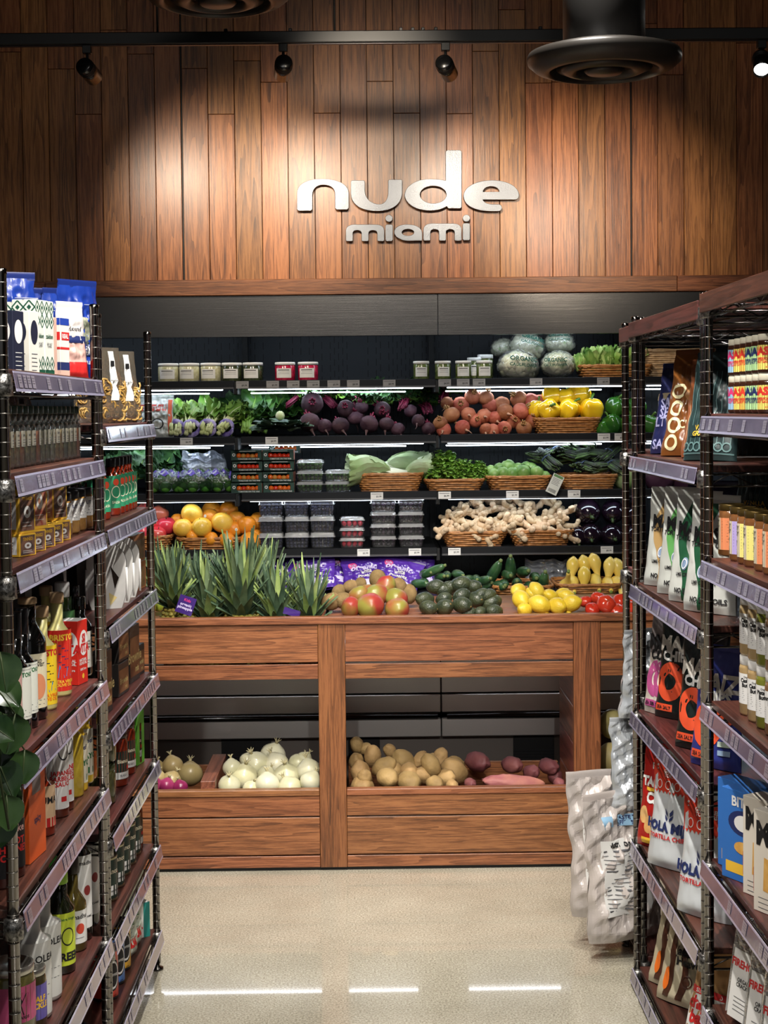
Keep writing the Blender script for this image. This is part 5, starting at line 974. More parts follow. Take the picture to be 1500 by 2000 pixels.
pot = [('in the front row', [(708, 1537, 26, (1.5, 1.5, 0)), (757, 1519, 24, (1.2, 1.3, 0)), (799, 1528, 26, (1.5, 1.6, .2)), (849, 1530, 18, (1, 1.4, 0)), (883, 1534, 14, (1.4, 1.4, 0)), (712, 1520, 18)]), ('in the middle row', [(799, 1507, 21, (1.4, 1.6, 0)), (705, 1510, 23), (750, 1498, 22, (.3, 1.0, 0)), (842, 1495, 22, (.2, -.5, 0)), (870, 1520, 22, (1, 1, 0)), (828, 1515, 20), (770, 1506, 16)]), ('in the third row', [(695, 1487, 17), (728, 1477, 20, (.4, 0, 0)), (790, 1487, 24, (.3, -.7, 0)), (888, 1505, 26, (.4, -.8, 0)), (822, 1482, 15)]), ('at the back', [(697, 1456, 16, (.3, -.3, 0)), (712, 1462, 13), (762, 1467, 15, (.6, -.6, 0)), (860, 1478, 17), (891, 1492, 17, (.4, -.9, 0)), (844, 1483, 13)])]
pile(POs, pot, 'brown potato', 'potato', 'potatoes in the lower middle bin', lambda r: 5.38 + .09 * r, rr=.044, tilt=1.0)
SWs = [lump('sweet_potato', (.03, .032, .06), SW, 18, 16, .1, 1.2, s_, fn=lambda th, z: 1 - .1 * z * z) for s_ in (4, 6)]
pile(SWs, [('in the back row', [(933, 1488, 29, (1.5, .2, .5), .05), (1000, 1494, 25, (1.4, 1.2, .3)), (1038, 1508, 22, (1.2, .9, 0)), (1072, 1497, 24, (1.2, 1.5, 0)), (1084, 1517, 22, (1.5, .6, 0))]), ('at the front', [(918, 1530, 16, (1.3, 1.4, 0)), (1092, 1530, 16, (1.5, 1.4, 0))])], 'dark purple sweet potato', 'sweet potato', 'sweet potatoes in the lower middle bin', lambda r: 5.55 - .12 * r, rr=.05)
mb = MB().ell((0, 0, 0), (.115, .036, .03), P('pale_sweet_potato', (176, 116, 100), .6, c2=(150, 86, 90), sc=12, bump=.4, bs=50), 26, 18, None, .12, 1.6, 3); tag(mb.build('sweet_potato', None, pt(1003, 1530, 5.40), rot=(.1, .1, .1)), 'long pale pink sweet potato lying along the bin ledge', 'sweet potato')
BNm = P('butternut_skin', (206, 190, 128), .4, c2=(160, 146, 90), sc=6, vr=.12); BN = hide(MB().ell((0, 0, 0), (.055, .055, .075), BNm, 24, 16, None, .03, 1, 2, fn=lambda th, z: 1 - .25 * max(0, z)).build('winter_squash'))
pile(BN, [('', [(1192, 1480, 30, (.2, .3, 0)), (1240, 1480, 30, (0, 0, 1)), (1200, 1528, 27, (1.5, .5, 0)), (1196, 1410, 26, (.4, .2, 0)), (1240, 1425, 26, (.4, .2, 0))])], 'pale yellow winter squash in right bin', 'squash', 'winter squash in the right bin', lambda r: 5.5, rr=.06)
# ================================================================== wire shelving units
def onx(px, py, X):
    d = Fw + Rv * ((px - 750) / FPX) + Uv * ((CYP - py) / FPX); t = X / d.x; return CP + d * t
RINGM = P('post_ring', (140, 136, 130), .3, .9)
RAILP = P('rail_plastic', (96, 90, 112), .18, c2=(122, 114, 136), sc=7, coat=.8, bump=.15, bs=25); RAILE = P('rail_edge', (176, 172, 200), .2, coat=.5); RTAG = P('rail_tag', (150, 144, 160), .3, coat=.6)
COLL = P('post_collar', (60, 58, 56), .3, .9, c2=(170, 168, 164), sc=160, bump=.4, bs=150)
def rack(side, X0, Y0, Y1, shelves, label, depth=.45, top_post=1.87, rail=True, toprail=None, zb=.02, seed=0):
    """side -1: left of the aisle, faces +x; X0: distance of the front posts from the middle"""
    s_ = side; e = empty('wire_shelving_unit', (s_ * X0, (Y0 + Y1) / 2, 0), 0, label, 'shelving', 'wire shelving units with wood boards along the aisle'); KIDS[e.name] = []
    hy = (Y1 - Y0) / 2; r = random.Random(seed)
    for x in (0, s_ * depth):
        for y in (-hy, hy):
            mb = MB().lathe([(0, zb), (.0106, zb), (.0106, top_post - .012), (.0112, top_post - .010), (.0112, top_post - .002), (.008, top_post), (0, top_post)], CHROME, 16, (x, y, 0)); z = zb + .025
            while z < top_post - .02: mb.lathe([(.0104, z - .001), (.0110, z - .0007), (.0112, z), (.0110, z + .0007), (.0104, z + .001)], RINGM, 14, (x, y, 0)); z += .025
            kid(e, 'post', mb)
            kid(e, 'foot', MB().lathe([(0, 0), (.018, 0), (.018, .006), (.007, .01), (.007, zb + .002)], CHROME_D, 12, (x, y, 0)))
    for si, z in enumerate(shelves):
        top = z > 1.8
        b = MB().box(min(0, s_ * depth) + .004, max(0, s_ * depth) - .004, -hy + .008, hy - .008, z - .016, z, W_RED, .002, seed + si * 1.3); bo = kid(e, 'shelf_board', b)
        mb = MB(); zt_ = z - .020; zb_ = z - .046
        for x in (0, s_ * depth):
            for q in (zt_, zb_): mb.tube([(x, -hy, q), (x, hy, q)], .0028, CHROME_D, 6)
            n = 12; mb.tube([(x, -hy + 2 * hy * k / n, zt_ if k % 2 else zb_) for k in range(n + 1)], .0017, CHROME_D, 5)
        for y in (-hy, hy):
            for q in (zt_, zb_): mb.tube([(0, y, q), (s_ * depth, y, q)], .0028, CHROME_D, 6)
            n = 8; mb.tube([(s_ * depth * k / n, y, zt_ if k % 2 else zb_) for k in range(n + 1)], .0017, CHROME_D, 5)
        for k in range(1, 7): mb.tube([(s_ * depth * k / 7, -hy, zt_ + .002), (s_ * depth * k / 7, hy, zt_ + .002)], .002, CHROME_D, 5)
        kid(bo, 'wire_frame', mb)
        mb = MB()
        for x in (0, s_ * depth):
            for y in (-hy, hy): mb.lathe([(.0125, z - .05), (.0185, z - .048), (.017, z - .012), (.0125, z - .01)], COLL, 14, (x, y, 0))
        cl = kid(bo, 'post_collars', mb); cl['kind'] = 'stuff'
        if top:
            kid(bo, 'front_board', MB().box(-s_ * .018, -s_ * .012, -hy - .005, hy + .005, z - .038, z + .004, W_RED, .0015, seed + 5))
        elif rail:
            mb = MB(); xo = -s_ * .016; y0_, y1_ = -hy + .012, hy - .004
            for a, b_, m_ in ((-.005, -.0085, RAILE), (-.0085, -.036, RAILP), (-.036, -.041, RAILE)):
                x0_ = xo - s_ * (-(a + .005) * .18); x1_ = xo - s_ * (-(b_ + .005) * .18)
                t_ = .0015; vs = [(x0_, y0_, z + a), (x0_, y1_, z + a), (x1_, y1_, z + b_), (x1_, y0_, z + b_)]; vs += [(v[0] + s_ * t_, v[1], v[2]) for v in vs]
                mb.add(vs, [(0, 1, 2, 3), (7, 6, 5, 4), (0, 4, 5, 1), (3, 2, 6, 7), (0, 3, 7, 4), (1, 5, 6, 2)], m_)
            kid(bo, 'price_rail', mb, fix=True)
            mb = MB(); y = y0_ + .02
            while y < y1_ - .04:
                w_ = r.uniform(.022, .03)
                if r.random() < .62:
                    f = lambda a, b_: Vector((xo - s_ * (.0012 + (-b_ - .005) * .18), y + a, z + b_))
                    mb.add([f(0, -.011), f(w_, -.011), f(w_, -.034), f(0, -.034)], [(0, 1, 2, 3)], RTAG)
                    for q in (-.015, -.020, -.0245): mb.add([f(.003, q), f(w_ - .004, q), f(w_ - .004, q - .0015), f(.003, q - .0015)], [(0, 1, 2, 3)], GREYINK)
                y += w_ + r.uniform(.006, .04)
            if mb.v: tg = kid(bo, 'shelf_tags', mb); tg['kind'] = 'stuff'
    return e
LN = [.055, .396, .750, 1.003, 1.347, 1.516, 1.699]; LFs = [.123, .373, .621, .873, 1.117, 1.348, 1.591]
RF = [.054, .412, .779, 1.134, 1.490, 1.848]; RN = [.05, .304, .629, .977, 1.290, 1.604, 1.860]
rack(-1, .63, 2.625, 3.515, LN, 'nearer left wire shelving unit holding jars, oils and sauces', seed=1)
rack(-1, .63, 3.548, 4.355, LFs, 'farther left wire shelving unit beside the produce table', top_post=1.85, seed=2)
rack(1, .74, 3.325, 4.19, RF, 'farther right wire shelving unit full of chip bags', seed=3)
rack(1, .74, 2.40, 3.292, RN, 'nearer right wire shelving unit of jars and cracker boxes', seed=4)
rack(1, .765, 4.235, 4.50, [.059, .439, .816, 1.146, 1.496, 1.848], 'narrow end wire shelving unit facing the produce table', depth=.62, rail=False, seed=5)
# ================================================================== packaged goods
def bottle(name, r, h, body, cap, ch=.03, cr=None, nr=.013, sh=.62, nk=.78, lab=None, art=None, wrap=2.6, fill=None, ring=False, labm=PAPER, bs_=None):
    """sh: shoulder start, nk: neck start (fractions of the height up to the cap)"""
    e = hide(empty(name)); KIDS[e.name] = []; H = h - ch * .8; cr = cr or nr * 1.15
    pr = [(0, .002), (r * .9, 0), (r, .005), (r, H * sh), (r * .96, H * (sh + (nk - sh) * .3)), (r * .72, H * (sh + (nk - sh) * .7)), (nr * 1.25, H * nk), (nr, H * (nk + .04)), (nr, H)]
    if ring: pr[-1:] = [(nr, H * .93), (nr * 1.2, H * .935), (nr * 1.2, H * .96), (nr, H * .965), (nr, H)]
    kid(e, 'glass_body', MB().lathe(pr, body, 24))
    kid(e, 'cap', MB().lathe([(cr * .97, h - ch), (cr, h - ch + .001), (cr, h - .002), (cr * .92, h), (0, h)], cap, 20))
    if fill: kid(e, 'fill', MB().lathe([(0, .004), (r * .9, .006), (r * .93, H * sh * .9), (0, H * sh * .9)], fill, 20))
    if lab:
        z0, z1 = lab; mb = MB(); L_ = lambda l: cyl(r * 1.004 + .0003 * l, (z0 + z1) / 2, -PI / 2); P0 = L_(0)
        mb.surf(lambda u, v: P0((u - .5) * r * wrap, (v - .5) * (z1 - z0)), 18, 1, labm)
        if art: art(mb, L_, r, z1 - z0)
        kid(e, 'label', mb)
    return e
def jar(name, r, h, body, lid, lh=.016, lab=None, art=None, wrap=4.6, labm=PAPER, lr=1.0, lm2=None):
    e = hide(empty(name)); KIDS[e.name] = []
    kid(e, 'jar_body', MB().lathe([(0, .002), (r * .9, 0), (r, .005), (r, h * .78), (r * .93, h * .86), (r * .88, h - lh)], body, 26))
    kid(e, 'lid', MB().lathe([(r * .93 * lr, h - lh), (r * .96 * lr, h - lh + .001), (r * .96 * lr, h - .0015), (r * .92 * lr, h), (r * .8 * lr, h), (r * .78 * lr, h - .001), (0, h - .001)], lid, 26))
    if lab:
        z0, z1 = lab; mb = MB(); L_ = lambda l: cyl(r * 1.004 + .0003 * l, (z0 + z1) / 2, -PI / 2); P0 = L_(0)
        mb.surf(lambda u, v: P0((u - .5) * r * wrap, (v - .5) * (z1 - z0)), 20, 1, labm)
        if art: art(mb, L_, r, z1 - z0)
        kid(e, 'label', mb)
    return e
def carton_box(name, w, d, h, m, art=None, top=None, side=None, flaps=True):
    e = hide(empty(name)); KIDS[e.name] = []; mb = MB(); mb.box(-w / 2, w / 2, -d / 2, d / 2, 0, h, m, .0008)
    F_ = lambda l: plane(-d / 2 - .0004 * l, h / 2); Lf = lambda l: (lambda a, b: Vector((-w / 2 - .0004 * l, -a, h / 2 + b))); Rt = lambda l: (lambda a, b: Vector((w / 2 + .0004 * l, a, h / 2 + b))); Tp = lambda l: (lambda a, b: Vector((a, b, h + .0004 * l)))
    if art: art(mb, F_, Lf, Rt, Tp, w, d, h)
    kid(e, 'carton', mb)
    kid(e, 'top_flap', MB().box(-w / 2 + .001, w / 2 - .001, -d / 2 + .001, d / 2 - .001, h, h + .0008, top or m)); return e
CNT = {}
def put(pr, side, px, z, r, label, cat, group=None, back=0, rz=None, sc=1, turn=30, py=None, xf=None, lean=0, tw_=0):
    """silhouette edge nearest the aisle at px; stands at height z on the unit's board"""
    xe = (xf or (.655 if side < 0 else .768)) + back; py = py or proj((side * xe, 3.4, z + .08))[1]
    q = onx(px, py, side * xe); Y = min(q.y, 4.285 if side < 0 else 4.11)
    ang = side * -(90 - turn) if rz is None else rz
    o = use(pr, (side * (xe + r), Y, z + .0006), (lean, 0, math.radians(ang + tw_)), sc, label, cat, group); return o
T = lambda t, cx, cy, sz, m=INK, l=2, b=.02, sx=1: (lambda mb, L_: mb.text(t, L_(l), m, cx, cy, sz, b, sx))
def lines(mb, Pf, x0, x1, y0, n, dy, m=GREYINK, th=.0012, nn=3):
    for k in range(n): mb.quad(Pf, x0, x1 - (x1 - x0) * .25 * hsh(k, x0), y0 - k * dy, y0 - k * dy + th, m, nn)
BLKG = P('black_glass', (12, 12, 11), .08, coat=.8); DKG = P('dark_olive_glass', (26, 30, 14), .1, coat=.8); CORK = P('cork_wood', (190, 158, 120), .6); BLCAP = P('black_cap', (24, 24, 28), .35)
YEL = P('yellow_tin', (232, 196, 40), .35, coat=.4); CRM = P('cream_bottle', (220, 212, 140), .35, coat=.4); REDL = P('red_label', (206, 44, 34), .4); PNKL = P('pink_label', (214, 168, 160), .55); BEIL = P('beige_label', (222, 212, 180), .55); BLUI = P('blue_ink', (40, 130, 190), .5); ORI = P('orange_ink', (226, 110, 30), .5); YI = P('yellow_ink', (238, 190, 60), .5)
GRNI = P('green_ink', (36, 110, 60), .5); REDI = P('red_ink', (200, 40, 40), .5); NAVY = P('navy_ink', (34, 46, 96), .5)
CR2 = P('cream_print', (230, 222, 196), .5)
# ---- left near unit, olive oils (z 1.008)
Zs = LN[3]; g = 'oil and vinegar bottles on the fourth shelf of the left unit'
def aF(mb, L_, r, h): mb.text('FRANTOIO', L_(1), GRNI, -.002, h * .36, .0115, .03); lines(mb, L_(1), -.03, .03, -h * .33, 3, .006); [mb.quad(L_(1), -.024, .026, q, q + .0006, GREYINK, 6) for q in (h * .45, -h * .45)]
fr = bottle('olive_oil_bottle', .031, .235, BLKG, BLCAP, .05, .015, .014, .6, .72, (.03, .13), aF, 3.2, labm=P('offwhite', (224, 226, 214), .6))
pk = bottle('olive_oil_bottle', .031, .25, BLKG, BLCAP, .06, .016, .014, .62, .72, (.02, .15), lambda mb, L_, r, h: (mb.text('ROSE', L_(1), INK, 0, h * .1, .012), lines(mb, L_(1), -.02, .02, -h * .2, 4, .008)), 3.4, labm=PNKL)
bk_ = bottle('olive_oil_bottle', .036, .245, BLKG, CORK, .012, .019, .016, .64, .80, (.025, .135), lambda mb, L_, r, h: (mb.text('WILD\nHARVEST', L_(1), INK, 0, h * .33, .009), ringp(mb, L_(1), 0, -h * .1, .022, .026, 0, P('peach', (216, 140, 100), .5)), lines(mb, L_(1), -.02, .02, -h * .36, 2, .008)), 3.4, labm=BEIL)
def aB(mb, L_, r, h):
    red = mb.mats[0] is REDL; mb.text('BRISTOL', L_(1), YI if red else REDI, 0, h * .38, .018, .04)
    for k in range(9): mb.quad(L_(1), -.014 + (k % 3) * .007, -.008 + (k % 3) * .009, h * (.24 - .045 * k), h * (.255 - .045 * k), INK if not red else NAVY, 1)
    mb.poly(L_(1), [(-.016, -h * .28), (.0, -h * .28), (-.012, -h * .06)], BLUI); mb.poly(L_(1), [(.003, -h * .26), (.018, -h * .26), (.006, -h * .1)], BLUI); mb.text('EXTRA VIRGIN\nOLIVE OIL', L_(1), ORI if not red else YI, 0, -h * .37, .009, .03)
by = bottle('squeeze_oil_bottle', .030, .215, CRM, CORK, .022, .0155, .012, .62, .74, (.012, .135), aB, 3.6, labm=YEL); br_ = bottle('squeeze_oil_bottle', .030, .225, CRM, CORK, .022, .0155, .013, .62, .74, (.012, .145), aB, 3.6, labm=REDL)
gb_ = bottle('green_oil_bottle', .028, .225, P('green_glass', (70, 98, 46), .15, coat=.6), WHITE, .034, .017, .014, .66, .78, (.012, .16), lambda mb, L_, r, h: (ringp(mb, L_(1), 0, h * .2, .016, .018, 0, PAPER), mb.text('SUN\nPIN', L_(2), GRNI, 0, h * .2, .009), lines(mb, L_(1), -.015, .015, -h * .1, 5, .01, PAPER, .004)), 3.6, labm=P('green_label', (60, 104, 60), .5))
bs2 = bottle('small_balsamic_bottle', .028, .185, BLKG, BLKG, .03, .014, .012, .7, .84, (.02, .105), lambda mb, L_, r, h: (mb.text('Organic\nBalsamic\nVinegar', L_(1), INK, 0, h * .15, .008), lines(mb, L_(1), -.012, .012, -h * .3, 2, .006)), 2.6, labm=P('grey_label', (206, 202, 192), .6))
def aS(mb, F_, Lf, Rt, Tp, w, d, h):
    for Q in (F_, Lf):
        a = (w if Q is F_ else d); ringp(mb, Q(1), .004, h * .14, a * .42, h * .2, 0, PAPER); mb.text('SI\nVITA', Q(2), REDI, .004, h * .14, .026, .05); mb.text('NATURAL\nOLIVE OIL', Q(1), PAPER, 0, -h * .15, .009, .03); mb.text('100% Pure', Q(1), PAPER, 0, -h * .27, .008); ringp(mb, Q(1), 0, -h * .38, .006, .006, 0, YI)
sv = carton_box('oil_carton', .055, .05, .145, REDL, aS, P('white_top', (220, 220, 218), .5))
for px, pr, rr, lb, bk0 in ((41, pk, .031, 'tall dark oil bottle with pink label and black cap', 0), (59, fr, .031, 'dark oil bottle with pale label, left of the matching pair', 0), (72, fr, .031, 'dark oil bottle with pale label, right of the matching pair', .0), (90, bk_, .036, 'black glossy oil bottle with beige label and wooden cap', 0), (110, by, .030, 'yellow and cream oil bottle in front, left of the red one', 0),
                            (117, by, .03, 'yellow and cream oil bottle behind the front yellow one', .068), (139, br_, .03, 'red labelled cream oil bottle with wooden cap', 0), (147, gb_, .028, 'green oil bottle with white cap beside the red carton', .03), (141, gb_, .028, 'green oil bottle with white cap standing behind its twin', .09), (163, sv, .025, 'bright red oil carton with a round white emblem', 0), (180, bs2, .028, 'small dark vinegar bottle with grey label beside the post', 0), (168, bs2, .028, 'small dark vinegar bottle behind the red oil carton', .06)):
    put(pr, -1, px, Zs, rr, lb, 'bottle' if pr is not sv else 'carton', g, bk0, turn=48 if pr is not sv else 12)
# pale dome boxes behind and on the farther unit
DB = P('dark_gift_box', (62, 56, 56), .6); GB2 = P('grey_gift_box', (168, 166, 164), .5, c2=(190, 188, 184), sc=12); WIN = P('box_window', (34, 26, 20), .2, coat=.5); GOLD = P('gold_print', (196, 178, 120), .4)
def dome(name, w, d, h, m, deco):
    e = hide(empty(name)); KIDS[e.name] = []; mb = MB(); n = 14; pts = []
    for k in range(n + 1): a = PI * k / n; pts.append((math.cos(a) * w / 2, h - w / 2 * .9 + math.sin(a) * w / 2 * .9))
    pts += [(-w / 2 * .96, h * .2), (-w / 2 * .75, .0), (w / 2 * .75, .0), (w / 2 * .96, h * .2)]
    N_ = len(pts); vs = [(a, -d / 2, b) for a, b in pts] + [(a * .97, -d / 2 - .0, b) for a, b in pts] + [(a, d / 2, b) for a, b in pts]
    fs = [tuple(range(N_, 2 * N_))] + [(k, (k + 1) % N_, 2 * N_ + (k + 1) % N_, 2 * N_ + k) for k in range(N_)] + [tuple(range(3 * N_ - 1, 2 * N_ - 1, -1))]
    mb.add(vs, fs, m); kid(e, 'box', mb, fix=True)
    mb = MB(); pl = plane(-d / 2 - .001, h * .35)
    if deco: 
        for s_ in (-1, 1): mb.poly(pl, [(s_ * w * .1, h * .3), (s_ * w * .3, h * .12), (s_ * w * .2, -h * .05)], WIN); mb.poly(pl, [(s_ * w * .05, -h * .1), (s_ * w * .25, -h * .18), (s_ * w * .08, -h * .3)], GOLD)
        for s_ in (-1, 1): mb.tube([(s_ * w / 2 * .985, -d / 2 - .001, h * .1), (s_ * w / 2 * 1.0, -d / 2 - .001, h * .4), (s_ * w / 2 * .98, -d / 2 - .001, h * .62)], .003, PAPER, 6)
    else: mb.poly(pl, [(-w * .3, -h * .02), (w * .1, -h * .02), (w * .1, -h * .24), (-w * .3, -h * .24)], WIN)
    kid(e, 'window', mb); return e
dbx = dome('domed_gift_box', .085, .13, .25, DB, False); gbx = dome('domed_gift_box', .11, .07, .168, GB2, True)
for px, Y, bk0, lb in ((56, 2.98, .14, 'dark domed gift box, leftmost behind the oil bottles'), (130, 3.14, .11, 'dark domed gift box in the middle behind the oils'), (172, 3.38, .10, 'dark domed gift box, rightmost behind the oil bottles'), (150, 3.33, .2, 'dark domed gift box set farthest back behind the oils')):
    q = onx(px, 1200, -(.655 + bk0)); use(dbx, (q.x - .043, q.y, Zs), (0, 0, .1), 1, lb, 'gift box', 'dark domed boxes behind the bottles')
for i, px in enumerate((226, 240, 253)): put(gbx, -1, px, LFs[4], .035, 'pale grey domed gift box, %s of three beside brown cartons' % ORD[i].replace('third from left', 'rightmost').replace('second from left', 'middle'), 'gift box', 'pale domed boxes on the far left unit', 0, turn=60)
KR = P('kraft', (132, 84, 48), .6, c2=(150, 98, 58), sc=6); KRT = P('grey_lid', (176, 180, 190), .4)
def aK(mb, F_, Lf, Rt, Tp, w, d, h): mb.quad(F_(1), -w * .4, w * .4, -h * .4, h * .3, P('photo_panel', (74, 62, 44), .4, c2=(130, 96, 60), sc=40)); ringp(mb, Lf(1), d * .3, h * .36, .0045, .0045, .4, INK, 12)
kb = carton_box('kraft_carton', .15, .085, .078, KR, aK, KRT)
for k in (0, 1): put(kb, -1, 289, LFs[4] + .0795 * k, .0425, 'brown kraft carton with grey lid, %s of the stacked pair' % ['bottom', 'top'][k], 'carton', 'kraft cartons at the far left unit end', -.003, turn=6, tw_=[0, 1.5][k])
# ---- left near unit, top shelf (z 1.703)
TOPZ = LN[6]; g2 = 'packages on the top shelf of the left unit'
def diam(mb, Pf, w, h, m, n=2, rows=4):
    for i in range(n):
        for j in range(rows):
            cx = -w / 2 + w * (i + .5) / n; cy = -h / 2 + h * (j + .5) / rows; a, b = w / n * .5, h / rows * .5
            for q in (0,): 
                for (x0, y0, x1, y1) in ((cx - a, cy, cx, cy + b), (cx, cy + b, cx + a, cy), (cx + a, cy, cx, cy - b), (cx, cy - b, cx - a, cy)):
                    dx, dy = (y1 - y0), -(x1 - x0); l_ = math.hypot(dx, dy); dx, dy = dx / l_ * .0014, dy / l_ * .0014; mb.poly(Pf, [(x0 - dx, y0 - dy), (x1 - dx, y1 - dy), (x1 + dx, y1 + dy), (x0 + dx, y0 + dy)], m)
                mb.poly(Pf, [(cx - a * .4, cy), (cx, cy + b * .4), (cx + a * .4, cy), (cx, cy - b * .4)], m)
DG = P('dark_green_ink', (26, 80, 60), .5)
def aZ(mb, F_, Lf, Rt, Tp, w, d, h):
    for Q, a in ((F_, w), (Lf, d)):
        f = (lambda Q: (lambda x, y: Q(1)(x, y + h * .31)))(Q); diam(mb, f, a, h * .36, DG, 2, 2); f2 = (lambda Q: (lambda x, y: Q(1)(x, y - h * .36)))(Q); diam(mb, f2, a, h * .2, DG, 2, 1); mb.text('zaldon', Q(2), DG, 0, h * .02, .013); mb.text('SEA SALT\nFLAKES', Q(2), GREYINK, 0, -h * .1, .006); mb.quad(Q(1), -a / 2, a / 2, -h * .5, -h * .44, DG, 1)
    diam(mb, Tp(1), w, d, DG, 1, 1)
zb_ = carton_box('salt_carton', .045, .05, .15, P('pale_carton', (222, 224, 214), .5), aZ)
def aN(c, c2):
    def f(mb, F_, Lf, Rt, Tp, w, d, h):
        for Q, a in ((F_, w), (Lf, d)): ringp(mb, Q(1), 0, h * .16, a * .36, h * .2, 0, c); lines(mb, Q(1), -a * .3, a * .3, -h * .2, 5, .008, c)
    return f
NV = P('navy_carton', (32, 36, 56), .45); nb = carton_box('salt_carton', .045, .04, .112, NV, aN(PAPER, 0)); wb = carton_box('salt_carton', .045, .045, .12, P('white_carton', (226, 224, 214), .5), aN(NV, 0))
SB_ = P('stripe_pack', (214, 176, 160), .5)
ssp = carton_box('small_carton', .02, .05, .12, SB_, lambda mb, F_, Lf, Rt, Tp, w, d, h: [mb.quad(Lf(1), -.02 + k * .01, -.015 + k * .01, -h * .45, h * .45, P('orange_strip2', (206, 110, 70), .5), 1) for k in range(4)])
def aR(mb, F_, Lf, Rt, Tp, w, d, h):
    for Q, a in ((F_, w), (Lf, d)): mb.quad(Q(1), -a / 2, a / 2, h * .38, h * .5, P('royal_blue', (36, 66, 160), .4), 1); mb.quad(Q(1), -a * .34, a * .5, h * .12, h * .26, REDI, 1); mb.text('REAL', Q(2), PAPER, .002, h * .19, .013, .04); mb.quad(Q(1), -a / 2, a / 2, -h * .04, -h * .0, REDI, 1); mb.quad(Q(1), -a / 2, a / 2, -h * .4, -h * .26, NAVY, 1); mb.quad(Q(1), -a / 2, a / 2, -h * .5, -h * .4, SB_, 1)
rb = carton_box('salt_carton', .045, .05, .125, P('white_carton', (226, 224, 214), .5), aR)
BLB = P('blue_bag', (30, 62, 156), .3, c2=(22, 46, 126), sc=6, coat=.4); BLBD = P('blue_bag_dark', (24, 42, 110), .35, coat=.3)
def dC(mb, L_, w, h):
    ringp(mb, L_(1), 0, h * .52, w * .3, h * .15, 0, P('photo_print', (150, 150, 130), .5, c2=(70, 80, 60), sc=60)); patch(mb, L_(2), K(-w * .36), K(w * .36), h * .26, h * .37, PAPER); mb.text('CELTIC', L_(3), NAVY, 0, h * .335, .02, .03); mb.text('SEA SALT', L_(3), NAVY, 0, h * .285, .016, .03); mb.text('NATURAL', L_(3), PAPER, 0, h * .18, .012)
    patch(mb, L_(1), K(-w * .5), K(w * .5), h * .8, h * .805, PAPER)
cb_ = make_bag('salt_bag', .13, .225, .06, BLB, 2, .009, None, dC, BLBD, .9)
pkb = make_bag('salt_bag', .11, .16, .05, P('clear_bag', (206, 200, 196), .3, coat=.4), 4, .004, lambda u, v: P('red_bag_bottom', (200, 44, 44), .3) if v < .22 else P('salmon_salt', (196, 160, 150), .4) if v < .5 else P('clear_bag', (206, 200, 196), .3), lambda mb, L_, w, h: (patch(mb, L_(1), K(-w * .45), K(w * .45), h * .5, h * .6, NAVY), mb.text('Redmond', L_(2), INK, 0, h * .7, .014)), tw=.7)
for px, pr, rr, lb, bk0, z_, tn in ((38, nb, .02, 'navy salt carton with white oval, leftmost on the top shelf', 0, 0, 14), (68, wb, .022, 'white salt carton with dark oval beside the navy one', 0, 0, 12), (80, zb_, .025, 'pale carton with green diamonds, left of the patterned ones', .01, 0, 12), (98, zb_, .025, 'pale carton with green diamonds, right of the patterned ones', .0, 0, 12), (56, zb_, .025, 'pale carton with green diamonds, standing behind the white one', .05, 0, 12),
                               (109, ssp, .025, 'narrow orange striped carton beside the red and blue one', 0, 0, 10), (128, rb, .025, 'small white carton with red panel and blue top', 0, 0, 14), (158, pkb, .025, 'clear salt bag with red base leaning by the blue bags', 0, 0, 38), (178, cb_, .03, 'blue salt bag, frontmost of the blue bags on the top shelf', .01, 0, 40), (150, cb_, .03, 'blue salt bag in the middle of the blue bags', .09, 0, 52), (118, cb_, .03, 'blue salt bag behind the patterned cartons', .13, 0, 60), (47, cb_, .03, 'blue salt bag far left behind the navy carton', .12, -.0, 65)):
    put(pr, -1, px, TOPZ, rr, lb, 'carton' if pr in (nb, wb, zb_, ssp, rb) else 'bag', g2, bk0, turn=tn)
# ---- spice jars (z 1.52)
Zs = LN[5]; GLS = film('jar_glass', (235, 240, 238), .05, .05, .2)
spm = [P('spice_%d' % i, c, .7, c2=c_, sc=90) for i, (c, c_) in enumerate((((160, 150, 120), (110, 96, 60)), ((190, 110, 50), (170, 80, 30)), ((176, 156, 110), (120, 100, 60)), ((130, 120, 90), (60, 60, 40)), ((150, 100, 60), (200, 170, 110)), ((200, 196, 180), (150, 140, 110))))]
GRL = P('dark_green_lid', (30, 52, 40), .4, coat=.3)
sj = []
for i, m_ in enumerate(spm):
    sj.append(bottle('spice_jar', .0215, .118, GLS, GRL, .016, .0185, .0165, .72, .82, (.04, .07), lambda mb, L_, r, h: (mb.text('SPICE', L_(1), GREYINK, 0, h * .2, .006), lines(mb, L_(1), -.008, .008, -h * .1, 3, .005)), 1.1, fill=m_, labm=P('faint_label', (180, 176, 160), .5)))
n_sp = 17
for i in range(n_sp):
    q = Vector((-.655, 2.72 + i * .0465, 0)); use(sj[(i * 5 + i // 3) % 6 if i != 4 else 1], (-.678, q.y, Zs + .0006), (0, 0, math.radians(84 + 20 * hsh(i, 1))), 1, 'glass spice jar with dark green lid, %s from the near end' % 'first second third fourth fifth sixth seventh eighth ninth tenth eleventh twelfth thirteenth fourteenth fifteenth sixteenth seventeenth'.split()[i], 'spice jar', 'spice jars in a row under the top shelf')
PST = P('pasta', (168, 130, 64), .5, c2=(190, 156, 92), sc=12)
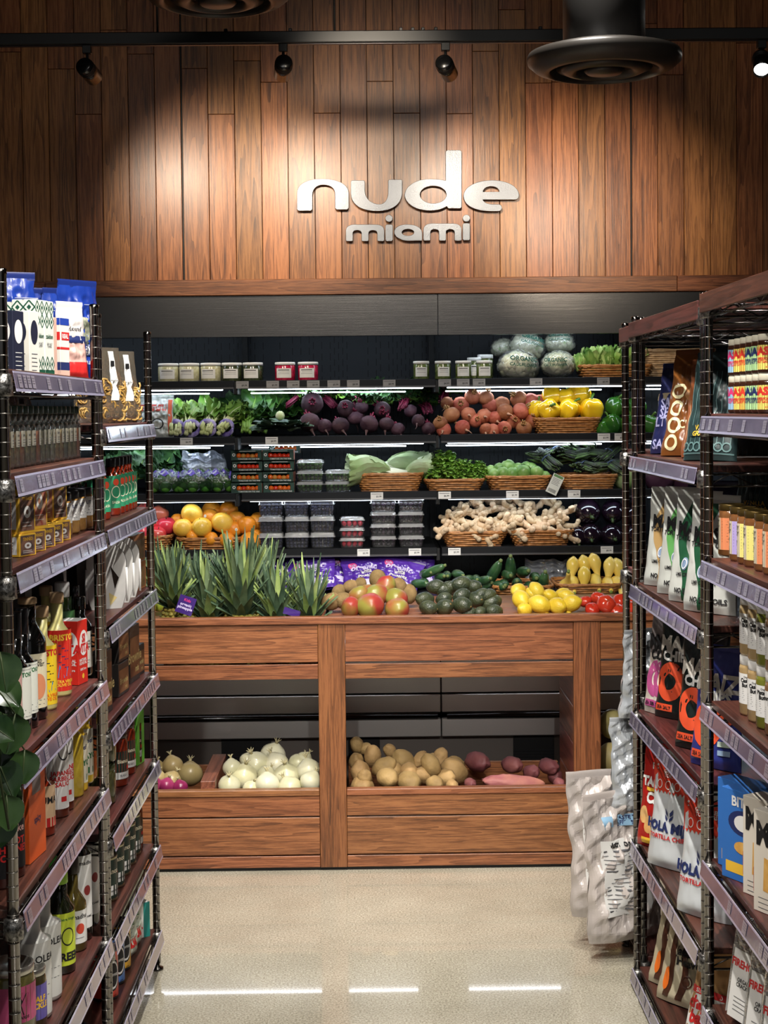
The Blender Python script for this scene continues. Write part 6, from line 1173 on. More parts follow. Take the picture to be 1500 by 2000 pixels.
def pasta_bag(seed):
    e = hide(empty('pasta_bag')); KIDS[e.name] = []; r = random.Random(seed); mb = MB()
    for k in range(230):
        c = Vector((r.uniform(-.038, .038), r.uniform(-.016, .012), r.uniform(.018, .105))); a = r.uniform(0, 6); rr = r.uniform(.008, .018)
        mb.tube([c + Vector((math.cos(a + t_) * rr, -.004 * math.sin(t_), math.sin(a + t_) * rr)) for t_ in (0, .7, 1.4, 2.1, 2.8)], .0028, PST, 5)
    o = kid(e, 'pasta', mb); o['kind'] = 'stuff'
    F = pouch(.125, .2, .06, None, seed, .004, .55, .5); mb = MB(); PF = film('pasta_film', (224, 212, 190), .1, .1, .4, .5, 30)
    mb.surf(lambda u, v: F(u, v, -1), 18, 22, PF); mb.surf(lambda u, v: F(1 - u, v, 1), 18, 22, PF); kid(e, 'clear_bag', mb)
    mb = MB(); Lp = lambda a, b: F(.5 + a / .125, b / .2, -1, .002)
    mb.surf(lambda u, v: Lp((u - .5) * .034 * (1 + .0 * v), .06 + v * .13), 4, 10, PAPER); mb.text('PASTA', lambda a, b: Lp(a, b) + Vector((0, -.001, 0)), INK, 0, .11, .011); mb.quad(lambda a, b: Lp(a, b) + Vector((0, -.001, 0)), -.012, .012, .15, .165, INK, 1); kid(e, 'label', mb); return e
PBx = pasta_bag(3)
for i, (px, bk0) in enumerate(((236, 0), (285, 0), (262, .1), (210, .09))): put(PBx, -1, px, LFs[6], .03, ['clear pasta bag with long white label, front left on top', 'clear pasta bag nearest the end post on top', 'clear pasta bag behind, between the two front ones', 'clear pasta bag behind the post at the left'][i], 'pasta bag', 'pasta bags on top of the far left unit', bk0, turn=35 + 5 * i, sc=1.0)
for i, Y in enumerate((2.8, 2.95, 3.1, 3.25, 3.4)): use(PBx, (-.775, Y, Zs + .001), (-.1, 0, math.radians(60)), (1.1, 1.1, .82), 'yellow pasta bag behind the spice jars, %s of five' % ['nearest', 'second', 'middle', 'fourth', 'farthest'][i], 'pasta bag', 'pasta bags behind the spice jars')
# ---- small boxes and black lidded jars (z 1.352)
Zs = LN[4]; YBX = P('yellow_box', (222, 176, 58), .5); YBD = P('dark_box_face', (66, 58, 60), .5, c2=(140, 100, 80), sc=60); YRD = P('red_box_face', (150, 60, 50), .5, c2=(190, 150, 120), sc=70)
def aY(face):
    def f(mb, F_, Lf, Rt, Tp, w, d, h):
        for Q, a in ((F_, w), ): mb.quad(Q(1), -a * .42, a * .42, -h * .44, h * .44, face, 1); mb.text('TINNED', Q(2), YBX, 0, h * .28, a * .16); ringp(mb, Q(2), 0, -h * .02, a * .2, h * .14, .4, PAPER, 14); lines(mb, Q(2), -a * .3, a * .3, -h * .26, 2, h * .08, PAPER, .001)
        mb.quad(Lf(1), -d * .38, d * .38, -h * .4, h * .4, PAPER if face is YBD else YBX, 1); lines(mb, Lf(2), -d * .25, d * .25, h * .25, 5, h * .13, INK, .0015)
    return f
y1 = carton_box('seasoning_box', .055, .045, .085, YBX, aY(YBD)); y2 = carton_box('seasoning_box', .055, .045, .115, YBX, aY(YRD)); y3 = carton_box('seasoning_box', .055, .045, .042, YBX, aY(YBD))
for px, pr, z_, bk0, lb in ((56, y3, 0, 0, 'low yellow edged box at the near end, beneath a taller one'), (55, y1, .043, .002, 'yellow edged box stacked at the near end'), (76, y3, 0, 0, 'low yellow edged box, second along the board'), (79, y2, .043, .0, 'tall yellow edged box with arched picture, stacked second'), (93, y1, .0, .05, 'yellow edged box with red face behind the low ones'), (95, y3, 0, 0, 'low yellow edged box, third along the board'), (111, y3, 0, 0, 'low yellow edged box, fourth along the board'), (119, y1, .043, .012, 'yellow and grey box stacked on the fourth low one'), (126, y3, 0, 0, 'low yellow edged box, farthest along the board'), (92, y2, .043, .03, 'arched picture box set back above the third low one')):
    put(pr, -1, px, Zs + z_, .0225, lb, 'box', 'seasoning boxes on the third left shelf', bk0 - .004, turn=22)
hj = jar('spread_jar', .03, .095, P('honey_nut', (150, 110, 60), .2, c2=(196, 150, 84), sc=40, coat=.5), BLCAP, .02, (.03, .075), lambda mb, L_, r, h: (mb.text('NUT', L_(1), NAVY, .0, h * .2, .011), lines(mb, L_(1), -.02, .02, -h * .05, 3, .007)), 3.0)
for i, px in enumerate((140, 155, 168, 181)): put(hj, -1, px, Zs, .03, 'black lidded spread jar with white label, %s of four by the post' % ORD[i].replace('fourth from left', 'rightmost'), 'jar', 'black lidded spread jars on the left unit', 0, turn=45)
wj = jar('dark_jar', .035, .11, P('dark_jar_glass', (34, 30, 28), .15, coat=.5), BLCAP, .02)
for i, px in enumerate((138, 160)): put(wj, -1, px, Zs, .035, 'large dark jar behind the black lidded spread jars, %s' % ['left one', 'right one'][i], 'jar', 'dark jars behind the spread jars', .09)
# ---- green labelled sauce bottles (far unit z 1.353)
Zs = LFs[5]; RS = P('red_sauce', (130, 40, 20), .12, coat=.7); GLB = P('teal_green_label', (48, 140, 100), .5)
gsb = bottle('sauce_bottle', .026, .15, RS, BLCAP, .022, .013, .011, .66, .82, (.02, .105), lambda mb, L_, r, h: (ringp(mb, L_(1), 0, h * .3, .009, .009, 0, P('orange_sun', (226, 80, 50), .5), 14), ringp(mb, L_(1), 0, 0, .014, .016, .85, CR2, 20), mb.text('SALSA', L_(1), CR2, 0, -h * .32, .009)), 3.2, labm=GLB)
for i, px in enumerate((206, 216, 236, 245, 252, 259, 264, 269, 275)): put(gsb, -1, px, Zs, .026, 'hot sauce bottle with green label, %s' % (['nearest to the shared post', 'second from the post', 'third from the post, frontmost', 'fourth from the post', 'fifth from the post', 'sixth from the post', 'third from the far end', 'second from the far end', 'at the far end by the corner post'][i]), 'sauce bottle', 'green labelled sauce bottles', -.0, turn=35 + (i % 3) * 6)
# ---- dark flat chocolate cartons (far unit z .875)
Zs = LFs[3]; CHB = P('dark_choc_box', (44, 40, 38), .45); CHF = P('choc_print', (96, 56, 36), .45, c2=(140, 96, 60), sc=14)
def aH(mb, F_, Lf, Rt, Tp, w, d, h): mb.quad(F_(1), -w * .45, w * .45, -h * .4, h * .3, CHF, 1); mb.text('Brownie', F_(2), GOLD, 0, -h * .05, h * .26, .02); mb.text('mix', F_(2), GOLD, w * .2, -h * .28, h * .16, .02)
cx_ = carton_box('baking_mix_box', .105, .035, .085, CHB, aH); cx2 = carton_box('baking_mix_box', .105, .035, .155, CHB, aH)
for px, pr, z_, bk0, lb in ((209, cx2, 0, .0, 'tall dark baking box half hidden by the shared post'), (243, cx_, 0, 0, 'dark brown baking box, lower left of the front stack'), (243, cx_, .0865, .002, 'dark brown baking box stacked on the lower left one'), (265, cx2, 0, .0, 'tall brown baking box in the middle of the row'), (282, cx2, 0, .045, 'tall dark baking box set back near the corner post'), (295, cx_, 0, .0, 'dark brown baking box at the far end of the row')):
    put(pr, -1, px, Zs + z_, .0175, lb, 'box', 'dark baking boxes on the far left unit', bk0, turn=6)
# ---- red sauce jars (far unit z .625) and cans (z .378)
DGL = P('deep_green_label', (30, 50, 42), .45); SJ = P('tomato_sauce', (128, 42, 18), .15, coat=.6)
def aSJ(mb, L_, r, h): mb.text('Bianca', L_(1), CR2, 0, h * .15, .014); mb.quad(L_(1), -r * 1.2, r * 1.2, -h * .48, -h * .24, PAPER, 8); mb.text('SUGO', L_(2), INK, 0, -h * .36, .008); ringp(mb, L_(1), .018, -h * .1, .006, .006, 0, REDI, 10)
sj2 = jar('sauce_jar', .036, .145, SJ, P('sauce_lid', (40, 30, 28), .3, .4), .016, (.02, .095), aSJ, 4.8, labm=DGL); oj = jar('olive_jar', .034, .1, P('olive_mix', (96, 92, 56), .25, c2=(60, 64, 36), sc=50, coat=.6), P('green_lid', (66, 76, 48), .3, .4), .014)
Zs = LFs[2]
for px, pr, bk0, z_, lb in ((228, oj, 0, 0, 'stout green olive jar near the shared post, lower'), (228, oj, .003, .101, 'stout green olive jar stacked on the lower one'), (251, sj2, 0, 0, 'sauce jar with dark green label, first after the olives'), (266, sj2, 0, 0, 'sauce jar with dark green label, second after the olives'), (279, sj2, 0, 0, 'sauce jar with dark green label, third after the olives'), (289, sj2, 0, 0, 'sauce jar with dark green label, fourth after the olives'), (243, sj2, .085, 0, 'sauce jar behind the first dark green labelled one')):
    put(pr, -1, px, Zs + z_, .035, lb, 'jar', 'jars on the fifth shelf of the far left unit', bk0, turn=40)
gx = carton_box('green_carton', .06, .05, .17, P('lime_green', (90, 160, 50), .5), None); put(gx, -1, 293, Zs, .025, 'bright green carton beside the corner post', 'carton', None, .0, turn=10)
CAN = P('can_metal', (150, 146, 120), .3, 1)
def can(name, r, h, m, art, top=CAN):
    e = hide(empty(name)); KIDS[e.name] = []; kid(e, 'can_body', MB().lathe([(0, .001), (r * .96, 0), (r, .002), (r, .005), (r * .985, .006), (r * .985, h - .006), (r, h - .005), (r, h - .001), (r * .97, h), (r * .94, h - .003), (0, h - .003)], top, 26))
    mb = MB(); L_ = lambda l: cyl(r * .992 + .0003 * l, h / 2, -PI / 2); P0 = L_(0); mb.surf(lambda u, v: P0((u - .5) * r * 6.28, (v - .5) * (h - .016)), 30, 1, m); art(mb, L_, r, h); kid(e, 'label', mb); return e
cn = can('tomato_can', .038, .115, DGL, lambda mb, L_, r, h: (mb.text('Bianco', L_(1), CR2, 0, h * .18, .018), mb.quad(L_(1), -r * 1.4, r * 1.4, -h * .36, -h * .14, PAPER, 8), ringp(mb, L_(2), -.015, -h * .1, .009, .008, 0, REDI, 12), mb.text('tomatoes', L_(2), INK, .008, -h * .26, .009)))
Zs = LFs[1]
for i, (px, z_) in enumerate(((231, 0), (245, 0), (257, 0), (268, 0), (278, 0))): put(cn, -1, px, Zs, .038, 'dark green tomato can, %s of the front row' % ['nearest', 'second nearest', 'middle', 'fourth', 'farthest'][i], 'can', 'dark green tomato cans on the far left unit', 0, turn=40)
for i, px in enumerate((222, 206)): put(cn, -1, px, Zs + (0), .038, 'dark green tomato can in the back row, %s one' % ['farther', 'nearer'][i], 'can', 'dark green tomato cans on the far left unit', .085, turn=40)
for i, px in enumerate((287, 294)): put(sj2, -1, px, Zs, .036, 'tall red sauce jar beyond the cans, %s one' % ['nearer', 'farther'][i], 'jar', 'sauce jars beyond the tomato cans', 0, turn=40)
wc = jar('preserve_jar', .035, .1, P('preserve', (60, 66, 50), .2, coat=.5), P('dark_lid', (40, 40, 40), .3, .4), .014, (.015, .07), lambda mb, L_, r, h: (mb.text('100', L_(1), INK, 0, h * .1, .018), lines(mb, L_(1), -.02, .02, -h * .2, 2, .01)), 3.5)
for i, px in enumerate((221, 232)): put(wc, -1, px, LFs[2], .035, 'white labelled preserve jar behind the olive jars, %s' % ['left one', 'right one'][i], 'jar', None, .09)
# ---- bottom of the far unit (z .128)
Zs = LFs[0]
def aT(c): return lambda mb, L_, r, h: (ringp(mb, L_(1), 0, .0, r * .7, h * .32, 0, INK, 20), ringp(mb, L_(2), 0, .0, r * .6, h * .28, .85, PAPER, 20), mb.text('COFFEE', L_(2), PAPER, 0, .0, .009), mb.text('12 OZ', L_(2), INK, .0, -h * .42, .008))
BKT = P('black_can_lid', (30, 30, 32), .35)
for px, c, lb in ((233, (204, 60, 40), 'red tin with dark oval, nearest on the lowest far shelf'), (246, (70, 120, 190), 'blue tin with dark oval between the red and yellow ones'), (258, (224, 170, 40), 'yellow tin with dark oval beside the snack bags')):
    t_ = can('coffee_tin', .035, .13, P('tin_%d' % c[0], c, .4, coat=.3), aT(c), BKT); put(t_, -1, px, Zs, .035, lb, 'tin', 'coloured tins on the lowest far shelf', 0, turn=42)
wbg = make_bag('snack_bag', .1, .17, .05, P('pale_green_bag', (196, 204, 190), .35, coat=.3), 7, .005, None, lambda mb, L_, w, h: (patch(mb, L_(1), K(-w * .3), K(w * .3), h * .15, h * .3, REDI), mb.text('Verde', L_(1), GRNI, 0, h * .55, .02), lines(mb, L_(1), -.03, .03, h * .45, 3, .01)))
for i, px in enumerate((268, 277, 284)): put(wbg, -1, px, Zs, .025, 'pale snack bag on the lowest far shelf, %s of three' % ['nearest', 'middle', 'farthest'][i], 'snack bag', 'pale snack bags on the lowest far shelf', .0, turn=22)
def aTe(mb, F_, Lf, Rt, Tp, w, d, h):
    for Q, a in ((F_, w), (Lf, d)): mb.quad(Q(1), a * .2, a * .5, -h * .5, h * .5, P('teal', (30, 130, 124), .5), 1); lines(mb, Q(1), -a * .4, a * .1, h * .2, 3, .02, P('teal', (30, 130, 124), .5), .006); mb.text('28', Q(1), INK, -a * .1, -h * .38, .016)
tl = carton_box('teal_carton', .07, .06, .1, PAPER, aTe); put(tl, -1, 303, Zs, .03, 'white and teal carton at the end of the lowest far shelf', 'carton', None, .0, turn=50)
dgb = make_bag('coffee_bag', .1, .19, .05, P('dark_green_bag', (24, 56, 50), .4), 9, .005, None, lambda mb, L_, w, h: mb.text('NIO', L_(1), CR2, 0, h * .7, .03)); put(dgb, -1, 301, Zs, .025, 'dark green bag behind the teal carton at the corner', 'bag', None, .065, turn=50)
# ---- sauces (near unit z .755)
Zs = LN[2]; ORB = P('orange_carton', (226, 96, 40), .5)
def aO(mb, F_, Lf, Rt, Tp, w, d, h):
    for q in (-.3, .0, .3): mb.quad(Tp(1), w * q - .002, w * q + .002, -d * .5, d * .5, INK, 1)
    mb.quad(F_(1), -w * .3, w * .2, h * .1, h * .3, P('grey_panel', (120, 110, 110), .5), 1); mb.text('spicy', F_(1), NAVY, 0, -h * .15, .02); lines(mb, F_(1), -w * .3, w * .3, h * .42, 2, .01, INK, .004)
ob = carton_box('orange_carton', .1, .05, .215, ORB, aO); put(ob, -1, 72, Zs, .025, 'bright orange carton beside the trailing plant', 'carton', None, .0, turn=6)
hs = bottle('hot_sauce_bottle', .03, .19, RS, BLCAP, .05, .014, .013, .6, .74, (.02, .105), lambda mb, L_, r, h: (mb.quad(L_(1), -r * 1.5, r * 1.5, -h * .5, -h * .28, REDI, 8), mb.text('UMA', L_(2), INK, .004, h * .15, .02), lines(mb, L_(1), -.03, -.008, h * .3, 6, .008), mb.quad(L_(2), -.028, -.016, -h * .46, -h * .32, PAPER, 2)), 4.2, labm=P('tan_label', (222, 188, 150), .55))
jb = bottle('barbecue_sauce_bottle', .027, .205, P('brown_sauce', (90, 36, 20), .15, coat=.6), P('grey_cap', (120, 112, 108), .4), .02, .024, .022, .8, .9, (.02, .175), lambda mb, L_, r, h: (ringp(mb, L_(1), .004, h * .3, .014, .02, .85, INK, 20), mb.text('JAPANESE\nBARBECUE\nSAUCE', L_(1), REDI, .004, -h * .08, .014, .03), mb.quad(L_(1), -.004, .01, -h * .4, -h * .33, REDI, 2)), 4.0)
ms = bottle('mustard_bottle', .029, .21, P('mustard', (206, 178, 60), .3, c2=(190, 160, 44), sc=70, coat=.4), P('green_tip', (34, 70, 44), .4), .035, .014, .012, .72, .82)
my = bottle('mayo_bottle', .026, .175, P('yellow_sauce', (226, 186, 50), .3, coat=.3), P('yellow_cap', (230, 190, 40), .4), .03, .02, .018, .74, .84, (.02, .13), lambda mb, L_, r, h: (mb.text('MAYO', L_(1), GRNI, 0, -h * .08, .018, .04), mb.text('chef', L_(1), NAVY, 0, h * .25, .016), mb.quad(L_(1), -r, r, -h * .45, -h * .32, GRNI, 4)), 4.0, labm=P('mayo_label', (226, 220, 200), .5))
orb = bottle('orange_sauce_bottle', .018, .17, P('orange_sauce', (230, 130, 30), .3, coat=.4), P('beige_cap', (190, 170, 130), .5), .02, .008, .007, .6, .8, (.02, .1), None, 4.0, labm=P('orange_lab', (226, 110, 30), .5))
rc = jar('sriracha_bottle', .032, .19, RS, P('red_lid', (170, 24, 30), .35), .05, (.03, .12), lambda mb, L_, r, h: ringp(mb, L_(1), .0, 0, .024, .03, .8, P('steel_ring', (110, 116, 130), .4), 24), 4.0, labm=P('red_brown', (130, 44, 26), .4))
for px, pr, rr, bk0, z_, lb in ((106, hs, .03, 0, 0, 'tapered red sauce bottle with tan label and black neck'), (124, rc, .032, .035, .0, 'red lidded chilli sauce bottle behind the barbecue sauce'), (133, jb, .027, 0, 0, 'white labelled barbecue sauce bottle, nearer of two'), (143, jb, .027, .0, .0, 'white labelled barbecue sauce bottle, farther of two'), (163, ms, .029, 0, 0, 'grainy yellow mustard bottle with dark green tip'), (171, my, .026, .0, 0, 'yellow sauce bottle with pale label beside the mustard'), (183, my, .026, 0, 0, 'mayonnaise squeeze bottle with green letters near the post'), (189, orb, .018, 0, 0, 'slim orange sauce bottle touching the post')):
    put(pr, -1, px, Zs, rr, lb, 'bottle', 'sauce bottles on the fifth left shelf', bk0, turn=46, sc=(1, 1, 1.0))
dj = jar('hot_honey_jar', .03, .17, P('dark_red_jar', (70, 24, 16), .15, coat=.6), BLCAP, .03, (.02, .11), lambda mb, L_, r, h: (mb.text('HOT\nHONEY', L_(1), REDI, 0, 0, .018, .04), mb.text('Mike', L_(1), PNKL, 0, h * .35, .02)), 4.0, labm=INK)
for i, px in enumerate((45, 30)): put(dj, -1, px, Zs, .03, 'black labelled hot honey jar under the plant, %s' % ['right one', 'left one'][i], 'jar', 'honey jars beside the orange carton', 0, turn=46)
# ---- vinegars and white bottles (z .401)
Zs = LN[1]
pj = jar('pickle_jar', .048, .165, P('pickle_green', (92, 88, 44), .2, c2=(120, 110, 60), sc=30, coat=.6), P('silver_lid', (190, 188, 180), .3, .9), .016, (.06, .13), lambda mb, L_, r, h: (mb.tube([L_(1)(.0, -.02), L_(1)(-.006, .0), L_(1)(.006, .02)], .001, INK, 4), ringp(mb, L_(1), -.008, h * .1, .005, .006, 0, INK, 10), mb.text('CARDS', L_(1), INK, .0, -h * .36, .008), mb.poly(L_(1), [(-.01, .0), (.008, -.004), (.012, .02), (-.004, .024)], P('pink_deep', (176, 64, 104), .5))), 4.4, labm=P('pink_jar_label', (200, 86, 130), .5))
lo_ = bottle('white_oil_bottle', .037, .285, P('white_glazed', (206, 206, 200), .3, coat=.4), P('dark_cork', (64, 46, 40), .5), .045, .015, .016, .6, .68, (.01, .16), lambda mb, L_, r, h: (mb.text('LOLEA', L_(1), INK, .004, h * .28, .02), lines(mb, L_(1), -.02, .02, -h * .1, 2, .02, GREYINK)), 4.4, labm=P('white_lab2', (214, 214, 208), .5))
gr_ = bottle('green_cap_oil_bottle', .033, .225, DKG, P('lime_cap', (150, 206, 40), .35), .03, .019, .017, .66, .8, (.02, .135), lambda mb, L_, r, h: (ringp(mb, L_(1), .0, h * .05, .016, .02, .85, INK, 18), mb.text('GREEN', L_(1), INK, 0, -h * .33, .024, .05), mb.text('Extra Virgin', L_(1), GRNI, 0, h * .38, .008)), 4.4, labm=P('lime_label', (198, 214, 60), .5))
g2_ = bottle('green_cap_oil_bottle', .031, .235, DKG, P('green_cap', (90, 180, 80), .35), .03, .018, .016, .66, .8, (.02, .12), lambda mb, L_, r, h: (mb.text('OLIVE', L_(1), INK, 0, -h * .3, .02, .04),), 4.4, labm=P('mid_green_label', (60, 150, 70), .5))
oo = bottle('vinegar_bottle', .031, .265, BLKG, P('grey_sleeve', (150, 148, 144), .4), .07, .018, .014, .62, .74, (.06, .165), lambda mb, L_, r, h: mb.text('O Olive\nORGANIC', L_(1), INK, .0, .0, .02), 4.2)
md = bottle('vinegar_bottle', .031, .215, P('amber_olive', (84, 72, 28), .12, coat=.7), P('dark_brown_cap', (44, 34, 28), .4), .04, .015, .013, .55, .72, (.02, .095), lambda mb, L_, r, h: (mb.text('madhu', L_(1), INK, .0, h * .32, .015), ringp(mb, L_(1), .0, -h * .05, .011, .012, 0, P('fruit_red', (200, 70, 50), .5), 16), lines(mb, L_(1), -.012, .012, -h * .34, 1, .01)), 4.2)
mt = bottle('tall_vinegar_bottle', .026, .31, P('dark_brown_glass', (30, 20, 14), .12, coat=.7), BLCAP, .05, .014, .013, .72, .8, (.03, .2), lambda mb, L_, r, h: (mb.text('madhu', L_(1), INK, .0, h * .4, .013), ringp(mb, L_(1), .002, h * .02, .009, .012, 0, P('berry', (150, 50, 50), .5), 14), mb.text('BALSAMIC', L_(1), INK, 0, -h * .34, .007)), 4.4)
for px, pr, rr, bk0, lb in ((66, pj, .048, 0, 'large pickle jar with pink card label beneath the rail'), (98, lo_, .037, .0, 'white glazed oil bottle, nearer of the white pair'), (118, lo_, .037, 0, 'white glazed oil bottle, farther of the white pair'), (126, g2_, .031, .035, 'dark bottle with mid green cap and label'), (146, gr_, .033, 0, 'dark oil bottle with lime cap and lime label'), (150, oo, .031, .05, 'vinegar bottle with grey sleeve behind the lime capped one'),
                            (169, md, .031, .0, 'amber vinegar bottle with white label and red fruit'), (180, mt, .026, .0, 'tall dark bottle with white label, left beside the post'), (195, mt, .026, 0, 'tall dark bottle with white label, touching the post')):
    put(pr, -1, px, Zs, rr, lb, 'bottle' if pr is not pj else 'jar', 'bottles on the sixth left shelf', bk0, turn=46)
# lowest near shelf
Zs = LN[0]; pj2 = pj
for px, z_, lb in ((62, .0, 'pickle jar with pink label at the bottom left corner'),):
    put(pj, -1, px, LN[0] + .12, .048, lb, 'jar', None, .0, turn=46) if 0 else None
jr2 = jar('purple_label_jar', .034, .12, P('dark_pickle', (70, 62, 34), .2, coat=.6), P('silver_lid', (190, 188, 180), .3, .9), .014, (.02, .09), lambda mb, L_, r, h: mb.text('HALF\nPICKLE', L_(1), YI, 0, 0, .016, .04), 4.2, labm=P('purple_jar_label', (104, 92, 170), .5))
for i, (px, bk0) in enumerate(((88, 0), (79, .08))): put(jr2, -1, px, LN[1], .034, 'small jar with purple label beside the white bottles' if i == 0 else 'small silver lidded jar behind the purple labelled one', 'jar', None, bk0, turn=46) if i == 0 else None
dk = jar('dark_preserve_jar', .036, .15, P('dark_preserve', (60, 30, 18), .2, coat=.6), BLCAP, .018)
for i, px in enumerate((178, 165, 150)): put(dk, -1, px, LN[0], .036, 'dark preserve jar on the lowest near shelf, %s' % ['rightmost', 'middle', 'left'][i], 'jar', 'dark jars on the lowest left shelf', .06 * (i % 2))
# trailing plant at the left edge
PLF = P('plant_leaf', (30, 52, 28), .3, c2=(54, 78, 40), sc=12, coat=.3); PLS = P('plant_stem', (70, 84, 50), .5)
pe = empty('trailing_plant', tuple(onx(-30, 1300, -.60)), 0, 'dark heart leaved trailing plant hanging down at the left edge', 'plant'); KIDS[pe.name] = []; p0 = Vector(pe.location); ms_ = MB()
for i, (px, py, rot, s_) in enumerate(((6, 1310, .3, 1.1), (14, 1355, 1.0, 1.0), (8, 1400, .4, 1.2), (22, 1430, -.2, 1.1), (2, 1460, .1, 1), (30, 1530 - 25, .1, .95), (46, 1500, .0, .95), (10, 1520, .6, 1.1), (4, 1560, .2, 1.2), (16, 1590, .2, .95), (0, 1620, -.1, 1), (14, 1470, .9, .9), (4, 1430, 1.2, .9), (20, 1380, .8, .8))):
    q = onx(px, py, -.585 - .02 * (i % 3)) - p0; mb = MB(); d = Vector((math.sin(rot) * .8, -.35, -math.cos(rot))).normalized()
    leaf(mb, q - d * .03, d, (.35, -.8, .3), .062 * s_, .026 * s_, PLF, .02, .12, 6, 8, i, PLS, .75); mb.build('leaf', pe); KIDS[pe.name]
    ms_.tube([q - d * .03, q - d * .03 + Vector((-.02, 0, .03)), q + Vector((-.06, -.02, .12))], .0014, PLS, 5)
ms_.tube([Vector((0, 0, .15)), Vector((.02, 0, -.02)), Vector((.012, 0, -.12)), Vector((.03, .01, -.26))], .002, PLS, 6); ms_.build('stems', pe)
# ================================================================== right side goods
# ---- chip and snack bags on the farther right unit (face -x)
NVB = P('navy_bag', (30, 34, 72), .3, c2=(44, 48, 92), sc=6, coat=.4); BRB = P('brown_bag', (134, 82, 36), .35, c2=(116, 66, 28), sc=6, coat=.3); CRP = P('cream_letters', (232, 222, 178), .5); TEB = P('teal_stripe_bag', (42, 62, 62), .4, c2=(34, 50, 52), sc=5, coat=.2); TEL = P('teal_line', (96, 128, 128), .5); OGB = P('copper_bag', (166, 98, 60), .4, c2=(140, 80, 48), sc=6)
LVI = P('lavender_ink', (160, 160, 200), .5)
def d1(mb, L_, w, h):
    for k, (t_, z) in enumerate((('SALSA', .58), ('SEASA', .47), ('LT & SE', .36), ('SALSAS', .1))): mb.text(t_, L_(1), LVI, 0, h * z, .036, .03)
    patch(mb, L_(1), K(-w * .46), K(w * .46), h * .62, h * .70, P('tan_band', (150, 136, 110), .5))
def d2(mb, L_, w, h):
    for k in range(4): ringp(mb, L_(1), -w * .26 if 0 else -w * .18, h * (.12 + .17 * k), w * .17, h * .078, .62, CRP)
    ringp(mb, L_(1), w * .22, h * .6, w * .2, h * .1, 0, P('chip_photo', (176, 130, 80), .5, c2=(140, 90, 50), sc=40)); mb.text('CHIPS', L_(1), CRP, w * .22, h * .3, .03)
def d3(mb, L_, w, h):
    for k in range(9): x = -w * .42 + w * .105 * k; patch(mb, L_(1), K(x), K(x + .0018), h * .12, h * .86, TEL, 1, 10)
    patch(mb, L_(2), K(-w * .34), K(w * .34), h * .22, h * .33, TEB); mb.text('VANILLA\nGRANOLA', L_(3), YI, 0, h * .275, .017, .02); patch(mb, L_(1), K(-w * .48), K(w * .48), h * .05, h * .065, TEL, 12, 1)
    for k in range(7): ringp(mb, L_(2), -w * .4 + k * w * .13, h * .12, .011, .012, .7, TEL, 12)
b1 = make_bag('seasoned_chip_bag', .15, .24, .075, NVB, 1, .004, None, d1, tw=.85); b2 = make_bag('ring_print_bag', .14, .27, .075, BRB, 2, .006, None, d2, tw=.85)
b3 = make_bag('granola_bag', .15, .25, .07, TEB, 3, .004, None, d3, tw=.9); b4 = make_bag('copper_bag', .13, .24, .07, OGB, 4, .005, None, lambda mb, L_, w, h: [patch(mb, L_(1), K(-w * .35 + k * .012), K(-w * .35 + k * .012 + .001), h * .1, h * .6, CRP, 1, 8) for k in range(7)])
def R(pr, px, z, t, lb, cat='snack bag', g=None, back=0, turn=25, sc=1, lean=0): return put(pr, 1, px, z + .0, .5 * .15 * math.cos(math.radians(90 - turn * .72)) * .92 + .012, lb, cat, g, back - .022 - (.02 if z == RF[1] else 0), turn=turn * .72, sc=sc, lean=lean or LEAN.get(z, -.08))
LEAN = {RF[4]: -.2, RF[3]: -.1, RF[2]: -.1, RF[1]: -.1, RF[0]: -.26}
gR = 'snack bags on the farther right unit'
Z1 = RF[4]
R(b1, 1256, Z1, .075, 'navy bag with pale lavender lettering beside the left posts', g=gR, back=.02, turn=62); R(b2, 1290, Z1, .075, 'brown bag with a column of cream rings', g=gR, back=.01, turn=60)
R(b4, 1327, Z1, .07, 'copper brown bag between the ring bag and the teal bag', g=gR, back=.03, turn=55); R(b3, 1336, Z1, .07, 'dark teal bag with vertical stripes beside the shared post', g=gR, back=.0, turn=60); R(b3, 1440, RN[4], .07, 'dark teal striped bag behind the large spread jars', g=gR, back=.22, turn=60, lean=.01)
WB = P('white_bag', (196, 198, 192), .4, c2=(182, 184, 178), sc=5); GRB = P('mid_green', (88, 150, 80), .45); DGB = P('forest_green', (30, 80, 52), .45); TAN = P('tan_wave', (172, 140, 90), .5)
def dM(col):
    def f(mb, L_, w, h):
        wv = lambda z: w * .12 * math.sin(z / h * 7 + .5) - w * .06
        patch(mb, L_(1), lambda z: wv(z) - w * .12, lambda z: wv(z) + w * .10, 0.004, h * .97, col, 4, 26); patch(mb, L_(1), K(w * .3), K(w * .42), h * .7, h * .97, col)
        mb.text('MASA', L_(2), INK, w * .04, h * .69, .046, .045); mb.text('TORTILLA CHIPS', L_(2), INK, w * .04, h * .60, .0165, .03, 1.05); mb.text('LIME CRUNCH', L_(2), INK, 0, h * .26, .012, .03); mb.text('NO SEED OILS', L_(2), INK, w * .1, h * .11, .0165, .04)
        ringp(mb, L_(2), -w * .05, h * .36, .011, .016, 0, P('badge_blue', (120, 140, 170), .5), 16); ringp(mb, L_(3), -w * .05, h * .36, .009, .013, .8, PAPER, 16)
    return f
m1 = make_bag('tortilla_chip_bag', .16, .265, .085, WB, 11, .0022, None, dM(GRB), tw=.9); m2 = make_bag('tortilla_chip_bag', .16, .265, .085, WB, 12, .0022, None, dM(DGB), tw=.9); m3 = make_bag('tortilla_chip_bag', .16, .255, .08, WB, 13, .0022, None, dM(TAN), tw=.9)
Z2 = RF[3]; g3 = 'white tortilla chip bags on the farther right unit'
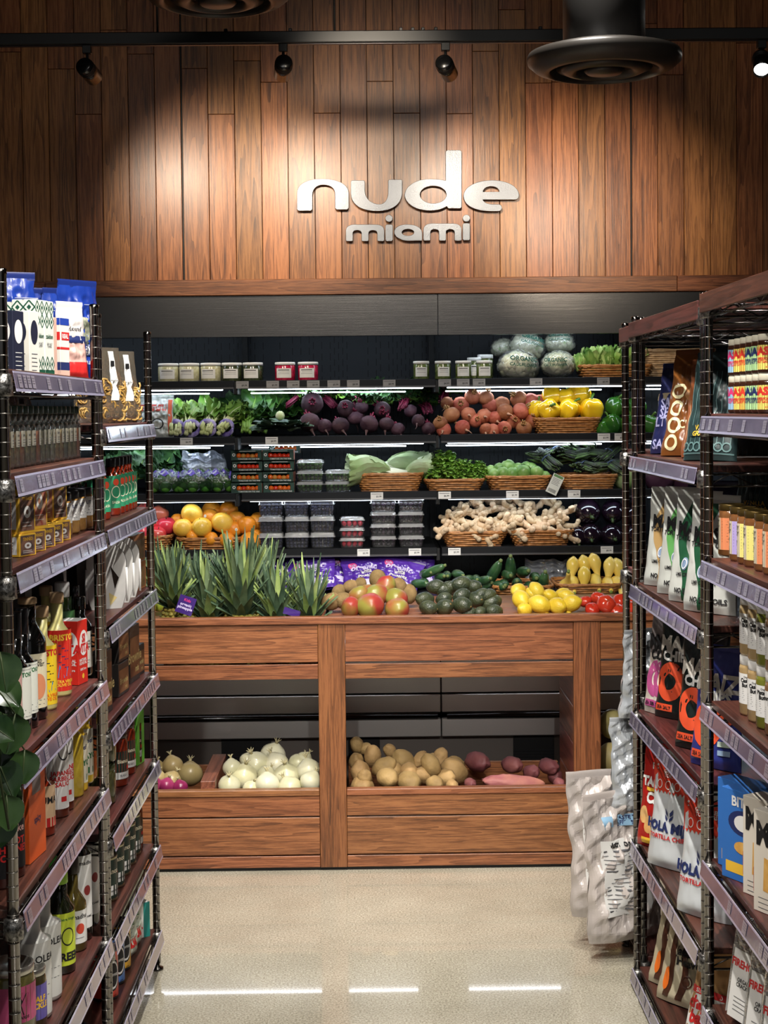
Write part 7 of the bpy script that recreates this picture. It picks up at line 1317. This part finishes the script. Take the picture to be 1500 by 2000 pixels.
R(m3, 1262, Z2, .08, 'white tortilla chip bag with tan wave, leftmost', g=g3, turn=58, back=.0); R(m1, 1288, Z2, .08, 'white tortilla chip bag with bright green wave', g=g3, turn=58)
R(m2, 1312, Z2, .08, 'white tortilla chip bag with dark green wave, left of the front one', g=g3, turn=50); R(m2, 1342, Z2, .08, 'white tortilla chip bag with dark green wave, beside the shared post', g=g3, turn=50)
R(make_bag('navy_snack_bag', .17, .27, .08, NVB, 14, .008, None, lambda mb, L_, w, h: patch(mb, L_(1), K(-w * .45), K(-w * .1), h * .6, h * .75, PAPER)), 1252, Z2, .08, 'dark navy bag at the back behind the white chip bags', g=gR, back=.12, turn=70)
R(m1, 1398, Z2 + .0, .08, 'white tortilla bag seen below the rail past the shared post', g=g3, turn=80, back=.12) if 0 else None
BK = P('black_chip_bag', (26, 36, 34), .35, c2=(20, 26, 26), sc=6, coat=.3); ORG = P('coral_print', (226, 84, 50), .45); GRT = P('grey_top', (120, 112, 112), .4); PKP = P('pink_print', (186, 82, 140), .45); CRB = P('cream_bag', (214, 206, 194), .4); BLX = P('blue_chip_bag', (44, 54, 130), .4, coat=.3)
def dH(col, c2, inkc):
    def f(mb, L_, w, h):
        patch(mb, L_(1), K(-w * .44), K(w * .44), h * .64, h * .84, P('grey_print', (196, 190, 180), .5)) if 0 else None
        mb.text('MAIZ', L_(2), P('pale_print', (206, 200, 190), .5) if inkc is PAPER else INK, 0, h * .73, .055, .05); mb.text('CHIPS', L_(2), inkc, 0, h * .61, .036, .05)
        pts = [(-.1, .56), (.02, .54), (.12, .47), (.2, .36), (.16, .24), (.05, .17), (-.1, .15), (-.26, .2), (-.34, .32), (-.32, .46), (-.22, .54)]
        ringp(mb, L_(1), -w * .1, h * .36, w * .33, h * .19, .42, col, 30); ringp(mb, L_(2), w * .28, h * .44, w * .13, h * .055, 0, col, 20); mb.text('&', L_(3), INK, w * .28, h * .44, .022, .04)
        patch(mb, L_(1), K(-w * .4), K(w * .02), h * .07, h * .14, col); mb.text('SEA SALT', L_(2), INK, -w * .19, h * .105, .013)
        for k in (0, 1): patch(mb, L_(2), K(w * .18), K(w * .38), h * (.2 - .075 * k), h * (.245 - .075 * k), P('seal_%d' % k, ((190, 206, 190), (150, 176, 206))[k], .5), 2, 1)
    return f
h1 = make_bag('maiz_chip_bag', .15, .275, .075, BK, 21, .0035, lambda u, v: BK, dH(ORG, 0, PAPER), tw=.85); h2 = make_bag('maiz_chip_bag', .14, .265, .07, CRB, 22, .0035, lambda u, v: GRT if v > .62 else CRB, dH(PKP, 0, INK), seal=GRT, tw=.85); h3 = make_bag('maiz_chip_bag', .15, .27, .075, BLX, 23, .0035, None, dH(ORG, 0, PAPER), tw=.85)
Z3 = RF[2]; g4 = 'maize chip bags on the farther right unit'
R(h2, 1250, Z3, .07, 'cream and pink chip bag, leftmost of the pink pair', g=g4, turn=52); R(h2, 1268, Z3, .07, 'cream and pink chip bag, right of the pink pair', g=g4, turn=52, back=.01)
R(h1, 1281, Z3, .075, 'black chip bag with coral print, left one', g=g4, turn=58, back=.02); R(h1, 1321, Z3, .075, 'black chip bag with coral print, right one', g=g4, turn=58); R(h1, 1300, Z3, .075, 'black chip bag with coral print, set back between the others', g=g4, turn=60, back=.11); R(h3, 1352, Z3, .075, 'blue and coral chip bag at the shared post', g=g4, turn=52)
RDB = P('red_chip_bag', (176, 34, 28), .35, c2=(150, 24, 22), sc=7, coat=.4); POT = P('potato_print', (210, 156, 90), .5, c2=(230, 190, 130), sc=30)
def dT(mb, L_, w, h):
    mb.text('TALLOW', L_(2), PAPER, .01, h * .66, .034, .06); mb.text('CHIPS', L_(2), PAPER, .01, h * .50, .038, .06); patch(mb, L_(2), K(-w * .3), K(w * .2), h * .565, h * .6, YI); mb.text('Rustic', L_(1), PAPER, 0, h * .82, .024)
    for k in range(6): ringp(mb, L_(1), -w * .3 + k * .025, h * (.32 - .09 * (k % 3)), .02, .024, 0, POT, 14)
    patch(mb, L_(2), K(-w * .3), K(w * .0), h * .04, h * .1, YI)
t1 = make_bag('tallow_chip_bag', .15, .27, .075, RDB, 31, .004, None, dT, tw=.85)
WSB = P('silver_white_bag', (206, 210, 212), .35, c2=(186, 190, 194), sc=6, coat=.2); RDP = P('vermilion_print', (206, 60, 40), .45)
def dO(mb, L_, w, h):
    patch(mb, L_(1), K(-w * .47), K(w * .47), h * .68, h * .95, RDP)
    for k in range(12): x = -w * .45 + k * w * .082; mb.poly(L_(1), [(x - .005, h * .682), (x + .005, h * .682), (x, h * .655)], RDP)
    for k in range(4): ringp(mb, L_(2), -w * .28 + k * w * .19, h * .74, .01, .012, .8, PAPER, 14)
    mb.text('GRAIN FREE\nTORTILLAS', L_(2), PAPER, 0, h * .84, .013, .03); mb.text('HOLA MIJA!', L_(2), NAVY, 0, h * .36, .034, .05); mb.text('TORTILLA CHIPS', L_(2), REDI, 0, h * .28, .016, .03, 1.1)
    for s_ in (-1, 1):
        for k in (0, 1): mb.poly(L_(2), [(s_ * .003, h * (.5 - .05 * k)), (s_ * .014, h * (.54 - .055 * k)), (s_ * .012, h * (.49 - .045 * k)), (s_ * .004, h * (.465 - .04 * k))], NAVY)
o1 = make_bag('hola_chip_bag', .16, .29, .08, WSB, 41, .0028, None, dO, tw=.9)
Z4 = RF[1]; g5 = 'chip bags on the fourth shelf of the farther right unit'
R(t1, 1246, Z4, .075, 'red chip bag with white lettering, leftmost', g=g5, turn=60); R(t1, 1270, Z4, .075, 'red chip bag behind the leftmost red one', g=g5, turn=60, back=.06)
R(o1, 1270, Z4, .08, 'white chip bag with vermilion top, left one', g=g5, turn=56, back=.0); R(o1, 1328, Z4, .08, 'white chip bag with vermilion top beside the shared post', g=g5, turn=56); R(o1, 1306, Z4, .08, 'white chip bag with vermilion top, set back in the middle', g=g5, turn=60, back=.12)
# bottom shelf
JAL = P('cream_snack_bag', (196, 186, 158), .4, c2=(180, 168, 140), sc=6); CHO = P('brown_stripe', (74, 40, 26), .4); KRB = P('kraft_bag', (176, 134, 84), .5)
def dJ(mb, L_, w, h):
    for q, m_ in ((-.34, CHO), (-.05, CHO)): patch(mb, L_(1), (lambda q: lambda z: w * q + .012 * math.sin(z * 30) + z * .12)(q), (lambda q: lambda z: w * q + .012 * math.sin(z * 30) + z * .12 + .022)(q), h * .05, h * .75, m_, 3, 20)
    mb.text('Jalapeno\nHeaven', L_(2), INK, .03, h * .46, .03, .03); ringp(mb, L_(2), .03, h * .24, .016, .017, .8, CHO, 16); ringp(mb, L_(2), .03, h * .24, .009, .01, 0, CHO, 12); ringp(mb, L_(2), -.04, h * .22, .012, .03, 0, ORI, 14)
j1 = make_bag('jalapeno_snack_bag', .16, .27, .08, JAL, 51, .0045, None, dJ, tw=.9)
def dK(mb, L_, w, h): patch(mb, L_(1), K(-w * .47), K(w * .47), h * .1, h * .5, PAPER); mb.text('chipotle\nbacon', L_(2), REDI, 0, h * .36, .04, .05); patch(mb, L_(2), K(-w * .47), K(w * .47), h * .5, h * .56, REDI); mb.text('SLOW BAKED', L_(3), PAPER, 0, h * .53, .014)
k1 = make_bag('kraft_snack_bag', .15, .27, .08, KRB, 52, .004, None, dK, tw=.9)
SLV = P('white_wrinkled_bag', (200, 190, 184), .3, c2=(176, 168, 164), sc=8, coat=.3, bump=.5, bs=25)
def dN(mb, L_, w, h):
    patch(mb, L_(1), K(-w * .35), K(w * .3), h * .2, h * .72, PAPER); mb.text('Nutrition Facts', L_(2), INK, -w * .03, h * .69, .016, .04)
    for k in range(16): patch(mb, L_(2), K(-w * .32), K(w * (.25 - .1 * hsh(k, 2))), h * (.64 - .027 * k), h * (.645 - .027 * k) + (.002 if k % 5 == 0 else 0), GREYINK, 6, 1)
    patch(mb, L_(1), K(-w * .3), K(w * .35), h * .8, h * .88, P('light_blue_panel', (150, 190, 220), .5)); mb.text('TASTE THE\nDIFFERENCE', L_(2), NAVY, .01, h * .84, .012)
Z5 = RF[0]; g6 = 'snack bags on the lowest shelf of the farther right unit'
n1 = make_bag('wrinkled_chip_bag', .2, .30, .11, SLV, 61, .012, None, dN, nu=44, nv=60, crf=1.3); n2 = make_bag('wrinkled_chip_bag', .2, .29, .11, P('silver_wrinkled_bag', (198, 202, 206), .25, .3, c2=(170, 176, 182), sc=8, coat=.4, bump=.6, bs=25), 62, .013, None, lambda mb, L_, w, h: lines(mb, L_(1), -w * .2, w * .3, h * .6, 9, .012), nu=44, nv=60, crf=1.5)
R(n1, 1258, Z5, .1, 'pale wrinkled chip bag at the left rear of the lowest shelf', g=g6, turn=70, back=.1)
for i, (px, bk0) in enumerate(((1272, 0), (1288, .0))): R(j1, px, Z5, .08, 'cream snack bag with brown waves, %s one' % ['left', 'right'][i], g=g6, turn=55, back=bk0, lean=0)
R(k1, 1335, Z5, .08, 'kraft snack bag with white and red panel near the shared post', g=g6, turn=52); R(j1, 1312, Z5, .08, 'cream snack bag behind, between the wavy and the kraft bags', g=g6, turn=55, back=.1)
# ---- end unit bags spilling towards the table
for i, (X, Y, z, rz, s_, pr, rx, lb) in enumerate(((.79, 4.42, .440, .3, 1.0, n2, .0, 'silver wrinkled bag on the end unit, lower of the upper pair'), (.80, 4.40, .72, .5, .95, n2, .1, 'silver wrinkled bag resting on another on the end unit'),
        (.745, 4.40, .062, .35, 1.25, n1, .0, 'large white wrinkled chip bag standing lowest in front'), (.72, 4.50, .10, .1, 1.25, n1, .02, 'large white wrinkled chip bag behind the front one'))):
    o = use(pr, (X, Y, z), (rx, -.04 if i > 1 else 0, rz), (s_, s_, s_ * (1.12 if i > 1 else .9)), lb, 'chip bag', 'wrinkled chip bags on the end unit')
for i, (X, Y) in enumerate(((1.05, 4.4), (1.25, 4.38))):
    use(n2, (X, Y, .440), (0, 0, .2 * i), .95, 'silver wrinkled bag deeper inside the end unit, %s one' % ['nearer the aisle', 'farther in'][i], 'chip bag', 'wrinkled chip bags on the end unit')
# ---- nearer right unit: small condiment jars (z 1.609)
Zs = RN[5]; JC = [((236, 214, 110), (206, 50, 40)), ((150, 190, 220), (200, 50, 110)), ((170, 210, 150), (34, 46, 90)), ((240, 190, 90), (210, 60, 40))]
def bj(i):
    a, b = JC[i]; bm_, im = P('jar_label_%d' % i, a, .5), P('jar_ink_%d' % i, b, .5)
    return jar('hot_sauce_jar', .0235, .078, P('brown_jar', (54, 30, 20), .2, coat=.5), P('cream_lid', (206, 200, 180), .4), .013, (.008, .056), lambda mb, L_, r, h: (mb.text('BASH', L_(1), im, 0, h * .26, .021, .06, 1.1), mb.text('SUPERFOOD\nHOT SAUCE', L_(1), im, 0, -h * .12, .0068, .04), mb.text('8 OZ', L_(1), im, .01, -h * .4, .005)), 4.6, labm=bm_)
bjs = [bj(i) for i in range(4)]; cols = ['yellow', 'pale blue', 'pale green', 'orange']
for row in (0, 1):
    for k in range(6):
        i = [1, 0, 3, 2, 2, 0][k]; q = Vector((.768 + .0235, 3.225 - k * .0488, 0)); use(bjs[i], (q.x, q.y, Zs + .0006 + .0785 * row), (0, 0, math.radians(-42 - 10 * hsh(k, row))), 1, '%s labelled hot sauce jar, %s from the post in the %s layer' % (cols[i], ['first', 'second', 'third', 'fourth', 'fifth', 'sixth'][k], ['lower', 'upper'][row]), 'jar', 'hot sauce jars in two layers')
cj = jar('olive_jar', .034, .105, P('olive_camo', (70, 74, 44), .25, c2=(112, 116, 80), sc=60, coat=.6), P('gold_lid', (120, 108, 60), .3, .6), .016)
for k in range(2): use(cj, (.805, 2.885, Zs + .0006 + .106 * k), (0, 0, k), 1, 'mottled green olive jar at the right edge, %s of the stack' % ['bottom', 'top'][k], 'jar', 'olive jars at the right edge')
# ---- body of spreads (z 1.296)
Zs = RN[4]; SPB = P('brown_spread', (112, 72, 40), .2, c2=(130, 86, 50), sc=8, coat=.6); BRL = P('bronze_lid', (96, 78, 40), .3, .7)
def aD(c):
    m_ = P('jar_panel_%d' % c[0], c, .5)
    def f(mb, L_, r, h):
        mb.quad(L_(1), -r * .25, r * 2.1, -h * .5, h * .5, m_, 10)
        for k in (0, 1): mb.text('BODY', L_(2), INK, -r * .95, h * (.36 - .17 * k), r * .5, .01, .8)
        mb.text('RAW\nPIE', L_(2), INK, -r * .95, -h * .1, r * .28); lines(mb, L_(2), -r * 1.4, -r * .5, -h * .3, 4, h * .05, INK, .0006); lines(mb, L_(2), -r * .1, r * 1.6, h * .38, 8, h * .09, INK, .0006)
    return f
db = jar('large_spread_jar', .046, .15, SPB, BRL, .018, (.03, .11), aD((226, 140, 96)), 5.0, labm=CR2); ds = [jar('spread_jar', .029, .115, SPB, BRL, .014, (.015, .085), aD(c), 5.0, labm=CR2) for c in ((226, 140, 90), (176, 160, 214), (232, 222, 130), (226, 140, 90))]
for k, (px, i, bk0) in enumerate(((1403, 0, .0), (1425, 1, .0), (1440, 2, 0), (1453, 2, .0), (1473, 3, 0), (1490, 0, .0))): put(ds[i], 1, px, Zs, .029, '%s panelled spread jar, %s along the board from the post' % (['peach', 'lavender', 'yellow', 'orange'][i], ['first', 'second', 'third', 'fourth', 'fifth', 'sixth'][k]), 'jar', 'small spread jars in front', bk0, turn=38)
for k, (Y, lb) in enumerate(((3.19, 'left one'), (3.06, 'middle one'), (2.93, 'right one'))):
    o = use(db, (.925, Y, Zs + .0006), (0, 0, math.radians(-40)), 1, 'large spread jar in the back row, lower layer, %s' % lb, 'jar', 'large spread jars behind the small ones'); 
    o = use(db, (.925, Y, Zs + .151), (0, 0, math.radians(-36)), .98, 'large peach labelled spread jar in the upper layer, %s' % lb, 'jar', 'large spread jars behind the small ones') if k != 1 else None
mb = jar('dark_topping_jar', .04, .14, P('dark_topping', (40, 30, 24), .2, coat=.5), BLCAP, .018, (.07, .11), lambda mb, L_, r, h: ringp(mb, L_(1), 0, 0, .02, .014, 0, GRB), 3, labm=P('olive_lab', (60, 60, 40), .5)); use(mb, (.93, 3.055, Zs + .151), (0, 0, -.7), 1, 'dark jar with small green picture between the large jars', 'jar')
# ---- nut butters (z .984)
Zs = RN[3]; NBW = P('nut_butter', (160, 134, 92), .25, c2=(176, 150, 106), sc=10, coat=.6); NBG = P('pistachio_butter', (112, 116, 40), .25, coat=.6); NBB = P('almond_butter', (126, 94, 64), .25, coat=.6); WL = P('white_lid', (216, 214, 210), .4)
def aU(nm): return lambda mb, L_, r, h: (mb.text('Organic', L_(1), INK, 0, h * .38, .006), mb.text(nm, L_(1), INK, 0, h * .2, .0115, .05), lines(mb, L_(1), -r * .8, r * .8, -h * .02, 6, h * .07, GREYINK, .0007))
ub = [jar('nut_butter_jar', .032, .125, m_, WL, .02, (.025, .088), aU(n_), 3.4) for m_, n_ in ((NBW, 'Cashew\nButter'), (NBG, 'Pistachio\nButter'), (NBB, 'Almond & Cashew\nButter'))]; nn_ = ['cashew', 'pistachio', 'almond']
for row, its in enumerate((((1416, 0), (1436, 0), (1464, 1), (1480, 2), (1492, 0)), ((1414, 0), (1431, 0), (1453, 1), (1476, 2), (1496, 2)))):
    for k, (px, i) in enumerate(its):
        q = onx(px, 1300, .768); q2 = onx([1416, 1432, 1450, 1470, 1492][k], 1300, .768); use(ub[i], (.768 + .032, 3.13 - .068 * k - .003 * row, Zs + .0006 + .1255 * row), (0, 0, math.radians(-42)), 1, 'white lidded %s butter jar, %s from the post in the %s layer' % (nn_[i], ['first', 'second', 'third', 'fourth', 'fifth'][k], ['lower', 'upper'][row]), 'jar', 'nut butter jars in two layers')
GT = jar('grey_lidded_tub', .05, .15, P('grey_tub', (150, 146, 140), .4), P('translucent_lid', (130, 130, 128), .25, coat=.5), .02)
for k, Y in enumerate((3.13, 3.02, 2.91)): use(GT, (.92, Y, Zs + .115), (0, 0, 0), 1, 'round grey lidded tub behind the nut butter jars, %s' % ['farthest', 'middle', 'nearest'][k], 'tub', 'grey tubs behind the nut butters')
for k, Y in enumerate((3.13, 3.02, 2.91)): use(ub[2], (.92, Y, Zs + .0006), (0, 0, -.7), (1.3, 1.3, .91), 'wide almond butter jar beneath the grey tubs, %s' % ['farthest', 'middle', 'nearest'][k], 'jar', 'wide jars beneath the grey tubs')
# ---- cracker boxes (z .637)
Zs = RN[2]; BXB = P('blue_cracker_box', (52, 112, 190), .45); BXW = P('white_cracker_box', (222, 214, 200), .5); CRK = P('cracker_print', (206, 150, 70), .5, c2=(226, 180, 100), sc=40)
def aBl(mb, F_, Lf, Rt, Tp, w, d, h):
    for Q, a in ((F_, w), (Rt, d), (Lf, d)): ringp(mb, Q(1), 0, h * .15, a * .34, h * .14, 0, NAVY, 20); ringp(mb, Q(2), 0, h * .15, a * .2, h * .09, 0, PAPER, 20); mb.quad(Q(1), -a * .4, a * .4, -h * .42, -h * .3, YI, 1); ringp(mb, Q(2), 0, -h * .12, a * .2, h * .07, 0, CRK, 16); mb.text('BITES', Q(2), PAPER, 0, h * .38, a * .22, .03)
    ringp(mb, Tp(1), 0, 0, .02, .012, 0, NAVY, 16)
def aWt(mb, F_, Lf, Rt, Tp, w, d, h):
    mb.text('MUFS', F_(2), INK, -.0, h * .28, .062, .05, .8); ringp(mb, F_(1), w * .34, h * .22, w * .14, h * .16, 0, REDI, 20)
    mb.poly(F_(1), [(-w * .3, -h * .28), (-w * .02, -h * .3), (w * .0, h * .02), (-w * .28, h * .05)], CRK); ringp(mb, F_(1), w * .14, -h * .04, .013, .016, 0, INK, 14)
    mb.poly(F_(1), [(w * .15, -h * .2), (w * .45, -h * .2), (w * .42, -h * .44), (w * .2, -h * .4)], YI); mb.poly(F_(1), [(w * .2, -h * .12), (w * .35, -h * .2), (w * .22, -h * .3)], BLUI); lines(mb, F_(1), -w * .4, w * .05, -h * .36, 3, .01, GREYINK)
    for Q in (Rt, Lf):
        mb.text('Nutrition Facts', Q(2), INK, 0, h * .44, .0085, .05); mb.text('Calories', Q(2), INK, -d * .1, h * .32, .011, .05); lines(mb, Q(1), -d * .42, d * .45, h * .27, 12, .007, INK, .0007); mb.quad(Q(1), -d * .5, d * .5, -h * .32, -h * .08, RDP, 1); lines(mb, Q(2), -d * .3, d * .4, -h * .12, 7, .007, INK, .001); lines(mb, Q(1), -d * .4, d * .4, -h * .36, 4, .007, INK, .0007)
    mb.text('CRACKERS', Tp(1), GREYINK, 0, 0, .014)
bb = carton_box('blue_cracker_box', .13, .05, .19, BXB, aBl); ww = carton_box('white_cracker_box', .135, .055, .2, BXW, aWt)
def side_box(pr, Y, X, lb, g, rz=-84): return use(pr, (X, Y, Zs + .0006), (0, 0, math.radians(rz)), 1, lb, 'cracker box', g)
g8 = 'cracker boxes on the fourth near shelf'
# boxes turned with their broad front to the aisle
for Y, pr, X, lb, rz in ((3.195, bb, .83, 'blue cracker box nearest to the post', -62), (3.115, bb, .82, 'blue cracker box beside the white boxes', -62), (3.0, ww, .815, 'white cracker box with tan cracker picture, left one', -62), (2.895, ww, .81, 'white cracker box with visible nutrition panel, right one', -62), (2.79, ww, .815, 'white cracker box cut off by the right edge', -62)):
    side_box(pr, Y, X - (.03 if pr is bb else .005), lb, g8, rz)
# ---- clear cracker packs (z .312)
Zs = RN[1]; CLR = film('thick_clear_plastic', (235, 232, 225), .22, .06, .6, .6, 60); CRKS = P('crackers', (196, 150, 90), .6, c2=(220, 184, 130), sc=60)
def fire():
    e = hide(empty('cracker_pack')); KIDS[e.name] = []; w, h, d = .13, .23, .07
    mb = MB(); pts = []
    for k in range(28): a = 2 * PI * k / 28; c, s_ = math.cos(a), math.sin(a); pts.append((math.copysign(abs(c) ** .45, c) * w / 2, h / 2 + math.copysign(abs(s_) ** .45, s_) * h / 2))
    rings = [[(a * f, y, h / 2 + (b - h / 2) * f) for a, b in pts] for y, f in ((-d / 2, .8), (-d / 2 + .004, .9), (-d / 4, .93), (-.004, .95), (-.003, 1.03), (.003, 1.03), (.004, .95), (d / 2 - .004, .9), (d / 2, .8))]
    vs = [p for q in rings for p in q]; mb.add(vs, [(i * 28 + k, i * 28 + (k + 1) % 28, (i + 1) * 28 + (k + 1) % 28, (i + 1) * 28 + k) for i in range(8) for k in range(28)] + [tuple(range(28)), tuple(range(224, 252))], CLR, False); kid(e, 'clear_shell', mb)
    r = random.Random(2); mb = MB()
    for k in range(26): mb.box(-.045, .045, -.024, .024, .02 + k * .007, .023 + k * .007, CRKS, 0, 0, Euler((r.uniform(-.1, .1), r.uniform(-.12, .12), r.uniform(-.2, .2))).to_matrix())
    o = kid(e, 'crackers', mb); o['kind'] = 'stuff'
    mb = MB(); Q = plane(-d / 2 - .0012, .085); mb.quad(Q, -.045, .045, -.07, .06, PAPER, 1); Q2 = plane(-d / 2 - .0018, .085); mb.text('FIREHOOK', Q2, REDI, 0, .035, .02, .04); mb.text('ORGANIC\nCRACKERS', Q2, INK, 0, .0, .011); lines(mb, Q2, -.03, .03, -.03, 4, .008)
    for Lx in (-1, 1):
        S = lambda a, b, Lx=Lx: Vector((Lx * (w / 2 * .97), Lx * a, .085 + b)); mb.quad(S, -.028, .028, -.07, .06, PAPER, 1); S2 = lambda a, b, Lx=Lx: Vector((Lx * (w / 2 * .97 + .0008), Lx * a, .085 + b)); mb.text('FIREHOOK', S2, REDI, 0, 0, .022, .04, 1, PI / 2)
    kid(e, 'paper_band', mb); return e
fh = fire()
for i, (X, Y, rz, rx, lb) in enumerate(((.80, 3.13, -70, -.15, 'clear cracker pack with white band, farthest from the camera'), (.805, 3.0, -66, -.15, 'clear cracker pack with white band, middle one'), (.805, 2.87, -62, -.12, 'clear cracker pack with white band, nearest the right edge'), (.99, 3.05, -66, -.1, 'clear cracker pack behind the front ones'))):
    use(fh, (X, Y, Zs + .004), (rx, 0, math.radians(rz)), 1.1, lb, 'cracker pack', 'clear cracker packs on the fifth near shelf')
